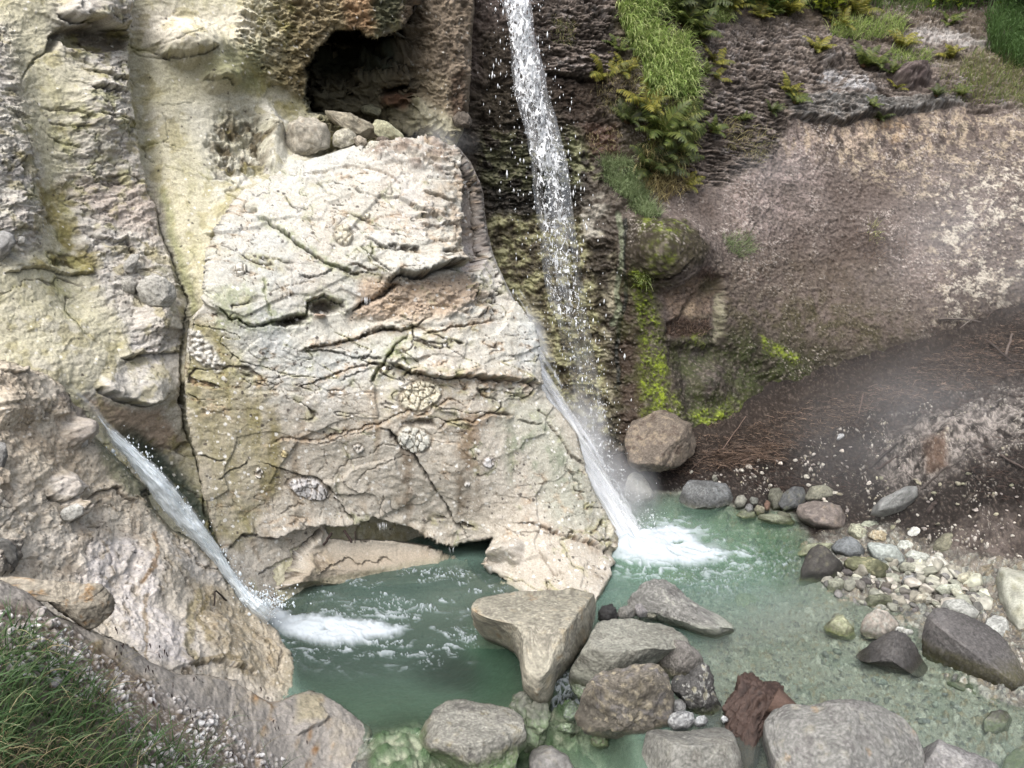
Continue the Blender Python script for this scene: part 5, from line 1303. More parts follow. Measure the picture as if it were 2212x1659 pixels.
def jet_fall():
    """the fall's lower run, sliding behind the edge of the outcrop into the stream"""
    path = [(620, 1084, 1122, 8.85), (660, 1106, 1150, 8.8), (700, 1128, 1178, 8.75), (760, 1146, 1196, 8.7), (830, 1156, 1216, 8.62), (900, 1196, 1256, 8.52), (960, 1228, 1300, 8.42), (1020, 1248, 1336, 8.32), (1080, 1274, 1368, 8.2), (1130, 1308, 1400, 8.08), (1165, 1324, 1420, 7.98)]
    V_, F_, A_ = [], [], []; off = 0
    for k in range(5):
        nv, nu = 420, 60
        UU, VV, XX, YY = ribbon(path, nv, nu)
        u, v, x, Y = UU.ravel(), VV.ravel(), XX.ravel(), YY.ravel()
        # streaks along the flow
        q = np.stack([u - 0.62 * v + 30 * k, 0.16 * v, np.full_like(u, 31.0 * k)], 1).astype(f32)
        n = fbm(q, 1 / 9., 3, seed=280 + k); w = fbm(q, 1 / 22., 2, seed=290 + k)
        edge = np.clip(1 - ((x + 0.5) / 1.5).clip(0, 1) ** 1.4 * 1.15, 0, 1)
        val = 0.9 * n + 1.25 * edge * np.interp(v, [620, 700, 800, 900, 1165], [0.22, 0.4, 0.55, 0.72, 0.85]) - 0.42 + 0.3 * w
        keep = val > 0
        fo = np.clip(0.08 + 0.55 * val, 0, 0.7)
        P_ = at(u + 4 * w, v, Y - 0.06 * k + 0.10 * w)
        f = grid_faces(nv, nu, keep)
        vv, ff, aa = compact(P_, f, fo)
        V_.append(vv); F_.append(ff + off); A_.append(aa); off += len(vv)
    r = np.random.default_rng(6); n = 1300
    v = 840 + 330 * r.random(n) ** 0.6
    a = np.asarray(path, float)
    u = np.interp(v, a[:, 0], (a[:, 1] + a[:, 2]) / 2) + np.abs(r.normal(0, 1, n)) * np.interp(v, [840, 1000, 1170], [12, 26, 46])
    P_ = at(u, v, np.interp(v, a[:, 0], a[:, 3]) + r.normal(0, 0.12, n))
    vv, ff = drops(P_, r.gamma(2.0, 0.0014, n) + 0.0015, 1 + 2 * r.random(n))
    V_.append(vv); F_.append(ff + off); A_.append(np.full(len(vv), 0.7)); off += len(vv)
    o = make_mesh('waterfall', np.concatenate(V_), np.concatenate(F_), M_FROTH, extra={'foam': np.concatenate(A_)})
    tag(o, 'misty white jet of water shooting down behind the sloping edge of the pale outcrop', 'waterfall')


def side_chute():
    c = np.array([(148, 832, 10, 5.82), (172, 858, 15, 5.84), (200, 884, 17, 5.86), (222, 916, 20, 5.86), (250, 948, 24, 5.87), (284, 980, 30, 5.88), (315, 1014, 34, 5.88), (345, 1050, 42, 5.88), (372, 1086, 46, 5.92), (410, 1132, 40, 5.98), (446, 1172, 32, 6.02), (476, 1212, 24, 6.06), (500, 1248, 22, 6.08), (526, 1284, 26, 6.06), (556, 1312, 32, 5.98), (596, 1340, 40, 6.02)], float)
    d = np.r_[0, np.cumsum(np.hypot(np.diff(c[:, 0]), np.diff(c[:, 1])))]
    V_, F_, A_ = [], [], []; off = 0
    for k in range(3):
        nv, nu = 620, 70
        t = np.linspace(0, d[-1], nv)
        cu, cv, hw, Y = (np.interp(t, d, c[:, j]) for j in range(4))
        hw = np.convolve(np.pad(hw, 20, mode='edge'), np.ones(41) / 41, 'valid'); cu = np.convolve(np.pad(cu, 20, mode='edge'), np.ones(41) / 41, 'valid')
        tu, tv = np.gradient(cu), np.gradient(cv); l = np.hypot(tu, tv); tu, tv = tu / l, tv / l
        x = np.linspace(-1, 1, nu)
        U = cu[:, None] + tv[:, None] * hw[:, None] * x * 0.66; V = cv[:, None] - tu[:, None] * hw[:, None] * x * 0.66
        T = t[:, None] + 0 * U; X = x[None] + 0 * U; Yg = Y[:, None] + 0 * U
        u, v, tt, xx, Yg = (z.ravel() for z in (U, V, T, X, Yg))
        q = np.stack([tt * 0.20, xx * 20, np.full_like(tt, 50.0 * k)], 1).astype(f32)
        n = fbm(q, 1 / 7., 3, seed=300 + k); w = fbm(q, 1 / 16., 3, seed=310 + k); fine = ridged(q, 1 / 10., 3, seed=320 + k)
        prog = sm(60, 210, tt)
        dens = 0.35 + 0.75 * prog
        edge = 1 - np.abs(xx) ** 3
        val = 0.8 * n + dens * edge - 0.42 + 0.25 * w - 0.12 * k + 0.25 * fine * prog
        if k == 0:
            keep = (np.abs(xx) < 0.97 + 0.1 * w)
            fo = np.clip(0.08 + 0.62 * val * (0.15 + 0.85 * prog), 0.05, 0.72)
        else:
            keep = val > 0.12
            fo = np.clip(0.15 + 0.7 * val, 0, 0.8)
        fo = fo * (1 - sm(d[-1] - 45, d[-1] - 4, tt))
        keep = keep & (fo > 0.01)
        bul = (1 - xx ** 2) * 0.05
        Y2 = Yg - bul - 0.02 * k - 0.05 * w * prog - 0.022 * n * prog - 0.02
        P_ = at(u + 3 * w, v + 3 * n, Y2)
        f = grid_faces(nv, nu, keep)
        vv, ff, aa = compact(P_, f, fo)
        V_.append(vv); F_.append(ff + off); A_.append(aa); off += len(vv)
    r = np.random.default_rng(9); n = 700
    t = d[-1] * (0.25 + 0.75 * r.random(n)); u = np.interp(t, d, c[:, 0]) + r.normal(0, 14, n); v = np.interp(t, d, c[:, 1]) + r.normal(-4, 12, n)
    Y = np.interp(t, d, c[:, 3]) - 0.06
    m = 420
    u = np.r_[u, 565 + r.normal(0, 32, m)]; v = np.r_[v, 1312 - np.abs(r.normal(0, 17, m))]; Y = np.r_[Y, 6.05 + r.normal(0, 0.1, m)]
    vv, ff = drops(at(u, v, Y), r.gamma(2.0, 0.0022, len(u)) + 0.002, 1 + r.random(len(u)))
    V_.append(vv); F_.append(ff + off); A_.append(np.full(len(vv), 0.85)); off += len(vv)
    o = make_mesh('cascade', np.concatenate(V_), np.concatenate(F_), M_CHUTE, extra={'foam': np.concatenate(A_)})
    tag(o, 'thin frothing cascade sliding down a slanting groove into the round pool', 'cascade')


def seep():
    """threads of water dripping from the undercut"""
    r = np.random.default_rng(12); V_, F_, A_ = [], [], []; off = 0
    for lab, rows in (('fine threads of water dripping from the dark undercut above the pool', ((826, 16, 1126, 1152, 7.02),)), ('dark wet thread of drips running from the crack under the upper block', ((790, 18, 640, 662, 7.25),)), ('few drips falling before the black hole beside the pool', ((980, 5, 1180, 1200, 7.1),))):
        V_, F_, A_ = [], [], []; off = 0
        for (u0, n, v0, v1, Y) in rows:
            u = u0 + r.normal(0, 5, n); L_ = r.uniform(0.4, 1, n) * (v1 - v0)
            vv, ff = drops(at(u, v0 + L_ / 2, np.full(n, Y - 0.05)), np.full(n, 0.002), L_ / 2 * Y / FOC / 0.002 * 0.98)
            V_.append(vv); F_.append(ff + off); A_.append(np.full(len(vv), 0.5)); off += len(vv)
        o = make_mesh('trickle', np.concatenate(V_), np.concatenate(F_), M_FROTH, extra={'foam': np.concatenate(A_)})
        tag(o, lab, 'trickle')


# ---------------------------------------------------------------- steam
def steam_material(name, dens, scale, lo=0.42, hi=0.72):
    m, nt = new_mat(name); L = nt.links.new
    out = node(nt, 'ShaderNodeOutputMaterial'); pv = node(nt, 'ShaderNodeVolumePrincipled'); pv.inputs['Color'].default_value = (0.97, 0.98, 1, 1); pv.inputs['Anisotropy'].default_value = 0.1
    tc = node(nt, 'ShaderNodeTexCoord'); ln = node(nt, 'ShaderNodeVectorMath', operation='LENGTH'); L(tc.outputs['Object'], ln.inputs[0])
    fo = node(nt, 'ShaderNodeMapRange', interpolation_type='SMOOTHSTEP'); fo.inputs['From Min'].default_value = 1.0; fo.inputs['From Max'].default_value = 0.15; L(ln.outputs['Value'], fo.inputs['Value'])
    ge = node(nt, 'ShaderNodeNewGeometry')
    nz = node(nt, 'ShaderNodeTexNoise'); nz.inputs['Scale'].default_value = scale; nz.inputs['Detail'].default_value = 2; L(ge.outputs['Position'], nz.inputs['Vector'])
    mr = node(nt, 'ShaderNodeMapRange', interpolation_type='SMOOTHSTEP'); mr.inputs['From Min'].default_value = lo; mr.inputs['From Max'].default_value = hi; mr.inputs['To Min'].default_value = 0.12
    L(nz.outputs['Fac'], mr.inputs['Value'])
    m1 = node(nt, 'ShaderNodeMath', operation='MULTIPLY'); L(fo.outputs[0], m1.inputs[0]); L(mr.outputs[0], m1.inputs[1])
    m2 = node(nt, 'ShaderNodeMath', operation='MULTIPLY'); L(m1.outputs[0], m2.inputs[0]); m2.inputs[1].default_value = dens * 2.2
    L(m2.outputs[0], pv.inputs['Density']); L(pv.outputs[0], out.inputs['Volume'])
    return m


def ico(n=2):
    import bmesh
    bm = bmesh.new(); bmesh.ops.create_icosphere(bm, subdivisions=n, radius=1.0)
    v = np.array([x.co[:] for x in bm.verts]); f = np.array([[q.index for q in x.verts] for x in bm.faces]); bm.free()
    return v, f


def steam():
    v, f = ico(3)
    for (u, vv, Y, rx, ry, rz, rot, dens, sc, lo) in (
            (1332, 1070, 8.25, 0.60, 0.45, 0.85, 30, 1.6, 2.6, .36), (1276, 940, 8.6, 0.34, 0.35, 0.8, 28, 2.0, 3, .36), (1168, 740, 8.75, 0.13, 0.25, 0.66, 18, 1.8, 3, .36),
            (1420, 1150, 7.9, 0.7, 0.5, 0.35, 0, 0.45, 2, .40), (2160, 1020, 8.4, 2.9, 1.8, 1.7, -12, 0.22, 0.7, .30), (2150, 560, 9.6, 2.2, 1.0, 1.8, 0, 0.13, 0.7, .34), (960, 300, 8.5, 0.5, 0.4, 0.2, -10, 0.5, 3, .42), (1700, 1330, 6.6, 1.7, 1.2, 0.5, 0, 0.22, 1.2, .38), (1680, 400, 10.4, 1.1, 0.6, 0.8, 0, 0.14, 1.2, .40), (1260, 1030, 8.0, 0.16, 0.2, 0.5, 22, 0.8, 3, .38)):
        o = make_mesh('steam', v, f, steam_material('steam_vapour', dens, sc, lo))
        o.location = at(u, vv, Y); o.scale = (rx, ry, rz); o.rotation_euler = (0, math.radians(-rot), 0)
        tag(o, kind='stuff')
# ================================================================= boulders and stones
ICO5 = None


def lump(outline, u0=None, v0=None, z_base=None, Y=None, thick=0.75, seed=1, cuts=(), nfac=7, fac=0.76, noise=0.05, flat=0.62, sub=5, rise=None):
    """vertices of one stone: the measured outline given its own distance, size and depth"""
    out = np.asarray(outline, float)
    cu, cv = (out.max(0) + out.min(0)) / 2
    w, h = out.max(0) - out.min(0)
    # centroid of the polygon keeps concave ones star shaped
    x, y = out[:, 0], out[:, 1]; x1, y1 = np.roll(x, -1), np.roll(y, -1); a = (x * y1 - x1 * y)
    A = a.sum() / 2
    cu, cv = ((x + x1) * a).sum() / (6 * A), ((y + y1) * a).sum() / (6 * A)
    vb, vt = out[:, 1].max(), out[:, 1].min()
    if Y is None:
        Yb = float(on_z(cu, vb - 0.06 * h, z_base)[1])
        if rise is None:
            rise = 0.62 * h * Yb / FOC
        Yt = max(float(on_z(cu, vt, z_base + rise)[1]), Yb)
    else:
        Yb = Yt = Y
    slope = (Yt - Yb) / (vb - vt)
    Y = Yb + slope * (vb - cv)
    c = at(cu, cv, Y)
    px = np.linalg.norm(c - CAM) / math.hypot(1, math.hypot((cu - 1106) / FOC, (829.5 - cv) / FOC)) / FOC   # metres per frame unit
    R_ = np.array([1.0, 0, 0]); UP = np.array([0, SP, CP]); FW = np.array([0, -CP, SP])       # toward the camera
    if sub == 5 and w > 110:
        sub = 6
    v, f = ico(sub)
    th = np.arctan2(v[:, 1], v[:, 0])
    # radius of the outline at each angle
    ox, oy = (out[:, 0] - cu), -(out[:, 1] - cv)
    n = 720
    # densify + smooth outline
    seg = np.concatenate([np.linspace((ox[k], oy[k]), (ox[(k + 1) % len(ox)], oy[(k + 1) % len(ox)]), 40, endpoint=False) for k in range(len(ox))])
    ang = np.arctan2(seg[:, 1], seg[:, 0]); rad = np.hypot(seg[:, 0], seg[:, 1])
    bins = np.linspace(-math.pi, math.pi, n + 1)
    o = np.argsort(ang)
    rr = np.interp(bins, np.r_[ang[o] - 2 * math.pi, ang[o], ang[o] + 2 * math.pi], np.r_[rad[o], rad[o], rad[o]])
    k = np.ones(13) / 13; rr = np.convolve(np.r_[rr[-13:-1], rr, rr[1:13]], k, 'same')[12:-12]
    Rt = np.interp(th, bins, rr)
    rho = np.hypot(v[:, 0], v[:, 1]); 
    rho2 = rho ** 0.9
    zz = np.sign(v[:, 2]) * np.abs(v[:, 2]) ** flat
    X = Rt * rho2 * np.cos(th); Yy = Rt * rho2 * np.sin(th)
    T = thick * 0.5 * min(w, 1.6 * h)
    Z = zz * T
    # smooth normalised coordinates for planar facets
    S = 0.5 * max(w, h)
    q = np.stack([X, Yy, Z], 1) / S
    r = np.random.default_rng(seed)
    planes = [np.array(c_, float) for c_ in cuts]
    for _ in range(nfac):
        nn = r.normal(size=3); nn[2] = abs(nn[2]) + 0.55; nn /= np.linalg.norm(nn)
        off = (q @ nn).max() * (fac + r.uniform(-0.06, 0.10))
        planes.append(np.r_[nn, off])
    for pl in planes:
        nn = pl[:3] / np.linalg.norm(pl[:3])
        off = pl[3] if pl[3] > 0.2 or len(pl) > 4 else pl[3]
        d = q @ nn - off
        d = np.where(d > 0, d * 0.90, 0)
        q = q - d[:, None] * nn
    P_ = q * S
    wpos = at(cu + P_[:, 0], cv - P_[:, 1], Y + slope * P_[:, 1])
    vdir = (CAM - c) / np.linalg.norm(CAM - c)
    wpos = wpos + (P_[:, 2:3] * px) * (0.75 * vdir + np.array([0, 0, 0.35 if slope > 0.0005 else 0.0]))
    # facet-and-grain noise along the radius
    s_ = (wpos - c).astype(f32) + f32(seed * 3.17)
    sz = S * px
    nrm = (wpos - c) / (np.linalg.norm(wpos - c, axis=1)[:, None] + 1e-9)
    amp = noise * sz
    f1, f2, idr = worley(s_ + 0.12 * sz * fbm(s_, 3 / sz, 2, seed=seed)[:, None], 3.2 / sz, seed)
    g1, g2, idg = worley(s_, 9.0 / sz, seed + 1)
    wpos = wpos + nrm * (amp * fbm(s_, 1.6 / sz, 3, seed=seed) * 1.5 + amp * 0.5 * ridged(s_, 4.0 / sz, 3, seed=seed + 3) + amp * 0.9 * (idr - 0.5) + amp * 0.35 * (idg - 0.5) + 0.006 * fbm(s_, 24, 3, seed=seed + 5) + 0.003 * fbm(s_, 70, 2, seed=seed + 6))[:, None]
    return c, wpos, f, s_, sz


def stone_colour(w, s_, sz, base, spots=(), seed=0, tide=True, edge=None, top=None, mott=1.0, green=None):
    n1 = fbm(s_, 1.4 / sz, 4, seed=seed + 11); n2 = fbm(s_, 6 / sz, 4, seed=seed + 12); n3 = fbm(s_, 40, 3, seed=seed + 13)
    b_ = np.array(base, float); c = np.tile(C(*(b_ * 0.5 + 0.5 * b_.mean())), (len(w), 1))

    def mixc(m, cc, a=1.0):
        nonlocal c
        m = (np.clip(m, 0, 1) * a).astype(f32)[:, None]; c = c * (1 - m) + np.asarray(cc, f32) * m
    b = np.array(base, float)
    base = b = b * 0.5 + 0.5 * b.mean()
    mixc(sm(0, 0.4, n1), C(*np.clip(b * 1.16 + 6, 0, 250)), 0.8 * mott); mixc(sm(0, 0.4, -n1), C(*(b * 0.82)), 0.8 * mott)
    for (cc, lo, hi, a) in spots:
        cc = np.array(cc, float); cc = cc * 0.78 + 0.22 * cc.mean()
        mixc(sm(lo, hi, n2 + 0.5 * n1), C(*cc), a)
        n2 = np.roll(n2, 0) * -0.7 + fbm(s_, 3.2 / sz, 3, seed=seed + int(cc[0])) * 0.8
    z = w[:, 2]
    if edge is not None:
        zt = edge[1]
        mixc(1 - sm(zt * 0.55, zt, z + 0.05 * n1 + 0.03 * n2), C(*edge[0]), 0.85)
    if top is not None:
        mixc(sm(top[1], top[1] + 0.08, z + 0.05 * n2), C(*top[0]), 0.7)
    if tide:
        mixc(1 - sm(0.0, 0.09, z + 0.07 * n2 + 0.05 * n1), C(*(green or (112, 122, 84))), 0.75 * (0.6 + 0.8 * sm(-0.3, 0.3, n3)))
    n4 = fbm(s_, 85, 2, seed=seed + 14)
    mixc(sm(0.05, 0.35, n3), C(*np.clip(b * 1.22 + 8, 0, 250)), 0.5 * mott); mixc(sm(0.05, 0.35, -n3), C(*(b * 0.68)), 0.5 * mott)
    mixc(sm(0.1, 0.4, n4), C(*np.clip(b * 1.3 + 10, 0, 250)), 0.4 * mott); mixc(sm(0.1, 0.4, -n4), C(*(b * 0.6)), 0.4 * mott)
    wet = 1 - sm(0.02, 0.09, z + 0.02 * n2)
    if tide:
        c = c * (1 - 0.52 * (1 - sm(0.05, 0.17, z + 0.06 * n2)) * sm(-0.02, 0.03, z))[:, None].astype(f32)
    return c * np.array([0.98, 1.0, 0.96], f32), wet


def boulder(name, label, cat, outline, base, z_base=0.0, group=None, spots=(), edge=None, top=None, tide=True, green=None, mott=1.0, wetall=0.0, **kw):
    c, w, f, s_, sz = lump(outline, z_base=z_base, **kw)
    col, wet = stone_colour(w, s_, sz, base, spots, kw.get('seed', 1), tide, edge, top, mott, green)
    o = make_mesh(name, w - c, f, M_STONE, col, np.clip(wet + wetall, 0, 1))
    o.location = c
    tag(o, label, cat, group)
    return o


PALE_RIM = ((186, 184, 166), 0.16)


def boulders():
    B = boulder
    B('boulder', 'big tan boulder jutting over the round pool with a tapering foot', 'boulder', [(1021, 1335), (1028, 1310), (1061, 1284), (1106, 1279), (1150, 1272), (1243, 1262), (1284, 1274), (1292, 1300), (1286, 1339), (1262, 1380), (1241, 1419), (1222, 1440), (1200, 1470), (1190, 1515), (1176, 1524), (1150, 1512), (1130, 1492), (1126, 1450), (1124, 1425), (1110, 1392), (1080, 1372), (1050, 1362), (1027, 1350)],
      (176, 164, 138), 0.10, spots=[((186, 166, 132), .1, .4, .7), ((112, 104, 96), .1, .4, .6), ((176, 130, 78), .35, .5, .6)], rise=.42, seed=3, thick=1.0, cuts=[(0.05, 0.72, 0.70, 0.42), (0.95, -0.25, 0.25, 0.62)], nfac=3, fac=0.86, noise=0.03, flat=0.5)
    B('boulder', 'low grey slab with a white crusted rim lying between the tan boulder and the shallows', 'boulder', [(1246, 1436), (1276, 1384), (1292, 1352), (1303, 1338), (1340, 1333), (1381, 1334), (1418, 1337), (1456, 1354), (1480, 1378), (1492, 1392), (1470, 1408), (1430, 1420), (1380, 1450), (1330, 1470), (1290, 1476), (1250, 1484), (1228, 1474), (1232, 1456)],
      (154, 150, 134), 0.06, spots=[((172, 170, 158), .12, .4, .8), ((112, 106, 98), .15, .4, .6)], edge=((196, 196, 184), .26), rise=.34, seed=5, thick=0.9, cuts=[(0.1, 0.75, 0.65, 0.30)], nfac=4, noise=0.03)
    B('boulder', 'pale cracked wedge of rock with a dark grey face pointing into the shallows', 'boulder', [(1345, 1308), (1360, 1290), (1393, 1262), (1416, 1252), (1436, 1252), (1456, 1264), (1496, 1296), (1531, 1321), (1560, 1338), (1588, 1357), (1570, 1366), (1541, 1376), (1506, 1368), (1480, 1352), (1431, 1330), (1396, 1326), (1366, 1318)],
      (136, 132, 128), 0.03, spots=[((186, 184, 174), .05, .3, .85), ((104, 100, 98), .1, .4, .8)], edge=((196, 198, 186), .20), rise=.34, seed=8, thick=0.7, cuts=[(0.35, 0.6, 0.7, 0.22), (-0.3, -0.2, 0.9, 0.26)], nfac=6, noise=0.05)
    B('stone', 'small black lava stone wedged behind the low grey slab', 'stone', [(1291, 1326), (1300, 1312), (1322, 1306), (1332, 1318), (1334, 1338), (1312, 1342), (1294, 1338)], (54, 52, 54), 0.1, seed=11, thick=1, noise=0.10, sub=4, tide=False)
    B('stone', 'dull grey oval stone between the black stone and the round lilac stone', 'stone', [(1334, 1330), (1336, 1316), (1352, 1310), (1370, 1306), (1374, 1326), (1360, 1338), (1344, 1338)], (128, 122, 116), 0.12, seed=12, thick=1, noise=0.04, sub=4, tide=False)
    B('stone', 'round lilac grey stone resting in a gap below the pale cracked wedge', 'stone', [(1370, 1318), (1374, 1304), (1388, 1299), (1400, 1306), (1404, 1320), (1396, 1332), (1380, 1334)], (138, 130, 134), 0.14, seed=13, thick=1, noise=0.03, sub=4, tide=False, nfac=3)
    B('stone', 'small olive stone just beside the round lilac stone', 'stone', [(1396, 1328), (1402, 1318), (1418, 1316), (1422, 1328), (1414, 1336), (1400, 1336)], (128, 124, 104), 0.12, seed=14, thick=1, sub=4, tide=False)
    B('boulder', 'smooth domed mauve boulder behind the rough brown boulder', 'boulder', [(1396, 1426), (1410, 1410), (1426, 1401), (1456, 1391), (1481, 1396), (1506, 1416), (1520, 1436), (1510, 1470), (1460, 1480), (1420, 1462), (1400, 1442)], (132, 122, 116), -0.08, spots=[((150, 142, 140), .1, .4, .5)], edge=((140, 132, 112), .12), rise=.30, seed=15, thick=1.1, nfac=1, noise=0.02, flat=0.5, cuts=[(-0.8, 0.0, 0.5, 0.5)])
    B('boulder', 'dark angular rock with white veins and a notched peak', 'boulder', [(1443, 1453), (1461, 1448), (1480, 1454), (1500, 1442), (1518, 1432), (1530, 1437), (1541, 1467), (1544, 1494), (1557, 1519), (1556, 1542), (1531, 1550), (1501, 1547), (1481, 1521), (1468, 1502), (1448, 1486)], (92, 88, 88), -0.02,
      spots=[((196, 194, 190), .14, .26, .95), ((66, 62, 60), .1, .4, .7), ((186, 178, 150), .3, .4, .8)], rise=.40, seed=18, thick=0.9, cuts=[(0.3, 0.3, 0.85, 0.5), (-0.6, 0.5, 0.6, 0.45), (0.7, 0.1, 0.6, 0.45)], nfac=6, noise=0.07)
    B('boulder', 'big rough brown boulder with pale crust sitting over the dark green run', 'boulder', [(1246, 1540), (1256, 1506), (1281, 1471), (1331, 1441), (1366, 1429), (1406, 1431), (1431, 1444), (1443, 1469), (1456, 1509), (1451, 1539), (1448, 1559), (1420, 1572), (1381, 1588), (1318, 1582), (1268, 1576), (1251, 1561)], (126, 112, 96), 0.02,
      spots=[((196, 180, 152), .10, .26, .9), ((128, 122, 124), .12, .35, .8), ((92, 82, 70), .05, .35, .6)], rise=.52, seed=21, thick=1.0, cuts=[(-0.1, 0.75, 0.62, 0.52), (0.45, -0.35, 0.8, 0.50), (-0.55, -0.3, 0.75, 0.52)], nfac=6, noise=0.06, tide=False)
    B('stone', 'plain grey stone tucked against the right flank of the rough brown boulder', 'stone', [(1452, 1528), (1456, 1514), (1470, 1509), (1482, 1520), (1480, 1538), (1466, 1544), (1454, 1538)], (138, 136, 138), 0.04, seed=23, thick=1, sub=4, tide=False, noise=0.03)
    B('stone', 'mottled grey and white stone on the shoulder of the big rounded grey boulder', 'stone', [(1441, 1562), (1448, 1546), (1476, 1536), (1496, 1542), (1502, 1558), (1486, 1574), (1456, 1577)], (144, 144, 148), 0.06, spots=[((196, 196, 200), .1, .3, .8), ((96, 96, 104), .1, .35, .8)], seed=24, thick=1, sub=4, tide=False)
    B('stone', 'smaller speckled stone beside the mottled stone, under the dark angular rock', 'stone', [(1498, 1562), (1504, 1550), (1522, 1546), (1531, 1554), (1524, 1566), (1506, 1570)], (146, 148, 154), 0.07, spots=[((196, 198, 204), .1, .3, .8)], seed=25, thick=1, sub=4, tide=False)
    B('stone', 'tiny white stone beside the red brown stump, above the grey boulder', 'stone', [(1556, 1552), (1562, 1546), (1572, 1550), (1574, 1558), (1562, 1562)], (176, 178, 186), 0.05, seed=26, thick=1, sub=3, tide=False)
    B('boulder', 'big smooth grey boulder with a dished top below the rough brown boulder', 'boulder', [(1372, 1680), (1381, 1634), (1398, 1578), (1426, 1571), (1456, 1577), (1506, 1571), (1541, 1557), (1568, 1556), (1581, 1576), (1593, 1619), (1604, 1665), (1600, 1740), (1480, 1760), (1380, 1740)], (138, 134, 126), -0.25,
      spots=[((158, 154, 142), .1, .4, .6), ((120, 112, 104), .1, .4, .5)], rise=.45, seed=28, thick=0.9, cuts=[(0.0, 0.86, 0.5, 0.60)], nfac=3, noise=0.025, tide=False)
    B('boulder', 'largest pale grey rounded boulder with pitted skin, lowest in the shallows', 'boulder', [(1650, 1600), (1651, 1572), (1668, 1554), (1689, 1546), (1746, 1547), (1790, 1537), (1834, 1534), (1871, 1539), (1909, 1551), (1946, 1569), (1975, 1596), (1990, 1640), (1980, 1720), (1880, 1800), (1750, 1800), (1680, 1740)], (136, 132, 128), -0.10,
      spots=[((168, 160, 142), .15, .4, .6), ((116, 110, 110), .08, .3, .6), ((178, 142, 106), .45, .52, .6)], rise=.32, seed=31, thick=0.9, nfac=2, noise=0.03, tide=False, flat=0.5)
    B('boulder', 'grey boulder hump with a small round hole at its joint with the largest one', 'boulder', [(1975, 1640), (1984, 1614), (2021, 1606), (2050, 1618), (2084, 1634), (2154, 1662), (2180, 1740), (2060, 1780), (1980, 1740)], (138, 132, 134), -0.22, spots=[((160, 156, 150), .1, .4, .5)], rise=.30, seed=33, thick=0.9, nfac=2, noise=0.03, tide=False)
    B('boulder', 'huge dark slate boulder with a flat tilted top at the edge of the shallows', 'boulder', [(1984, 1398), (1989, 1376), (2001, 1344), (2021, 1319), (2041, 1315), (2084, 1323), (2134, 1346), (2174, 1384), (2179, 1399), (2196, 1431), (2209, 1464), (2213, 1483), (2204, 1501), (2171, 1509), (2134, 1503), (2104, 1487), (2059, 1464), (2021, 1451), (2005, 1438), (1990, 1416)], (100, 93, 94), -0.05,
      spots=[((120, 112, 112), .1, .4, .5)], edge=((92, 88, 62), .20), rise=.42, seed=35, thick=0.95, cuts=[(0.22, 0.45, 0.86, 0.30), (-0.62, -0.62, 0.48, 0.22)], nfac=3, noise=0.025, green=(84, 82, 52))
    B('boulder', 'dark wet ridged boulder in the water beside the huge slate boulder', 'boulder', [(1846, 1402), (1862, 1390), (1884, 1379), (1924, 1363), (1959, 1369), (1974, 1384), (1991, 1416), (2009, 1441), (2012, 1457), (1994, 1465), (1934, 1452), (1879, 1426), (1851, 1416)], (86, 80, 80), -0.06, spots=[((108, 100, 98), .1, .4, .6)], rise=.30, seed=37, thick=0.9, cuts=[(-0.55, 0.45, 0.7, 0.30), (0.6, 0.3, 0.75, 0.28)], nfac=2, noise=0.03, green=(90, 88, 76), wetall=0.35)
    B('boulder', 'pinkish white pointed stone behind the dark wet ridged boulder', 'boulder', [(1856, 1366), (1862, 1346), (1871, 1331), (1894, 1315), (1919, 1321), (1934, 1338), (1946, 1353), (1940, 1372), (1910, 1384), (1870, 1380)], (186, 168, 154), -0.03, spots=[((196, 198, 190), .05, .3, .8), ((166, 132, 112), .25, .45, .6)], rise=.3, seed=39, thick=0.9, cuts=[(-0.6, 0.1, 0.8, 0.4), (0.5, 0.4, 0.75, 0.45)], nfac=5, noise=0.05, sub=4)
    B('boulder', 'yellow green algae coated stone poking out of the shallows', 'boulder', [(1779, 1352), (1799, 1335), (1819, 1332), (1834, 1350), (1852, 1376), (1836, 1384), (1806, 1376), (1786, 1366)], (176, 180, 122), -0.05, spots=[((206, 200, 176), .1, .35, .8), ((112, 100, 78), .3, .45, .8)], seed=41, thick=0.9, nfac=5, noise=0.05, sub=4, green=(150, 160, 100))
    for i, (x, y, lab) in enumerate(((1944, 1360, 'little white stone lying on top of the dark wet ridged boulder'), (1961, 1365, 'flat little white stone at the end of the dark wet ridged boulder'))):
        B('stone', lab, 'stone', [(x - 13, y), (x - 6, y - 7), (x + 8, y - 5), (x + 13, y + 2), (x + 4, y + 7), (x - 8, y + 6)], (206, 204, 196), 0.0, Y=5.86 - 0.03 * i, rise=.30, seed=43 + i, thick=1, sub=3, tide=False)
    B('boulder', 'sunken mossy boulder seen through the clear shallows', 'boulder', [(1931, 1496), (1945, 1486), (1971, 1480), (2004, 1479), (2014, 1496), (2010, 1531), (2030, 1574), (1996, 1572), (1946, 1540)], (142, 146, 104), -0.30, spots=[((178, 176, 132), .1, .4, .7), ((88, 104, 62), .1, .4, .7)], seed=46, thick=0.35, noise=0.06, sub=4, green=(130, 138, 92))
    B('boulder', 'long grey green slab half sunk beside the huge slate boulder', 'boulder', [(2038, 1474), (2060, 1468), (2084, 1474), (2120, 1494), (2150, 1516), (2146, 1527), (2121, 1525), (2076, 1500)], (112, 116, 100), -0.12, rise=.10, seed=48, thick=0.6, noise=0.03, sub=4, green=(104, 112, 84))
    B('boulder', 'half sunken purple grey stone near the pitted boulder', 'boulder', [(2122, 1560), (2140, 1540), (2172, 1532), (2188, 1550), (2186, 1576), (2150, 1592), (2126, 1586)], (124, 116, 116), -0.10, rise=.12, seed=49, thick=0.8, noise=0.03, sub=4)
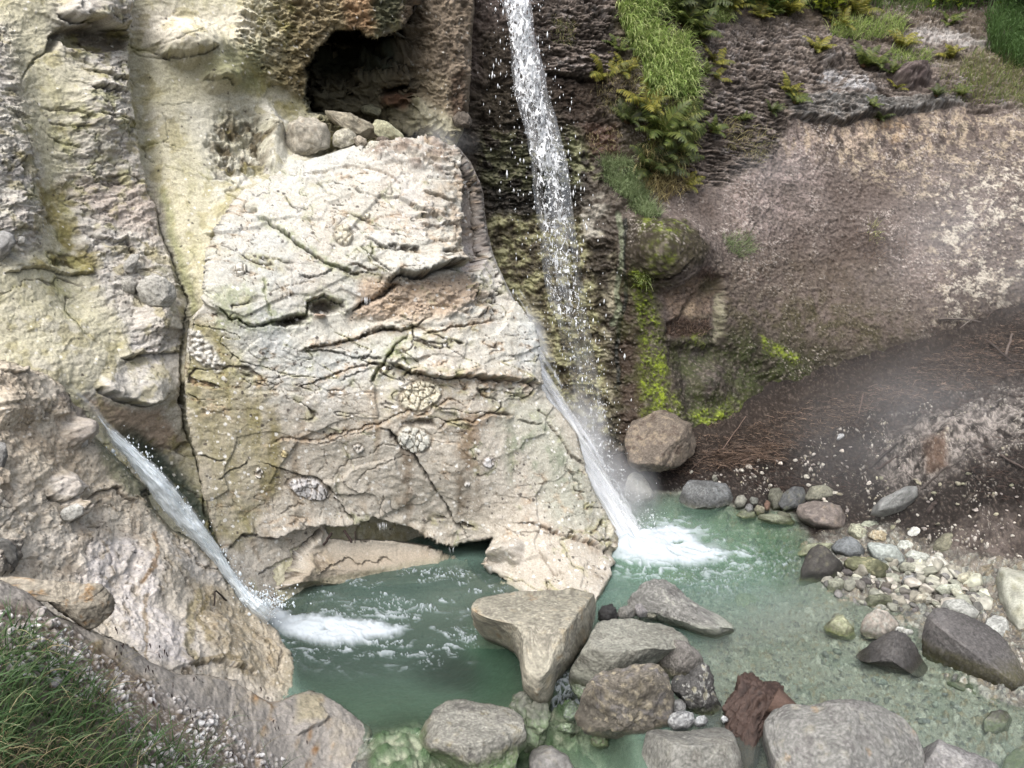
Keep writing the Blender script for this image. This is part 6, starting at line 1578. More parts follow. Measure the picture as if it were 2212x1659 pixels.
    B('boulder', 'mossy white spotted rock cut off by the corner of the shallows', 'boulder', [(2162, 1664), (2176, 1634), (2212, 1610), (2260, 1620), (2270, 1700), (2180, 1710)], (112, 112, 92), -0.20, spots=[((206, 204, 190), .3, .42, .9), ((84, 98, 60), .1, .4, .7)], seed=50, thick=0.8, noise=0.05, sub=4)
    B('boulder', 'low grey boulder with pale green margins at the lip of the pool', 'boulder', [(885, 1602), (898, 1577), (918, 1568), (933, 1540), (943, 1526), (965, 1510), (1003, 1507), (1040, 1516), (1090, 1526), (1108, 1539), (1133, 1564), (1140, 1606), (1122, 1616), (1106, 1665), (1040, 1690), (980, 1650), (930, 1634)], (164, 158, 144), -0.10, spots=[((156, 142, 106), .12, .4, .7), ((118, 112, 110), .12, .4, .7)], edge=((166, 172, 140), .10), rise=.22, seed=52, thick=0.8, cuts=[(0.0, 0.6, 0.8, 0.34)], nfac=4, noise=0.04, green=(112, 146, 92))
    B('boulder', 'flat grey block under the lip of the pool, beside the green run', 'boulder', [(1142, 1640), (1150, 1614), (1166, 1606), (1190, 1616), (1228, 1636), (1240, 1665), (1220, 1720), (1150, 1720)], (132, 126, 124), -0.36, spots=[((150, 138, 118), .2, .4, .5)], rise=.2, seed=54, thick=0.8, nfac=5, noise=0.04, tide=False, sub=4)
    B('boulder', 'grey blue block at the bottom edge under the low grey boulder', 'boulder', [(1046, 1640), (1060, 1622), (1092, 1622), (1108, 1640), (1124, 1690), (1050, 1720)], (126, 122, 124), -0.30, rise=.2, seed=55, thick=0.8, nfac=5, noise=0.04, tide=False, sub=4)
    for i, (x, y, w, h, b, lab) in enumerate(((1130, 1528, 30, 40, (160, 160, 142), 'pale green cracked stone at the tip of the tan boulder'), (1118, 1562, 36, 26, (146, 150, 128), 'lime green stone wedged below the tip of the tan boulder'), (1160, 1552, 26, 36, (154, 156, 134), 'pale olive stone at the lip beside the green run'), (1146, 1590, 34, 30, (148, 152, 130), 'greenish block in the lip under the olive stone'),
                                              (1258, 1486, 22, 24, (150, 150, 140), 'rounded pale stone at the foot of the low grey slab'), (1222, 1572, 22, 10, (160, 172, 150), 'small whitish stone awash in the green run'), (1296, 1598, 20, 18, (112, 96, 78), 'small brown stone under the overhang of the rough brown boulder'), (1234, 1536, 18, 22, (132, 134, 146), 'blue grey stone half under the cascade beside the brown boulder'))):
        pts = [(x + w * math.cos(a) * (1 + 0.15 * math.sin(3 * a + i)), y + h * math.sin(a) * (1 + 0.12 * math.cos(2 * a + i))) for a in np.linspace(0, 2 * math.pi, 11)[:-1]]
        B('stone', lab, 'stone', pts, b, -0.22 if y > 1560 else -0.08, seed=60 + i, thick=0.9, noise=0.12, nfac=9, sub=4, green=(104, 128, 88), spots=[((196, 196, 178), .2, .4, .5)])
    B('boulder', 'brown boulder capped with needles against the mossy cliff foot', 'boulder', [(1352, 960), (1354, 940), (1368, 912), (1398, 902), (1431, 890), (1456, 898), (1490, 926), (1503, 950), (1502, 972), (1470, 1000), (1430, 1012), (1380, 1010), (1360, 1000)], (128, 106, 88), 0.5, spots=[((166, 146, 122), .05, .35, .8), ((84, 60, 48), .1, .4, .7)], top=((82, 60, 50), 1.15), seed=70, thick=0.8, cuts=[(-0.2, 0.2, 0.95, 0.42)], nfac=6, noise=0.05, tide=False)
    B('boulder', 'pale cone shaped rock rising from the water in the spray', 'boulder', [(1346, 1078), (1350, 1050), (1356, 1032), (1371, 1021), (1388, 1030), (1402, 1050), (1414, 1072), (1402, 1086), (1370, 1088)], (168, 164, 150), -0.02, spots=[((136, 130, 120), .1, .4, .6)], seed=72, thick=0.9, nfac=3, noise=0.03, sub=4)
    B('boulder', 'blue grey faceted boulder at the water edge below the needle bank', 'boulder', [(1467, 1080), (1475, 1055), (1490, 1038), (1531, 1032), (1568, 1037), (1583, 1052), (1592, 1074), (1577, 1092), (1531, 1106), (1493, 1103), (1473, 1094)], (114, 116, 120), -0.04, spots=[((146, 150, 156), .1, .4, .7), ((88, 88, 90), .1, .4, .6)], seed=74, thick=0.9, cuts=[(0.1, 0.8, 0.55, 0.36), (-0.5, -0.1, 0.8, 0.50), (0.4, -0.2, 0.85, 0.48)], nfac=5, noise=0.03, green=(92, 94, 74))
    B('stone', 'small egg shaped stone perched on the blue grey faceted boulder', 'stone', [(1538, 1032), (1541, 1025), (1547, 1026), (1551, 1036), (1547, 1041), (1540, 1039)], (142, 136, 120), 0.2, Y=8.72, seed=76, thick=1, sub=3, tide=False)
    B('boulder', 'rounded rock just awash in the foam below the plunge', 'boulder', [(1416, 1248), (1432, 1236), (1462, 1230), (1496, 1236), (1512, 1250), (1500, 1264), (1460, 1272), (1428, 1266)], (150, 142, 110), -0.22, spots=[((196, 190, 150), .1, .4, .7)], seed=78, thick=0.9, noise=0.05, sub=4)
    B('boulder', 'yellowish sunken stone in the green water past the pale wedge', 'boulder', [(1586, 1296), (1596, 1286), (1620, 1284), (1642, 1298), (1640, 1316), (1612, 1322), (1592, 1314)], (166, 160, 112), -0.24, spots=[((196, 192, 150), .1, .4, .7)], seed=79, thick=0.9, noise=0.05, sub=4)
    # left slope
    B('boulder', 'grey boulder with its top painted as lit, stuck in the seam of the left cliff', 'boulder', [(293, 622), (312, 600), (334, 592), (358, 600), (378, 620), (382, 640), (370, 658), (346, 664), (318, 660), (300, 645)], (138, 130, 124), 0, Y=float(FS['left'](340, 640)[0][1]) - 0.08, spots=[((178, 172, 168), .1, .4, .7)], top=((226, 222, 216), 2.38), seed=82, thick=1.0, nfac=6, noise=0.06, tide=False)  # light from above painted in as a pale crown
    B('stone', 'grey wedge of stone sticking out above the boulder in the seam', 'stone', [(264, 586), (270, 566), (282, 550), (302, 548), (298, 566), (284, 590)], (148, 142, 138), 0, Y=float(FS['left'](282, 580)[0][1]) - 0.03, top=((206, 202, 198), 2.62), seed=83, thick=1.0, nfac=6, noise=0.06, tide=False, sub=4)
    B('stone', 'knob of pale stone beside the boulder in the seam', 'stone', [(258, 616), (266, 602), (284, 598), (296, 612), (290, 636), (270, 634)], (176, 168, 158), 0, Y=float(FS['left'](276, 620)[0][1]) - 0.03, seed=84, thick=1.0, nfac=6, noise=0.06, tide=False, sub=4)
    B('boulder', 'layered grey stone jutting from the cliff at the picture border', 'boulder', [(-30, 530), (-14, 502), (10, 498), (28, 506), (33, 524), (20, 548), (0, 566), (-30, 562)], (134, 130, 130), 0, Y=float(FS['left'](5, 540)[0][1]) - 0.05, top=((188, 186, 188), 2.92), seed=85, thick=1.0, nfac=7, noise=0.07, tide=False, sub=4)
    B('stone', 'small white stone next to the layered grey stone', 'stone', [(33, 516), (42, 510), (55, 512), (54, 526), (40, 532)], (196, 190, 186), 0, Y=float(FS['left'](44, 520)[0][1]) - 0.02, seed=86, thick=0.9, sub=3, tide=False)
    B('boulder', 'rusty orange slab with a dark broken end above the grass', 'boulder', [(-40, 1240), (0, 1243), (50, 1248), (110, 1255), (175, 1261), (220, 1263), (238, 1284), (249, 1305), (240, 1325), (212, 1344), (188, 1358), (170, 1346), (140, 1325), (100, 1298), (60, 1272), (10, 1258), (-40, 1262)], (170, 152, 128), 0, Y=3.95, spots=[((190, 138, 76), .1, .35, .8), ((216, 202, 184), .1, .35, .8), ((128, 122, 114), .15, .4, .8)], seed=88, thick=0.7, cuts=[(0.85, -0.1, 0.5, 0.62), (-0.15, 0.75, 0.65, 0.20)], nfac=5, noise=0.05, tide=False)
    B('boulder', 'dark grey block bedded in the slope above the rusty slab', 'boulder', [(-40, 1165), (10, 1162), (36, 1178), (40, 1210), (28, 1238), (-40, 1240)], (112, 108, 106), 0, Y=4.35, seed=89, thick=0.5, nfac=6, noise=0.06, tide=False, sub=4)
    B('stone', 'grey rounded stone in the slope at the picture border', 'stone', [(-20, 980), (-4, 952), (12, 958), (17, 985), (10, 1010), (-12, 1016)], (138, 134, 134), 0, Y=4.72, seed=90, thick=0.9, nfac=4, noise=0.05, tide=False, sub=4)
    B('stone', 'grey speckled lump bedded in the slope beside the chute', 'stone', [(152, 950), (160, 920), (178, 912), (192, 930), (190, 962), (172, 970)], (164, 158, 154), 0, Y=5.42, seed=91, thick=0.7, nfac=5, noise=0.06, tide=False, sub=4)
    B('stone', 'white flaky stone set in the slope', 'stone', [(128, 1110), (140, 1096), (168, 1088), (182, 1096), (178, 1112), (150, 1128), (136, 1124)], (204, 198, 192), 0, Y=4.92, seed=92, thick=0.7, nfac=7, noise=0.07, tide=False, sub=4)
    # rubble at the mouth of the cave
    for pts, b, lab, Y, sd, spots in (
            ([(613, 305), (622, 272), (648, 254), (680, 250), (706, 268), (715, 290), (708, 318), (680, 332), (645, 348), (622, 340)], (192, 176, 152), 'cream boulder leaning at the mouth of the dark cave', 8.25, 94, [((152, 130, 104), .1, .4, .7)]),
            ([(698, 240), (720, 238), (760, 250), (800, 266), (818, 282), (812, 296), (790, 300), (750, 280), (712, 262)], (178, 160, 128), 'long tan slab lying slanted across the mouth of the cave', 8.55, 95, [((136, 110, 82), .05, .3, .8)]),
            ([(716, 296), (730, 280), (752, 277), (772, 290), (764, 312), (736, 320), (718, 316)], (196, 182, 156), 'cream stone under the slanted slab', 8.35, 96, [((140, 134, 92), .1, .3, .7)]),
            ([(764, 300), (774, 292), (790, 300), (796, 316), (782, 326), (768, 314)], (166, 146, 122), 'small brown and cream stone below the slanted slab', 8.3, 97, [((204, 190, 168), .1, .3, .8)]),
            ([(786, 318), (800, 304), (822, 306), (826, 318), (806, 328), (790, 330)], (196, 184, 162), 'little pale stone with a dark underside at the cave mouth', 8.3, 98, []),
            ([(802, 268), (812, 258), (832, 262), (856, 280), (876, 296), (856, 304), (826, 300), (808, 288)], (188, 182, 132), 'yellow green slab on edge at the mouth of the cave', 8.5, 99, [((206, 196, 156), .1, .4, .6)]),
            ([(812, 300), (826, 294), (842, 300), (838, 312), (816, 316)], (120, 98, 82), 'brown stone between the yellow slab and the outcrop', 8.4, 100, []),
            ([(775, 232), (800, 226), (824, 236), (818, 250), (786, 246)], (112, 108, 74), 'olive stone lying inside the cave', 9.3, 101, []),
            ([(976, 256), (990, 240), (1012, 246), (1026, 262), (1012, 276), (984, 274)], (112, 94, 80), 'brown lump of rock at the foot of the pillar beside the waterfall', 9.5, 102, [])):
        B('stone' if 'stone' in lab else 'boulder', lab, 'stone' if 'stone' in lab else 'boulder', pts, b, 0, Y=Y, seed=sd, thick=0.9, nfac=9, fac=0.64, noise=0.08, tide=False, sub=4, spots=spots)
    # stones of the far shore, each measured
    shore = [
        ([(1812, 1042), (1818, 1030), (1836, 1036), (1846, 1050), (1838, 1056), (1820, 1054)], (222, 208, 184), 'cream white lumpy stone on the dark bank above the olive slab', .22, ()),
        ([(1737, 1072), (1752, 1054), (1780, 1050), (1802, 1058), (1803, 1072), (1770, 1082), (1744, 1080)], (132, 128, 104), 'olive slab with a pale front edge above the reddish slab', .14, [((176, 172, 140), .1, .4, .7)]),
        ([(1659, 1076), (1664, 1056), (1682, 1054), (1694, 1070), (1690, 1098), (1668, 1102)], (108, 106, 86), 'olive stone beside the dark blue stone at the water', .02, ()),
        ([(1680, 1090), (1690, 1068), (1714, 1054), (1738, 1056), (1742, 1080), (1724, 1100), (1694, 1104)], (92, 94, 98), 'dark blue block between the olive stone and the reddish slab', .04, [((126, 122, 100), .15, .35, .7)]),
        ([(1719, 1102), (1726, 1090), (1771, 1087), (1814, 1097), (1832, 1120), (1829, 1142), (1799, 1147), (1759, 1138), (1726, 1118)], (132, 112, 104), 'big reddish grey slab tilted at the edge of the stream', .04, [((104, 96, 98), .1, .4, .7), ((166, 146, 126), .15, .4, .6)]),
        ([(1831, 1142), (1838, 1130), (1856, 1132), (1872, 1148), (1870, 1166), (1850, 1166), (1836, 1154)], (176, 176, 140), 'pale oval stone with a dark brown stain', .08, [((88, 66, 50), .15, .3, .9)]),
        ([(1876, 1158), (1884, 1146), (1908, 1150), (1925, 1164), (1910, 1173), (1888, 1168)], (176, 150, 104), 'orange and white stone next to the stained oval stone', .09, [((212, 206, 190), .1, .3, .8)]),
        ([(1856, 1134), (1868, 1126), (1900, 1128), (1911, 1136), (1896, 1142), (1868, 1140)], (178, 184, 152), 'flat pale green stone above the orange and white stone', .12, ()),
        ([(1796, 1182), (1810, 1168), (1830, 1162), (1852, 1172), (1868, 1190), (1866, 1208), (1830, 1206), (1804, 1196)], (112, 118, 126), 'blue grey shouldered stone behind the black angular rock', .02, [((146, 150, 152), .1, .4, .6)]),
        ([(1729, 1236), (1739, 1206), (1752, 1190), (1766, 1179), (1786, 1188), (1814, 1219), (1828, 1236), (1820, 1256), (1760, 1266), (1726, 1264)], (72, 66, 62), 'black angular rock with a wet pointed crest at the stream edge', -.05, [((130, 124, 104), .25, .4, .7)]),
        ([(1724, 1192), (1742, 1178), (1790, 1172), (1804, 1178), (1790, 1192), (1750, 1202), (1726, 1202)], (180, 184, 136), 'yellow green flat stone behind the black angular rock', -.02, ()),
        ([(1871, 1178), (1884, 1172), (1936, 1184), (1960, 1210), (1952, 1224), (1910, 1226), (1888, 1210)], (166, 176, 170), 'big blue white flat topped block among the shore stones', .02, [((140, 146, 152), .1, .4, .6)]),
        ([(1822, 1216), (1836, 1206), (1880, 1208), (1920, 1224), (1930, 1244), (1900, 1256), (1856, 1244), (1828, 1232)], (116, 116, 72), 'olive layered rock with cream ribs in front of the blue white block', -.02, [((206, 196, 150), .2, .38, .85), ((82, 84, 52), .1, .4, .7)]),
        ([(1936, 1178), (1950, 1166), (1972, 1170), (1982, 1184), (1962, 1194), (1942, 1190)], (196, 200, 188), 'white stone behind the blue white block', .06, ()),
        ([(1952, 1196), (1970, 1190), (2004, 1200), (2020, 1212), (1990, 1218), (1962, 1210)], (186, 190, 178), 'long whitish stone beside the blue white block', .05, ()),
        ([(1994, 1214), (2010, 1204), (2040, 1206), (2062, 1222), (2040, 1236), (2004, 1230)], (204, 196, 178), 'cream slab at the back of the shore stones', .06, ()),
        ([(1939, 1226), (1950, 1216), (1976, 1218), (1988, 1230), (1968, 1240), (1946, 1236)], (172, 170, 142), 'tan stone in front of the long whitish stone', .04, ()),
        ([(2015, 1192), (2018, 1172), (2038, 1156), (2060, 1150), (2076, 1166), (2074, 1184), (2050, 1194), (2026, 1198)], (128, 122, 92), 'lone rounded olive boulder on the dark pebbly bank', .14, [((92, 86, 64), .1, .4, .7)]),
        ([(1956, 1150), (1966, 1140), (1996, 1142), (2010, 1148), (1994, 1160), (1968, 1162)], (218, 218, 208), 'bright white crusted stone on the dark bank', .15, ()),
        ([(2014, 1204), (2024, 1192), (2038, 1194), (2042, 1208), (2026, 1214)], (196, 192, 176), 'small white stone below the lone olive boulder', .08, ()),
        ([(2079, 1220), (2088, 1212), (2104, 1216), (2104, 1226), (2086, 1228)], (196, 200, 204), 'small bluish white stone on the pebbly bank', .12, ()),
        ([(2128, 1086), (2136, 1076), (2152, 1078), (2152, 1088), (2138, 1094)], (220, 210, 186), 'cream stone alone high on the pebbly bank', .5, ()),
        ([(1950, 952), (1956, 940), (1982, 936), (1998, 940), (1992, 954), (1968, 960)], (196, 190, 188), 'white banded rock at the top of the pale gravel patch', .85, [((112, 104, 104), .2, .36, .8)]),
        ([(1876, 1108), (1884, 1090), (1930, 1072), (1960, 1054), (1982, 1056), (1980, 1078), (1950, 1098), (1900, 1112)], (136, 136, 136), 'flat grey slab half buried in the dark bank', .38, ()),
        ([(1940, 886), (1948, 878), (1962, 880), (1962, 890), (1946, 892)], (198, 196, 178), 'pale stone sitting on the needle bank', 1.05, ()),
        ([(1806, 950), (1812, 938), (1824, 938), (1824, 944), (1812, 950)], (166, 166, 172), 'lilac flake of stone on the black part of the bank', .78, ()),
        ([(2120, 946), (2134, 938), (2146, 944), (2138, 956), (2124, 954)], (184, 146, 108), 'orange brown stone in the pale gravel patch', .98, ()),
        ([(1585, 1083), (1592, 1072), (1606, 1070), (1614, 1080), (1608, 1094), (1592, 1096)], (136, 132, 118), 'speckled stone touching the blue grey faceted boulder', .05, ()),
        ([(1618, 1080), (1622, 1074), (1638, 1076), (1638, 1088), (1624, 1090)], (104, 104, 96), 'dark olive pebble in the row beside the blue grey boulder', .1, ()),
        ([(1608, 1098), (1614, 1088), (1626, 1090), (1628, 1104), (1616, 1108)], (136, 132, 136), 'round grey pebble in the row beside the blue grey boulder', .03, ()),
        ([(1628, 1100), (1636, 1090), (1652, 1096), (1652, 1110), (1636, 1112)], (166, 156, 120), 'tan spotted pebble in the row beside the blue grey boulder', .02, ()),
        ([(1650, 1088), (1656, 1080), (1664, 1086), (1662, 1104), (1652, 1102)], (148, 96, 72), 'rust red pebble beside the olive stone', .04, ()),
        ([(1588, 1112), (1600, 1104), (1630, 1106), (1634, 1118), (1606, 1122)], (166, 172, 136), 'pale green slab awash below the row of pebbles', -.03, ()),
        ([(1634, 1118), (1642, 1110), (1680, 1114), (1722, 1128), (1714, 1136), (1668, 1132)], (158, 164, 126), 'long pale green slab awash below the olive stone', -.03, ()),
        ([(1672, 1116), (1680, 1106), (1704, 1110), (1712, 1122), (1690, 1126)], (128, 128, 98), 'mottled stone between the dark blue block and the long green slab', .0, ()),
        ([(1786, 1268), (1790, 1254), (1812, 1250), (1826, 1258), (1818, 1278), (1796, 1282)], (176, 178, 146), 'speckled pale stone with a green foot at the edge of the shallows', -.02, ()),
        ([(1824, 1272), (1836, 1262), (1862, 1258), (1874, 1266), (1858, 1280), (1832, 1282)], (168, 170, 132), 'pale olive stone next to the speckled pale stone', -.02, ()),
        ([(1866, 1306), (1872, 1288), (1900, 1286), (1930, 1288), (1936, 1302), (1910, 1312), (1880, 1312)], (138, 140, 104), 'flat olive green slab lying at the waterline', -.02, ()),
        ([(1970, 1300), (1978, 1288), (1996, 1284), (2010, 1294), (2004, 1308), (1984, 1310)], (206, 190, 158), 'cream egg shaped stone on the wet gravel', .02, ()),
        ([(2018, 1272), (2030, 1264), (2066, 1264), (2088, 1280), (2070, 1290), (2036, 1286)], (186, 190, 164), 'broad pale slab flush with the wet gravel', .05, ()),
        ([(2066, 1256), (2070, 1242), (2092, 1236), (2116, 1244), (2112, 1260), (2086, 1266)], (190, 180, 146), 'tan cream stone above the broad pale slab', .10, ()),
        ([(1946, 1256), (1954, 1244), (1972, 1244), (1984, 1252), (1970, 1262), (1952, 1262)], (140, 140, 142), 'plain grey stone in the wet gravel', .05, ()),
        ([(1898, 1272), (1908, 1256), (1922, 1262), (1926, 1280), (1906, 1282)], (128, 112, 100), 'brown grey stone standing in the wet gravel', .01, ()),
        ([(2056, 1196), (2066, 1188), (2082, 1192), (2080, 1202), (2064, 1204)], (176, 168, 150), 'little buff stone beside the lone olive boulder', .16, ()),
        ([(2150, 1250), (2160, 1226), (2212, 1222), (2300, 1240), (2320, 1330), (2240, 1380), (2200, 1370), (2170, 1330), (2158, 1290)], (184, 182, 160), 'broad pale cracked bedrock at the border of the shore', .10, [((206, 204, 190), .1, .4, .6), ((142, 136, 98), .25, .4, .7)]),
        ([(2118, 1370), (2126, 1344), (2150, 1330), (2178, 1338), (2182, 1362), (2160, 1388), (2134, 1386)], (182, 182, 178), 'pale slab behind the huge slate boulder', .04, ()),
        ([(2030, 1316), (2040, 1298), (2080, 1300), (2110, 1318), (2130, 1336), (2100, 1340), (2060, 1330)], (178, 178, 172), 'long pale bedrock strip above the huge slate boulder', .04, ()),
    ]
    for i, (pts, b, lab, z, spots) in enumerate(shore):
        w = np.ptp(np.array(pts)[:, 0])
        hh = np.ptp(np.array(pts)[:, 1]); rs = .10 if 'bedrock' in lab or 'pale slab' in lab else 0.7 * hh * 7.5 / FOC
        nm = 'boulder' if w > 60 else ('pebble' if w < 24 else 'stone')
        B(nm, lab, nm, pts, b, z + 0.015, seed=120 + i, thick=0.85, nfac=6, noise=0.05, sub=4 if w > 30 else 3, spots=spots, tide=z < 0.05, green=(128, 140, 92), rise=rs)


def scatter_stones(GR, FS):
    """loose stones too like one another to tell apart, copied from a few shapes"""
    protos = {}

    def proto(key, base, n=9):
        if key not in protos:
            L_ = []
            for k in range(n):
                v, f = ico(3); r = np.random.default_rng(hash_(key) + k)
                v = v * np.array([1, 0.6 + 0.35 * r.random(), 0.35 + 0.3 * r.random()])
                for _ in range(11):
                    nn = r.normal(size=3); nn /= np.linalg.norm(nn)
                    d = v @ nn - (v @ nn).max() * r.uniform(.6, .85); v = v - np.where(d > 0, d * 0.9, 0)[:, None] * nn
                s_ = v.astype(f32) + k * 5.1
                v = v * (1 + 0.14 * fbm(s_, 1.6, 3, seed=k))[:, None]
                n1 = fbm(s_, 2.2, 4, seed=k + 4)
                c = C(*np.clip(np.array(base) * r.uniform(.72, 1.1) + r.normal(0, 1.6, 3), 20, 250))[None] * (1 + 0.9 * n1[:, None] + 0.5 * fbm(s_, 7, 3, seed=k + 8)[:, None])
                me = make_mesh('stone', v, f, M_STONE, c, np.zeros(len(v)))
                COL.objects.unlink(me)
                L_.append(me.data); bpy.data.objects.remove(me)
            protos[key] = L_
        return protos[key]

    def hash_(k):
        return sum(ord(x) * (i + 3) for i, x in enumerate(k))
    r = np.random.default_rng(77)
    sets = [
        ('stone', (196, 194, 178), 'small pale rounded stone among the crowded stones along the stream edge', 'pale stones crowded along the stream edge', [(1740, 1200), (1860, 1225), (1960, 1215), (2080, 1235), (2140, 1290), (2110, 1330), (1960, 1330), (1850, 1300), (1780, 1275)], 150, (8, 22)),
        ('stone', (132, 130, 124), 'small grey stone among the crowded stones along the stream edge', 'grey stones crowded along the stream edge', [(1760, 1230), (1860, 1235), (1960, 1225), (2080, 1245), (2140, 1300), (2110, 1330), (1960, 1330), (1850, 1300), (1780, 1285)], 75, (7, 17)),
        ('pebble', (222, 216, 204), 'white pebble lying loose on the dark needle strewn bank', 'white pebbles on the dark bank', [(1480, 1020), (1640, 1000), (1800, 950), (1900, 960), (1900, 1060), (2100, 1060), (2212, 1040), (2212, 1210), (2000, 1160), (1860, 1120), (1720, 1070), (1560, 1030)], 80, (3, 8)),
        ('pebble', (190, 184, 160), 'yellowish pebble lying loose on the dark needle strewn bank', 'yellowish pebbles on the dark bank', [(1800, 1060), (1960, 1000), (2180, 980), (2212, 1200), (2000, 1170), (1840, 1120)], 22, (4, 9)),
        ('pebble', (158, 164, 156), 'grey green pebble lying under the clear shallow water', 'pebbles under the shallow water', [(1560, 1420), (1700, 1380), (1850, 1420), (2000, 1480), (2130, 1560), (1990, 1590), (1800, 1530), (1640, 1500)], 40, (5, 11)),
    ]
    for nm, base, lab, grp, area, n, (a, b) in sets:
        ms = proto(grp, base); k = 0; ar = np.array(area, float)
        while k < n:
            u = r.uniform(ar[:, 0].min(), ar[:, 0].max()); v = r.uniform(ar[:, 1].min(), ar[:, 1].max())
            if not inside(np.array([u]), np.array([v]), area)[0]: continue
            P0, _ = FS['ground'](u, v)
            s = (a + (b - a) * r.random() ** 2.2) * np.linalg.norm(P0 - CAM) / FOC
            o = bpy.data.objects.new(nm, ms[r.integers(len(ms))]); COL.objects.link(o)
            o.location = P0 + np.array([0, 0, 0.28 * s]); o.scale = (s, s, s); o.rotation_euler = (r.normal(0, .3), r.normal(0, .3), r.uniform(0, 6.3))
            tag(o, lab, nm, grp); k += 1
    # white gravel lumps lying on the near shelf
    ms = proto('gravel', (240, 236, 232), 6); k = 0
    area = [(-10, 1340), (110, 1340), (200, 1400), (280, 1460), (380, 1500), (470, 1560), (560, 1600), (640, 1655), (360, 1655), (300, 1560), (160, 1500), (-10, 1450)]
    while k < 150:
        u = r.uniform(-10, 640); v = r.uniform(1340, 1655)
        if not inside(np.array([u]), np.array([v]), area)[0]: continue
        P0, _ = FS['shelf'](u, v)
        s = (2.6 + 9 * r.random() ** 3) * np.linalg.norm(P0 - CAM) / FOC
        o = bpy.data.objects.new('pebble', ms[r.integers(len(ms))]); COL.objects.link(o)
        o.location = P0 + np.array([0, 0, 0.3 * s]); o.scale = (s, s, s); o.rotation_euler = (r.normal(0, .4), r.normal(0, .4), r.uniform(0, 6.3))
        tag(o, 'sharp white chip of gravel lying on the grey shelf below the long grass', 'pebble', 'white gravel chips on the grey shelf'); k += 1


def stump():
    """splintered red brown tree stump washed in between the boulders"""
    out = [(1596, 1476), (1604, 1468), (1621, 1463), (1636, 1470), (1659, 1478), (1684, 1478), (1692, 1506), (1713, 1531), (1708, 1546), (1672, 1558), (1655, 1576), (1640, 1600), (1636, 1640), (1618, 1690), (1596, 1690), (1590, 1620), (1572, 1570), (1566, 1534), (1578, 1520), (1592, 1502)]
    c, w, f, s_, sz = lump(out, z_base=-0.2, thick=0.8, seed=201, nfac=4, noise=0.03, sub=6)
    # fibres run down and to the left
    R_ = np.array([1.0, 0, 0]); UP = np.array([0, SP, CP])
    l = w - c
    a = l @ R_; b = l @ UP; d = l[:, 1]
    q = np.stack([(a * 0.86 - b * 0.5) * 26, (a * 0.5 + b * 0.86) * 3.0, d * 20], 1).astype(f32)
    g = ridged(q, 1.0, 4, 0.65, seed=202); g2 = fbm(q, 0.35, 4, 0.6, seed=203)
    n = l / (np.linalg.norm(l, axis=1)[:, None] + 1e-9)
    w = w + n * (0.035 * g + 0.09 * g2)[:, None]
    col = np.tile(C(58, 46, 41), (len(w), 1))
    m = sm(0.1, 0.5, g)[:, None].astype(f32); col = col * (1 - 0.6 * m) + C(92, 74, 66) * 0.6 * m
    m = np.clip(sm(0.0, 0.3, -g2) + sm(0.15, -0.2, g), 0, 1)[:, None].astype(f32); col = col * (1 - 0.75 * m) + C(40, 29, 26) * 0.75 * m
    o = make_mesh('tree_stump', w - c, f, M_STONE, col, np.full(len(w), 0.35)); o.location = c
    tag(o, 'splintered dark red brown tree stump wedged between the grey boulders', 'tree stump')
    # pale sawn-off branch stub as a part
    v, ff = [], []
    n = 14; A = at(1668, 1512, c[1] - 0.12); Bp = at(1711, 1540, c[1] - 0.2)
    ax = (Bp - A); ax /= np.linalg.norm(ax); e1 = np.cross(ax, [0, 0, 1]); e1 /= np.linalg.norm(e1); e2 = np.cross(ax, e1)
    for k, (t, rr) in enumerate(((0, .10), (0.5, .085), (0.97, .075), (1.0, .068), (1.0, .0))):
        for j in range(n):
            th = 2 * math.pi * j / n; r2 = rr * (1 + 0.10 * math.sin(5 * th + k))
            v.append(A + (Bp - A) * t + e1 * r2 * math.cos(th) + e2 * r2 * math.sin(th))
    for k in range(4):
        for j in range(n):
            ff.append((k * n + j, k * n + (j + 1) % n, (k + 1) * n + (j + 1) % n, (k + 1) * n + j))
    v = np.array(v); cc = np.tile(C(104, 84, 74), (len(v), 1)); cc[3 * n:] = C(74, 50, 40)
    st = make_mesh('branch_stub', v - c, ff, M_STONE, cc, np.full(len(v), 0.2), parent=o)
    st['label'] = 'paler smooth broken branch stub'


FS = {}


def surf(s):
    """lookup of a patch surface by frame position (original grid)"""
    G = s.final.reshape(s.nv, s.nu, 3); N = s.nrm.reshape(s.nv, s.nu, 3)
    u0, v0, st = s.us0, s.vs0, s.step

    def f(u, v):
        i = int(np.clip(round((v - v0) / st), 0, s.nv - 1)); j = int(np.clip(round((u - u0) / st), 0, s.nu - 1))
        return G[i, j], N[i, j]
    return f
# ================================================================= plants, litter, sticks
def leaf_material():
    m, nt = new_mat('green_leaf'); L = nt.links.new
    out = node(nt, 'ShaderNodeOutputMaterial'); a = node(nt, 'ShaderNodeAttribute', attribute_name='Col')
    b = node(nt, 'ShaderNodeBsdfPrincipled'); b.inputs['Roughness'].default_value = 0.55; b.inputs['Specular IOR Level'].default_value = 0.3
    t = node(nt, 'ShaderNodeBsdfTranslucent'); mx = node(nt, 'ShaderNodeMixShader'); mx.inputs[0].default_value = 0.3
    L(a.outputs['Color'], b.inputs['Base Color']); L(a.outputs['Color'], t.inputs['Color']); L(b.outputs[0], mx.inputs[1]); L(t.outputs[0], mx.inputs[2]); L(mx.outputs[0], out.inputs['Surface'])
    return m


M_LEAF = leaf_material()
PR = np.random.default_rng(123)


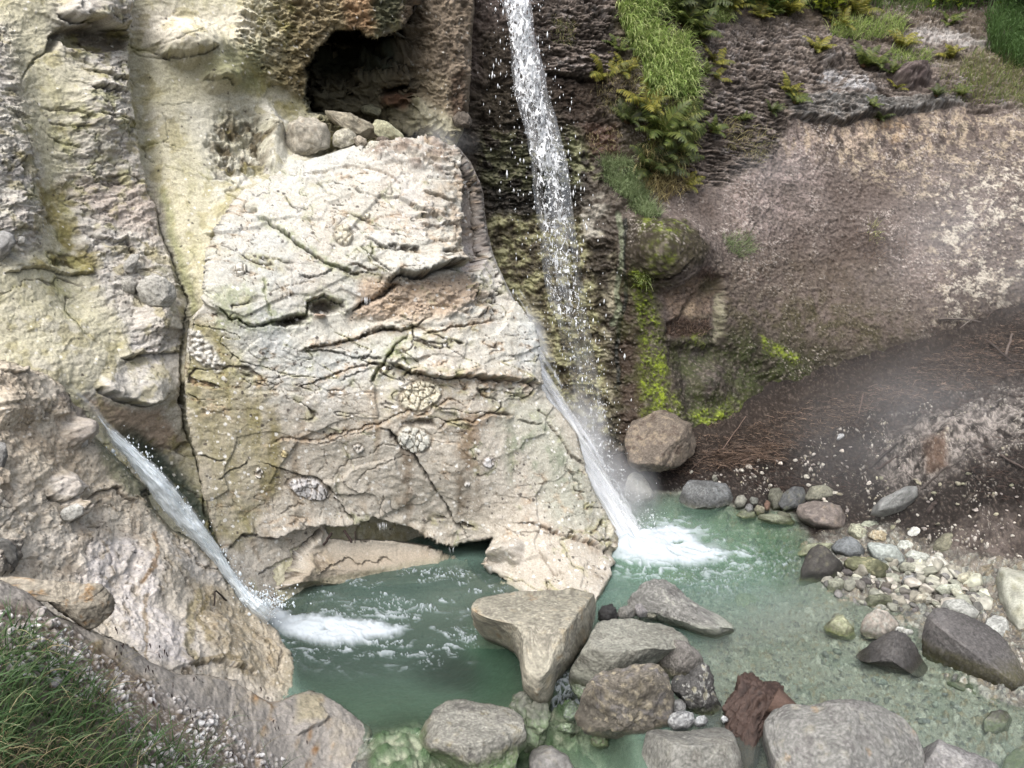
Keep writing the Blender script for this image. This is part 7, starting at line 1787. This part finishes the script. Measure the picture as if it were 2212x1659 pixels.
def blades(P0, D0, length, width, droop, col0, col1, seg=5, sag=None):
    """curved grass blades: roots, start directions, lengths; droop bends them downwards"""
    n = len(P0)
    P0 = np.asarray(P0, float); D0 = np.asarray(D0, float); D0 /= np.linalg.norm(D0, axis=1)[:, None]
    length = np.asarray(length)[:, None]
    side = np.cross(D0, np.array([0, 0, 1.0])); side /= np.linalg.norm(side, axis=1)[:, None] + 1e-9
    tw = PR.uniform(-1.2, 1.2, n)[:, None]
    side = side * np.cos(tw) + np.cross(D0, side) * np.sin(tw)
    v = np.zeros((n, seg + 1, 2, 3)); c = np.zeros((n, seg + 1, 2, 3), f32)
    p = P0.copy(); d = D0.copy()
    for k in range(seg + 1):
        t = k / seg
        w = np.asarray(width)[:, None] * (1 - t ** 1.8) * 0.5 + 0.0003
        v[:, k, 0] = p - side * w; v[:, k, 1] = p + side * w
        cc = col0 * (1 - t) + col1 * t
        c[:, k, 0] = cc; c[:, k, 1] = cc
        p = p + d * length / seg
        d = d + np.array([0, 0, -1.0]) * (np.asarray(droop)[:, None] / seg) * (0.4 + 1.6 * t); d /= np.linalg.norm(d, axis=1)[:, None]
    f = np.array([(2 * k, 2 * k + 1, 2 * k + 3, 2 * k + 2) for k in range(seg)])
    F = (f[None] + (2 * (seg + 1)) * np.arange(n)[:, None, None]).reshape(-1, 4)
    return v.reshape(-1, 3), F, c.reshape(-1, 3)


def pick(area, n):
    ar = np.array(area, float); out = []
    while len(out) < n:
        u = PR.uniform(ar[:, 0].min(), ar[:, 0].max(), n * 2); v = PR.uniform(ar[:, 1].min(), ar[:, 1].max(), n * 2)
        k = inside(u, v, area); out += list(zip(u[k], v[k]))
    return out[:n]


def roots(fn, area, n):
    uv = pick(area, n); R_ = [fn(u, v) for u, v in uv]
    return np.array([a for a, b in R_]), np.array([b for a, b in R_]), np.array(uv)


def pal(n, *cols):
    k = PR.integers(0, len(cols), n); c = np.array([C(*x, 1.15) for x in cols])[k]
    return c * PR.uniform(0.75, 1.25, (n, 1)).astype(f32)


def cliff_grass():
    fn = FS['right']; V_, F_, C_ = [], [], []; off = 0
    G1 = ((112, 138, 66), (96, 124, 58), (132, 150, 84), (150, 160, 100)); G2 = ((160, 176, 112), (140, 160, 88), (176, 180, 128))
    D1 = ((58, 80, 40), (70, 92, 48), (52, 72, 36)); D2 = ((96, 122, 76), (84, 110, 62)); T1 = ((140, 128, 92), (120, 104, 74), (150, 140, 100))
    F1 = ((96, 114, 72), (108, 124, 84), (84, 100, 62)); F2 = ((128, 144, 104), (146, 156, 120))
    jobs = [
        ([(1336, -40), (1432, 0), (1420, 60), (1440, 90), (1480, 95), (1500, 170), (1502, 215), (1456, 222), (1406, 212), (1388, 187), (1393, 150), (1356, 107), (1340, 40)], 2500, .24, .44, .015, 1.7, G1, G2),
        ([(1336, -60), (1440, -60), (1450, 40), (1360, 60)], 700, .25, .42, .011, 1.6, ((88, 112, 50), (76, 100, 44)), G1),
        ([(1395, 150), (1500, 150), (1500, 225), (1400, 215)], 700, .2, .36, .010, 1.8, D1, G1),
        ([(1400, 235), (1500, 230), (1500, 300), (1470, 360), (1400, 330)], 500, .2, .36, .010, 1.7, ((92, 104, 50), (108, 116, 60)), ((150, 150, 96), (140, 140, 84))),
        ([(1380, 330), (1480, 330), (1475, 420), (1420, 450), (1390, 420)], 520, .25, .42, .009, 1.9, T1, ((166, 156, 112), (140, 128, 88))),
        ([(1295, 345), (1360, 350), (1400, 440), (1425, 480), (1395, 490), (1350, 440), (1310, 400)], 2600, .14, .28, .006, 1.3, F1, F2),
        ([(1560, 520), (1618, 510), (1630, 550), (1600, 560), (1570, 545)], 420, .12, .22, .005, 1.2, F1, F2),
        ([(1376, 592), (1408, 592), (1402, 616), (1384, 616)], 140, .12, .22, .007, 1.2, G1, G2),
        ([(2130, 36), (2250, 20), (2250, 160), (2180, 150), (2134, 110)], 1500, .3, .55, .013, 1.6, D1, D2),
        ([(2100, 120), (2250, 150), (2250, 235), (2120, 225), (2060, 160)], 900, .15, .3, .008, 1.5, ((100, 112, 62), (84, 100, 52)), ((130, 140, 90), (146, 140, 100))),
        ([(1800, 50), (1950, 50), (1955, 80), (1870, 90), (1795, 78)], 800, .16, .34, .009, 1.6, G1, G2),
        ([(1918, 112), (1960, 118), (2010, 120), (2008, 145), (1925, 135)], 330, .14, .26, .008, 1.6, G1, G2),
        ([(1860, -40), (2130, -40), (2120, 20), (1960, 40), (1860, 20)], 900, .2, .4, .010, 1.5, D1, G1),
        ([(1440, -40), (1800, -40), (1790, 20), (1640, 22), (1480, 20)], 1200, .2, .4, .010, 1.5, D1, G1),
        ([(1540, 30), (1575, 30), (1570, 60), (1545, 60)], 160, .2, .3, .008, 2.0, G1, G2),
        ([(1560, 255), (1680, 300), (1640, 360), (1560, 330)], 260, .12, .3, .006, 1.7, T1, ((150, 144, 104), (120, 124, 84))),
        ([(1190, 40), (1240, 60), (1230, 110), (1200, 100)], 160, .1, .22, .006, 1.9, F1, T1),
        ([(1280, 180), (1380, 130), (1390, 240), (1300, 260)], 320, .1, .24, .006, 1.9, T1, ((120, 120, 84), (140, 130, 96))),
        ([(1262, 290), (1340, 280), (1340, 340), (1280, 330)], 140, .1, .22, .005, 2.1, T1, ((150, 140, 110), (140, 130, 100))),
        ([(2020, 150), (2120, 160), (2140, 230), (2040, 215)], 300, .1, .24, .006, 1.5, ((104, 124, 62), (92, 108, 56)), T1),
        ([(1870, 480), (1900, 490), (1895, 530), (1872, 525)], 60, .1, .2, .006, 1.3, T1, G2),
    ]
    for area, n, a, b, w, dr, c0, c1 in jobs:
        P0, N, uv = roots(fn, area, n)
        D = N * 0.55 + np.array([0, 0, 0.75]) + PR.normal(0, 0.32, (n, 3))
        L_ = PR.uniform(a, b, n)
        v, f, c = blades(P0 - N * 0.02, D, L_, np.full(n, w) * PR.uniform(.6, 1.2, n), np.full(n, dr * 1.5) * PR.uniform(.7, 1.3, n), pal(n, *c0), pal(n, *c1))
        V_.append(v); F_.append(f + off); C_.append(c); off += len(v)
    o = make_mesh('grass', np.concatenate(V_), np.concatenate(F_), M_LEAF, np.concatenate(C_)); tag(o, kind='stuff')
    # low broad-leaved growth along the top
    V_, F_, C_ = [], [], []; off = 0
    for area, n, s0, cols in (([(1580, -60), (2240, -60), (2240, 24), (2090, 26), (2080, 8), (1890, 6), (1760, 14), (1640, 20), (1560, 14)], 5200, .06, ((52, 70, 30), (70, 92, 36), (92, 112, 44), (40, 54, 26))), ([(2004, -10), (2090, -10), (2080, 22), (2010, 24)], 420, .055, ((150, 164, 56), (130, 148, 50))), ([(1760, 5), (1800, 5), (1830, 30), (1790, 40), (1750, 28)], 260, .05, ((128, 136, 48), (104, 116, 42))),
                              ([(2140, -60), (2260, -60), (2260, 60), (2160, 40)], 900, .07, ((28, 38, 22), (36, 48, 26))), ([(1360, -60), (1580, -60), (1560, 10), (1440, 20)], 1500, .06, ((56, 78, 32), (84, 106, 44)))):
        P0, N, uv = roots(fn, area, n)
        P0 = P0 + N * PR.uniform(0, 0.35, (n, 1)) + np.array([0, 0, 1]) * PR.uniform(0, .25, (n, 1))
        D = PR.normal(0, 1, (n, 3)); D[:, 2] = np.abs(D[:, 2]) * 0.4
        cc = pal(n, *cols)
        v, f, c = blades(P0, D, PR.uniform(.7, 1.3, n) * s0 * 1.7, np.full(n, s0), np.full(n, 1.2), cc, cc * 1.15, seg=2)
        V_.append(v); F_.append(f + off); C_.append(c); off += len(v)
    o = make_mesh('undergrowth', np.concatenate(V_), np.concatenate(F_), M_LEAF, np.concatenate(C_)); tag(o, kind='stuff')


def near_grass():
    fn = FS['shelf']; V_, F_, C_ = [], [], []; off = 0
    g = ((46, 70, 38), (56, 82, 44), (40, 62, 36), (70, 94, 54)); g2 = ((66, 92, 54), (76, 100, 62), (96, 108, 74)); dry = ((150, 138, 104), (126, 110, 84), (176, 166, 130))
    jobs = [([(-80, 1350), (30, 1352), (110, 1410), (170, 1450), (220, 1500), (290, 1580), (330, 1640), (350, 1700), (-80, 1700)], 1300, .10, .28, .0068, 1.6, g, g2), ([(-80, 1400), (60, 1410), (150, 1480), (230, 1570), (250, 1700), (-80, 1700)], 300, .10, .28, .0075, 1.3, g, g2), ([(-80, 1360), (120, 1410), (260, 1540), (300, 1700), (-80, 1700)], 120, .12, .34, .004, 2.3, dry, dry),
            ([(-60, 1560), (160, 1580), (200, 1700), (-60, 1700)], 260, .06, .2, .004, 2.4, dry, dry), ([(300, 1580), (400, 1610), (450, 1659), (460, 1700), (320, 1700)], 130, .14, .30, .006, 1.2, g, g2), ([(560, 1640), (620, 1640), (620, 1700), (560, 1700)], 14, .15, .3, .004, .9, g, g2), ([(430, 1560), (480, 1560), (470, 1640), (430, 1640)], 10, .14, .26, .004, 1.1, g, g2)]
    for area, n, a, b, w, dr, c0, c1 in jobs:
        P0, N, uv = roots(fn, area, n)
        yaw = PR.normal(0.5, 1.5, n)
        D = np.stack([np.cos(yaw) * 0.65, np.sin(yaw) * 0.5 - 0.1, np.full(n, 0.75)], 1) + PR.normal(0, 0.2, (n, 3))
        v, f, c = blades(P0 - np.array([0, 0, .015]), D, PR.uniform(a, b, n), np.full(n, w) * PR.uniform(.6, 1.25, n), np.full(n, dr) * PR.uniform(.6, 1.4, n), pal(n, *c0), pal(n, *c1), seg=6)
        V_.append(v); F_.append(f + off); C_.append(c); off += len(v)
    # sedge stems with hanging dark spikelets
    n = 34; P0, N, uv = roots(fn, [(60, 1380), (150, 1410), (300, 1520), (560, 1640), (330, 1659), (120, 1500)], n)
    yaw = PR.normal(0.35, 0.6, n); D = np.stack([np.cos(yaw) * 0.75, np.sin(yaw) * 0.3, np.full(n, 0.9)], 1)
    L_ = PR.uniform(.28, .5, n)
    v, f, c = blades(P0, D, L_, np.full(n, .0022), np.full(n, 1.9), pal(n, (78, 84, 52), (96, 92, 62)), pal(n, (96, 84, 58)), seg=9)
    V_.append(v); F_.append(f + off); C_.append(c); off += len(v)
    tips = v.reshape(n, 10, 2, 3)[:, -1].mean(1)
    tips = np.repeat(tips, 2, 0) + PR.normal(0, .006, (2 * n, 3)); m = len(tips)
    v, f, c = blades(tips, np.tile([0.05, 0, -1.0], (m, 1)) + PR.normal(0, .15, (m, 3)), PR.uniform(.02, .038, m), np.full(m, .007), np.full(m, .2), pal(m, (44, 34, 34)), pal(m, (52, 40, 36)), seg=3)
    V_.append(v); F_.append(f + off); C_.append(c)
    o = make_mesh('grass', np.concatenate(V_), np.concatenate(F_), M_LEAF, np.concatenate(C_)); tag(o, kind='stuff')


def frond_mesh(k, cols):
    r = np.random.default_rng(300 + k); V_, F_, C_ = [], [], []
    n = 15; p = np.zeros(3); d = np.array([0.55, 0, 0.83])
    pts = []
    for i in range(n + 1):
        pts.append(p.copy()); p = p + d / n; d = d + np.array([0.16, 0, -1.75]) / n * (0.35 + 1.0 * i / n) * (0.9 + 0.2 * r.random()); d /= np.linalg.norm(d)
    pts = np.array(pts)

    def quad(a, b, c, e, col, col2):
        i = len(V_); V_.extend([a, b, c, e]); F_.append((i, i + 1, i + 2, i + 3)); C_.extend([col, col, col2, col2])
    for i in range(n):
        t = i / n
        tan = pts[i + 1] - pts[i]; tan /= np.linalg.norm(tan)
        w = 0.008 * (1 - t) + .002
        y = np.array([0, 1.0, 0]); nn = np.cross(tan, y)
        cr = np.array(C(110, 92, 52)); quad(pts[i] - y * w, pts[i] + y * w, pts[i + 1] + y * w, pts[i + 1] - y * w, cr, cr)
        if i < 1: continue
        L_ = 0.23 * math.sin(math.pi * min(1, (t * 0.86 + 0.14)) ** 0.75) ** 0.8 + 0.02
        for sgn in (-1, 1):
            col = np.array(C(*cols[r.integers(len(cols))])) * r.uniform(.8, 1.2)
            dirv = y * sgn + tan * 0.42 - nn * -0.0 + np.array([0, 0, -0.22]) + r.normal(0, .06, 3); dirv /= np.linalg.norm(dirv)
            b0 = pts[i]; hw = tan * 0.031
            mid = b0 + dirv * L_ * 0.5; tip = b0 + dirv * L_ + np.array([0, 0, -0.03])
            quad(b0 - hw, b0 + hw, mid + hw * 0.85, mid - hw * 0.85, col, col * 1.05)
            quad(mid - hw * .85, mid + hw * .85, tip + hw * .12, tip - hw * .12, col * 1.05, col * 1.15)
    me = make_mesh('frond', np.array(V_), np.array(F_), M_LEAF, np.array(C_), smooth=False)
    data = me.data; bpy.data.objects.remove(me)
    return data


def ferns():
    kinds = {'y': ((128, 128, 52), (148, 142, 62), (106, 110, 46)), 'g': ((92, 106, 50), (108, 118, 58), (78, 92, 44)), 'd': ((74, 86, 44), (90, 100, 52), (62, 72, 38))}
    meshes = {k: [frond_mesh(i + 10 * j, c) for i in range(3)] for j, (k, c) in enumerate(kinds.items())}
    fn = FS['right']
    v, f = ico(2)
    co = make_mesh('root_crown', v * (1 + .2 * fbm(v.astype(f32), 2, 2)[:, None]) * np.array([1, 1, .7]), f, M_STONE, np.tile(C(84, 62, 40), (len(v), 1)), np.zeros(len(v)))
    crown = co.data; bpy.data.objects.remove(co)
    L_ = [  # u, v, length of frond in metres, kind, label
        (1306, 165, .42, 'y', 'yellow green fern hanging at the grey rock just beside the waterfall'), (1338, 112, .30, 'g', 'small fern at the edge of the long hanging grass, above the yellow fern'), (1345, 160, .30, 'y', 'small yellowish fern between the fern by the waterfall and the grass'),
        (1395, 236, .48, 'y', 'yellow green fern just under the lower tip of the hanging grass'), (1420, 292, .62, 'g', 'big green fern with long fronds under the tip of the hanging grass'), (1456, 312, .55, 'g', 'broad green fern leaning out over the brown bank'), (1470, 268, .50, 'g', 'green fern tangled with grass next to the layered rock'), (1404, 370, .60, 'd', 'dark drooping fern lowest in the gully, above the mossy bulge'), (1432, 355, .55, 'd', 'dark fern behind the drooping fern in the gully'), (1352, 262, .40, 'd', 'dark brownish fern under the bare brown soil patch'),
        (1545, 135, .40, 'y', 'yellow fern alone on the layered rock near the hanging grass'), (1546, 168, .34, 'y', 'yellow fern directly below the lone fern on layered rock'), (1522, 160, .24, 'g', 'little fern to one side of the lone fern on layered rock'), (1505, 84, .50, 'g', 'leafy fern at the top corner of the hanging grass'), (1476, 56, .60, 'g', 'tall fern standing above the hanging grass'), (1500, 24, .62, 'd', 'dark fern in the growth along the cliff top, next to the grass'), (1540, 10, .55, 'g', 'fern in the dark growth along the cliff top'), (1570, 22, .50, 'y', 'yellowish fern at the end of the dark growth on the cliff top'), (1446, 20, .55, 'd', 'deep green fern half hidden in grass at the cliff top'),
        (1606, 258, .24, 'g', 'tiny green tuft of fern on bare layered rock'), (1538, 282, .28, 'g', 'small straggling fern below the layered rock'), (1645, 34, .36, 'y', 'bright little fern at the upper lip of the layered rock'), (1699, 24, .50, 'y', 'large yellow fern on the cliff top with its fronds spread'), (1672, 26, .38, 'g', 'green fern beside the large yellow fern on the cliff top'), (1819, 52, .36, 'y', 'yellow fern at the edge of the grassy strip'), (1851, 26, .48, 'y', 'tall yellow fern behind the grassy strip'), (1784, 28, .34, 'g', 'green fern between the two yellow ferns on the cliff top'),
        (1764, 112, .38, 'y', 'yellow fern beside a white edged block of rock'), (1866, 142, .42, 'g', 'spreading green fern over the white banded rock'), (1892, 144, .36, 'g', 'smaller green fern touching the spreading fern'), (1944, 104, .42, 'y', 'golden fern above the purple rounded rock'), (2054, 122, .34, 'y', 'yellow fern alone on brown soil near the dark grass'), (1924, 162, .30, 'g', 'little fern on the edge of the purple rounded rock'), (1939, 188, .28, 'y', 'lime fern in the shade below the purple rounded rock'), (1706, 200, .38, 'y', 'yellow fern at the end of the dark layered ledge'), (1709, 226, .32, 'g', 'green fern hanging just below the yellow fern on the ledge'), (1669, 242, .26, 'd', 'dark little fern away from the ledge on bare rock'),
        (1899, 256, .28, 'd', 'dark fern tucked under the overhanging ledge'), (1874, 240, .24, 'g', 'tiny fern on the face of the dark ledge'), (2051, 50, .32, 'g', 'pale green fern on the white banded strip near the top'), (2076, 205, .30, 'g', 'green fern at the right end of the ledge'), (2012, 220, .26, 'd', 'small dark fern near the end of the ledge'), (1480, 400, .30, 'y', 'dry yellowish fern at the foot of the gully')]
    for i, (u, v, ln, kd, lab) in enumerate(L_):
        P0, N = fn(u, v)
        e = bpy.data.objects.new('fern', None); COL.objects.link(e); e.empty_display_size = 0.05
        e.location = P0 - N * 0.01
        tag(e, lab, 'fern', 'ferns growing on the cliff')
        up = N * 0.75 + np.array([0, 0, 0.65]); up /= np.linalg.norm(up)
        e.rotation_euler = Vector(up).to_track_quat('Z', 'Y').to_euler()
        cr = bpy.data.objects.new('root_crown', crown); COL.objects.link(cr); cr.parent = e; cr.scale = (ln * .12,) * 3
        nf = 10 if ln > .35 else 8
        for j in range(nf):
            o = bpy.data.objects.new('frond', meshes[kd][j % 3]); COL.objects.link(o); o.parent = e
            o.rotation_euler = (PR.normal(0, .15), PR.normal(0, .22), 2 * math.pi * j / nf + PR.normal(0, .25))
            s = (0.9 if u > 1490 else 0.98) * ln * PR.uniform(.75, 1.15); o.scale = (s, s, s)


def litter():
    """needles, bark strips and thin twigs heaped along the foot of the cliff"""
    V_, F_, C_ = [], [], []; off = 0
    red = ((76, 64, 56), (96, 80, 68), (60, 50, 44), (118, 100, 86)); dk = ((54, 42, 37), (44, 34, 30), (68, 54, 46))
    jobs = [('ground', [(1400, 1000), (1500, 955), (1600, 935), (1700, 892), (1850, 852), (2000, 782), (2240, 665), (2300, 700), (2300, 790), (2080, 850), (1900, 890), (1760, 945), (1640, 985), (1500, 1030)], 6500, .03, .13, red, .04), ('ground', [(1510, 985), (1660, 960), (1720, 960), (1680, 1000), (1560, 1020)], 1100, .08, .22, red, .05), ('ground', [(1390, 1010), (1500, 1000), (1700, 970), (1900, 900), (2060, 860), (2212, 800), (2212, 860), (1960, 920), (1880, 1050), (1700, 1060), (1480, 1040)], 2600, .04, .14, dk, .02),
            ('right', [(1500, 930), (1600, 900), (1700, 850), (1850, 800), (2000, 740), (2212, 650), (2212, 700), (2000, 790), (1850, 850), (1700, 900), (1600, 945), (1500, 970)], 2200, .05, .16, red, .03), ('ground', [(2080, 960), (2260, 930), (2260, 1080), (2100, 1080)], 500, .05, .16, dk, .02), ('right', [(1445, 702), (1480, 692), (1540, 695), (1540, 718), (1500, 730), (1450, 724)], 500, .04, .1, red, .02), ('right', [(1500, 575), (1560, 590), (1600, 600), (1540, 600), (1490, 600)], 320, .04, .1, dk, .02), ('right', [(1840, 500), (1960, 510), (1960, 560), (1880, 570)], 420, .04, .12, red, .015), ('right', [(1600, 450), (1760, 400), (1900, 480), (2000, 640), (1900, 740), (1640, 640)], 700, .03, .09, dk, .01), ('right', [(1990, 690), (2250, 650), (2250, 720), (2040, 780)], 900, .08, .2, dk, .03)]
    for key, area, n, a, b, cols, lift in jobs:
        P0, N, uv = roots(FS[key], area, n)
        t = PR.normal(0, 1, (n, 3)); t -= N * np.sum(t * N, 1)[:, None]; t[:, 0] *= 1.25
        D = t / np.linalg.norm(t, axis=1)[:, None] + N * PR.uniform(-.05, .3, (n, 1))
        c0 = pal(n, *cols)
        v, f, c = blades(P0 + N * (PR.uniform(0, 1, (n, 1)) * lift + .004), D, PR.uniform(a, b, n), PR.uniform(.002, .007, n), PR.uniform(-.6, 1.8, n), c0, c0 * 1.1, seg=3)
        V_.append(v); F_.append(f + off); C_.append(c); off += len(v)
    o = make_mesh('leaf_litter', np.concatenate(V_), np.concatenate(F_), M_LEAF, np.concatenate(C_)); tag(o, kind='stuff')


def stick(name, label, pts, r0, r1, col, cat='twig', group=None):
    pts = np.array(pts, float); n = 7; v, f = [], []
    m = 10; t = np.linspace(0, 1, m); tt = np.linspace(0, 1, len(pts))
    P_ = np.stack([np.interp(t, tt, pts[:, k]) for k in range(3)], 1) + PR.normal(0, r0 * .22, (m, 3))
    for k in range(m):
        ax = P_[min(k + 1, m - 1)] - P_[max(k - 1, 0)]; ax /= np.linalg.norm(ax)
        e1 = np.cross(ax, [0.3, 0.2, 0.9]); e1 /= np.linalg.norm(e1); e2 = np.cross(ax, e1); r = r0 + (r1 - r0) * t[k]
        for j in range(n):
            a = 2 * math.pi * j / n; v.append(P_[k] + r * (1 + .15 * math.sin(3 * a + k)) * (e1 * math.cos(a) + e2 * math.sin(a)))
    for k in range(m - 1):
        for j in range(n):
            f.append((k * n + j, k * n + (j + 1) % n, (k + 1) * n + (j + 1) % n, (k + 1) * n + j))
    v = np.array(v); o = make_mesh(name, v - P_[0], f, M_STONE, np.tile(C(*(np.array(col) * 0.55 + 0.3 * np.mean(col))), (len(v), 1)) * (1 + .3 * fbm(v.astype(f32), 20, 2)[:, None]), np.zeros(len(v))); o.location = P_[0]
    tag(o, label, cat, group)


def sticks():
    def on(key, pts, lift=.02):
        out = []
        for p in pts:
            P0, N = FS[key](p[0], p[1]); out.append(P0 + N * (lift + (p[2] if len(p) > 2 else 0)))
        return out
    S = stick
    S('twig', 'straight grey twig standing against the dark foot of the cliff', on('right', [(1874, 766, .03), (1879, 800, .06), (1884, 838, .03)]), .012, .014, (112, 98, 82))
    S('twig', 'long pale branch lying level along the top of the needle bank', on('right', [(2026, 690, .02), (2090, 692, .06), (2134, 702, .05)]), .016, .008, (128, 112, 100))
    S('twig', 'pale twig crossing under the long level branch', on('right', [(2050, 728, .02), (2090, 692, .08)]), .014, .007, (150, 136, 124))
    S('twig', 'curved dark branch in the needle heap at the picture border', on('ground', [(2130, 745, .03), (2180, 790, .06), (2240, 800, .04)]), .016, .010, (96, 78, 68))
    S('twig', 'short pale stub sticking out of the needle heap', on('ground', [(2172, 772, .02), (2182, 742, .14)]), .016, .012, (140, 118, 104))
    S('twig', 'dark branch lying down the slope beside the pale gravel patch', on('ground', [(1879, 1016), (1908, 992, .03), (1938, 970)]), .02, .012, (84, 72, 66))
    S('twig', 'brown branch alongside the dark branch at the gravel patch', on('ground', [(1894, 1018), (1938, 990)]), .016, .010, (104, 80, 70))
    S('twig', 'thin stick lying across the lower part of the gravel patch', on('ground', [(1992, 1062), (2020, 1030, .03), (2046, 1003)]), .012, .008, (104, 90, 82))
    S('twig', 'brown bark strip on the pebbly bank above the lone olive boulder', on('ground', [(2002, 1108), (2024, 1086)]), .03, .02, (92, 74, 66))
    S('twig', 'short upright stick on the needle bank below the cliff foot', on('ground', [(1854, 896), (1862, 874, .12)]), .01, .008, (134, 104, 88))
    S('twig', 'bare pale stick leaning on the needle heap near the mossy wall', on('ground', [(1560, 976, .02), (1608, 938, .18)]), .008, .005, (150, 116, 96))
    S('twig', 'thick broken twig lying on the reddish needles', on('ground', [(1598, 1002, .02), (1630, 998, .04), (1655, 994, .02)]), .012, .010, (140, 108, 88))
    S('twig', 'slender stick poking out of the needles above the blue grey boulder', on('ground', [(1480, 1030, .02), (1520, 1005, .09)]), .007, .005, (120, 92, 76))
    S('twig', 'bent grey twig on the pebbly bank at the picture border', on('ground', [(2160, 990, .02), (2212, 1008, .02)]), .014, .01, (112, 92, 82))
    y = 6.9
    S('twig', 'dark stick leaning out of the undercut above the pool, slanting one way', [at(718, 1150, 6.82), at(708, 1164, 6.78), at(699, 1178, 6.74)], .013, .012, (66, 44, 36))
    S('twig', 'dark stick in the undercut slanting the opposite way', [at(743, 1146, 6.84), at(760, 1171, 6.76)], .014, .012, (70, 46, 38))
    S('twig', 'thin upright stick in the undercut beside the slanting sticks', [at(767, 1148, 6.85), at(767, 1173, 6.77)], .006, .005, (70, 50, 40))
    P0, N = FS['slope'](455, 1314); P1, _ = FS['slope'](448, 1286); P2, _ = FS['slope'](480, 1304)
    S('reed', 'bent dry reed lying on the tan rock slope', [P0 + N * .02, P1 + N * .05, P2 + N * .02], .006, .008, (74, 58, 48), 'reed')
def setting():
    FS['left'] = surf(left_cliff())
    FS['outcrop'] = surf(outcrop())
    FS['right'] = surf(right_cliff())
    FS['slope'] = surf(side_slope())
    FS['shelf'] = surf(near_shelf())
    FS['ground'] = surf(ground())


def loose():
    scatter_stones(None, FS)


BUILD = [setting, stream, great_fall, jet_fall, side_chute, seep, steam, boulders, stump, loose, cliff_grass, near_grass, ferns, litter, sticks]
# ================================================================= light and camera
def setup_world():
    w = bpy.data.worlds.new('World'); SC.world = w; w.use_nodes = True
    nt = w.node_tree; nt.nodes.clear(); L = nt.links.new
    o = node(nt, 'ShaderNodeOutputWorld'); b = node(nt, 'ShaderNodeBackground')
    sk = node(nt, 'ShaderNodeTexSky', sky_type='NISHITA')
    sk.sun_disc = False; sk.sun_elevation = math.radians(58); sk.sun_rotation = math.radians(205)
    sk.air_density = 1.0; sk.dust_density = 6.0; sk.ozone_density = 0.6
    hs = node(nt, 'ShaderNodeHueSaturation'); hs.inputs['Saturation'].default_value = 0.55
    b.inputs['Strength'].default_value = 0.14
    L(sk.outputs['Color'], hs.inputs['Color']); L(hs.outputs['Color'], b.inputs['Color']); L(b.outputs['Background'], o.inputs['Surface'])
    sun = bpy.data.lights.new('sun', 'SUN'); sun.energy = 1.6; sun.angle = math.radians(40); sun.color = (0.99, 0.99, 1.0)
    so = bpy.data.objects.new('sun', sun); COL.objects.link(so)
    el, az = math.radians(58), math.radians(205)          # azimuth clockwise from +Y: behind the camera, a little to its left
    d = Vector((math.sin(az) * math.cos(el), math.cos(az) * math.cos(el), math.sin(el)))
    so.rotation_euler = d.to_track_quat('Z', 'Y').to_euler()
    SC.view_settings.view_transform = 'Standard'; SC.view_settings.look = 'None'
    SC.view_settings.exposure = EXPOSURE; SC.view_settings.gamma = 1
    cam = bpy.data.cameras.new('camera'); co = bpy.data.objects.new('camera', cam); COL.objects.link(co)
    cam.sensor_fit = 'HORIZONTAL'; cam.sensor_width = 36.0; cam.lens = 36.0 * FOC / 2212.0
    cam.clip_start = 0.05; cam.clip_end = 500
    co.location = CAM; co.rotation_euler = (math.radians(90) - PITCH, 0, 0)
    SC.camera = co
    SC.cycles.max_bounces = 8; SC.cycles.diffuse_bounces = 3; SC.cycles.glossy_bounces = 3; SC.cycles.transparent_max_bounces = 24; SC.cycles.volume_bounces = 1
    SC.cycles.use_denoising = True


EXPOSURE = 1.0
import time as _time
_t0 = _time.time()
for _f in BUILD:
    _r = _f()
    print('built', _f.__name__, round(_time.time() - _t0, 1), flush=True)
setup_world()
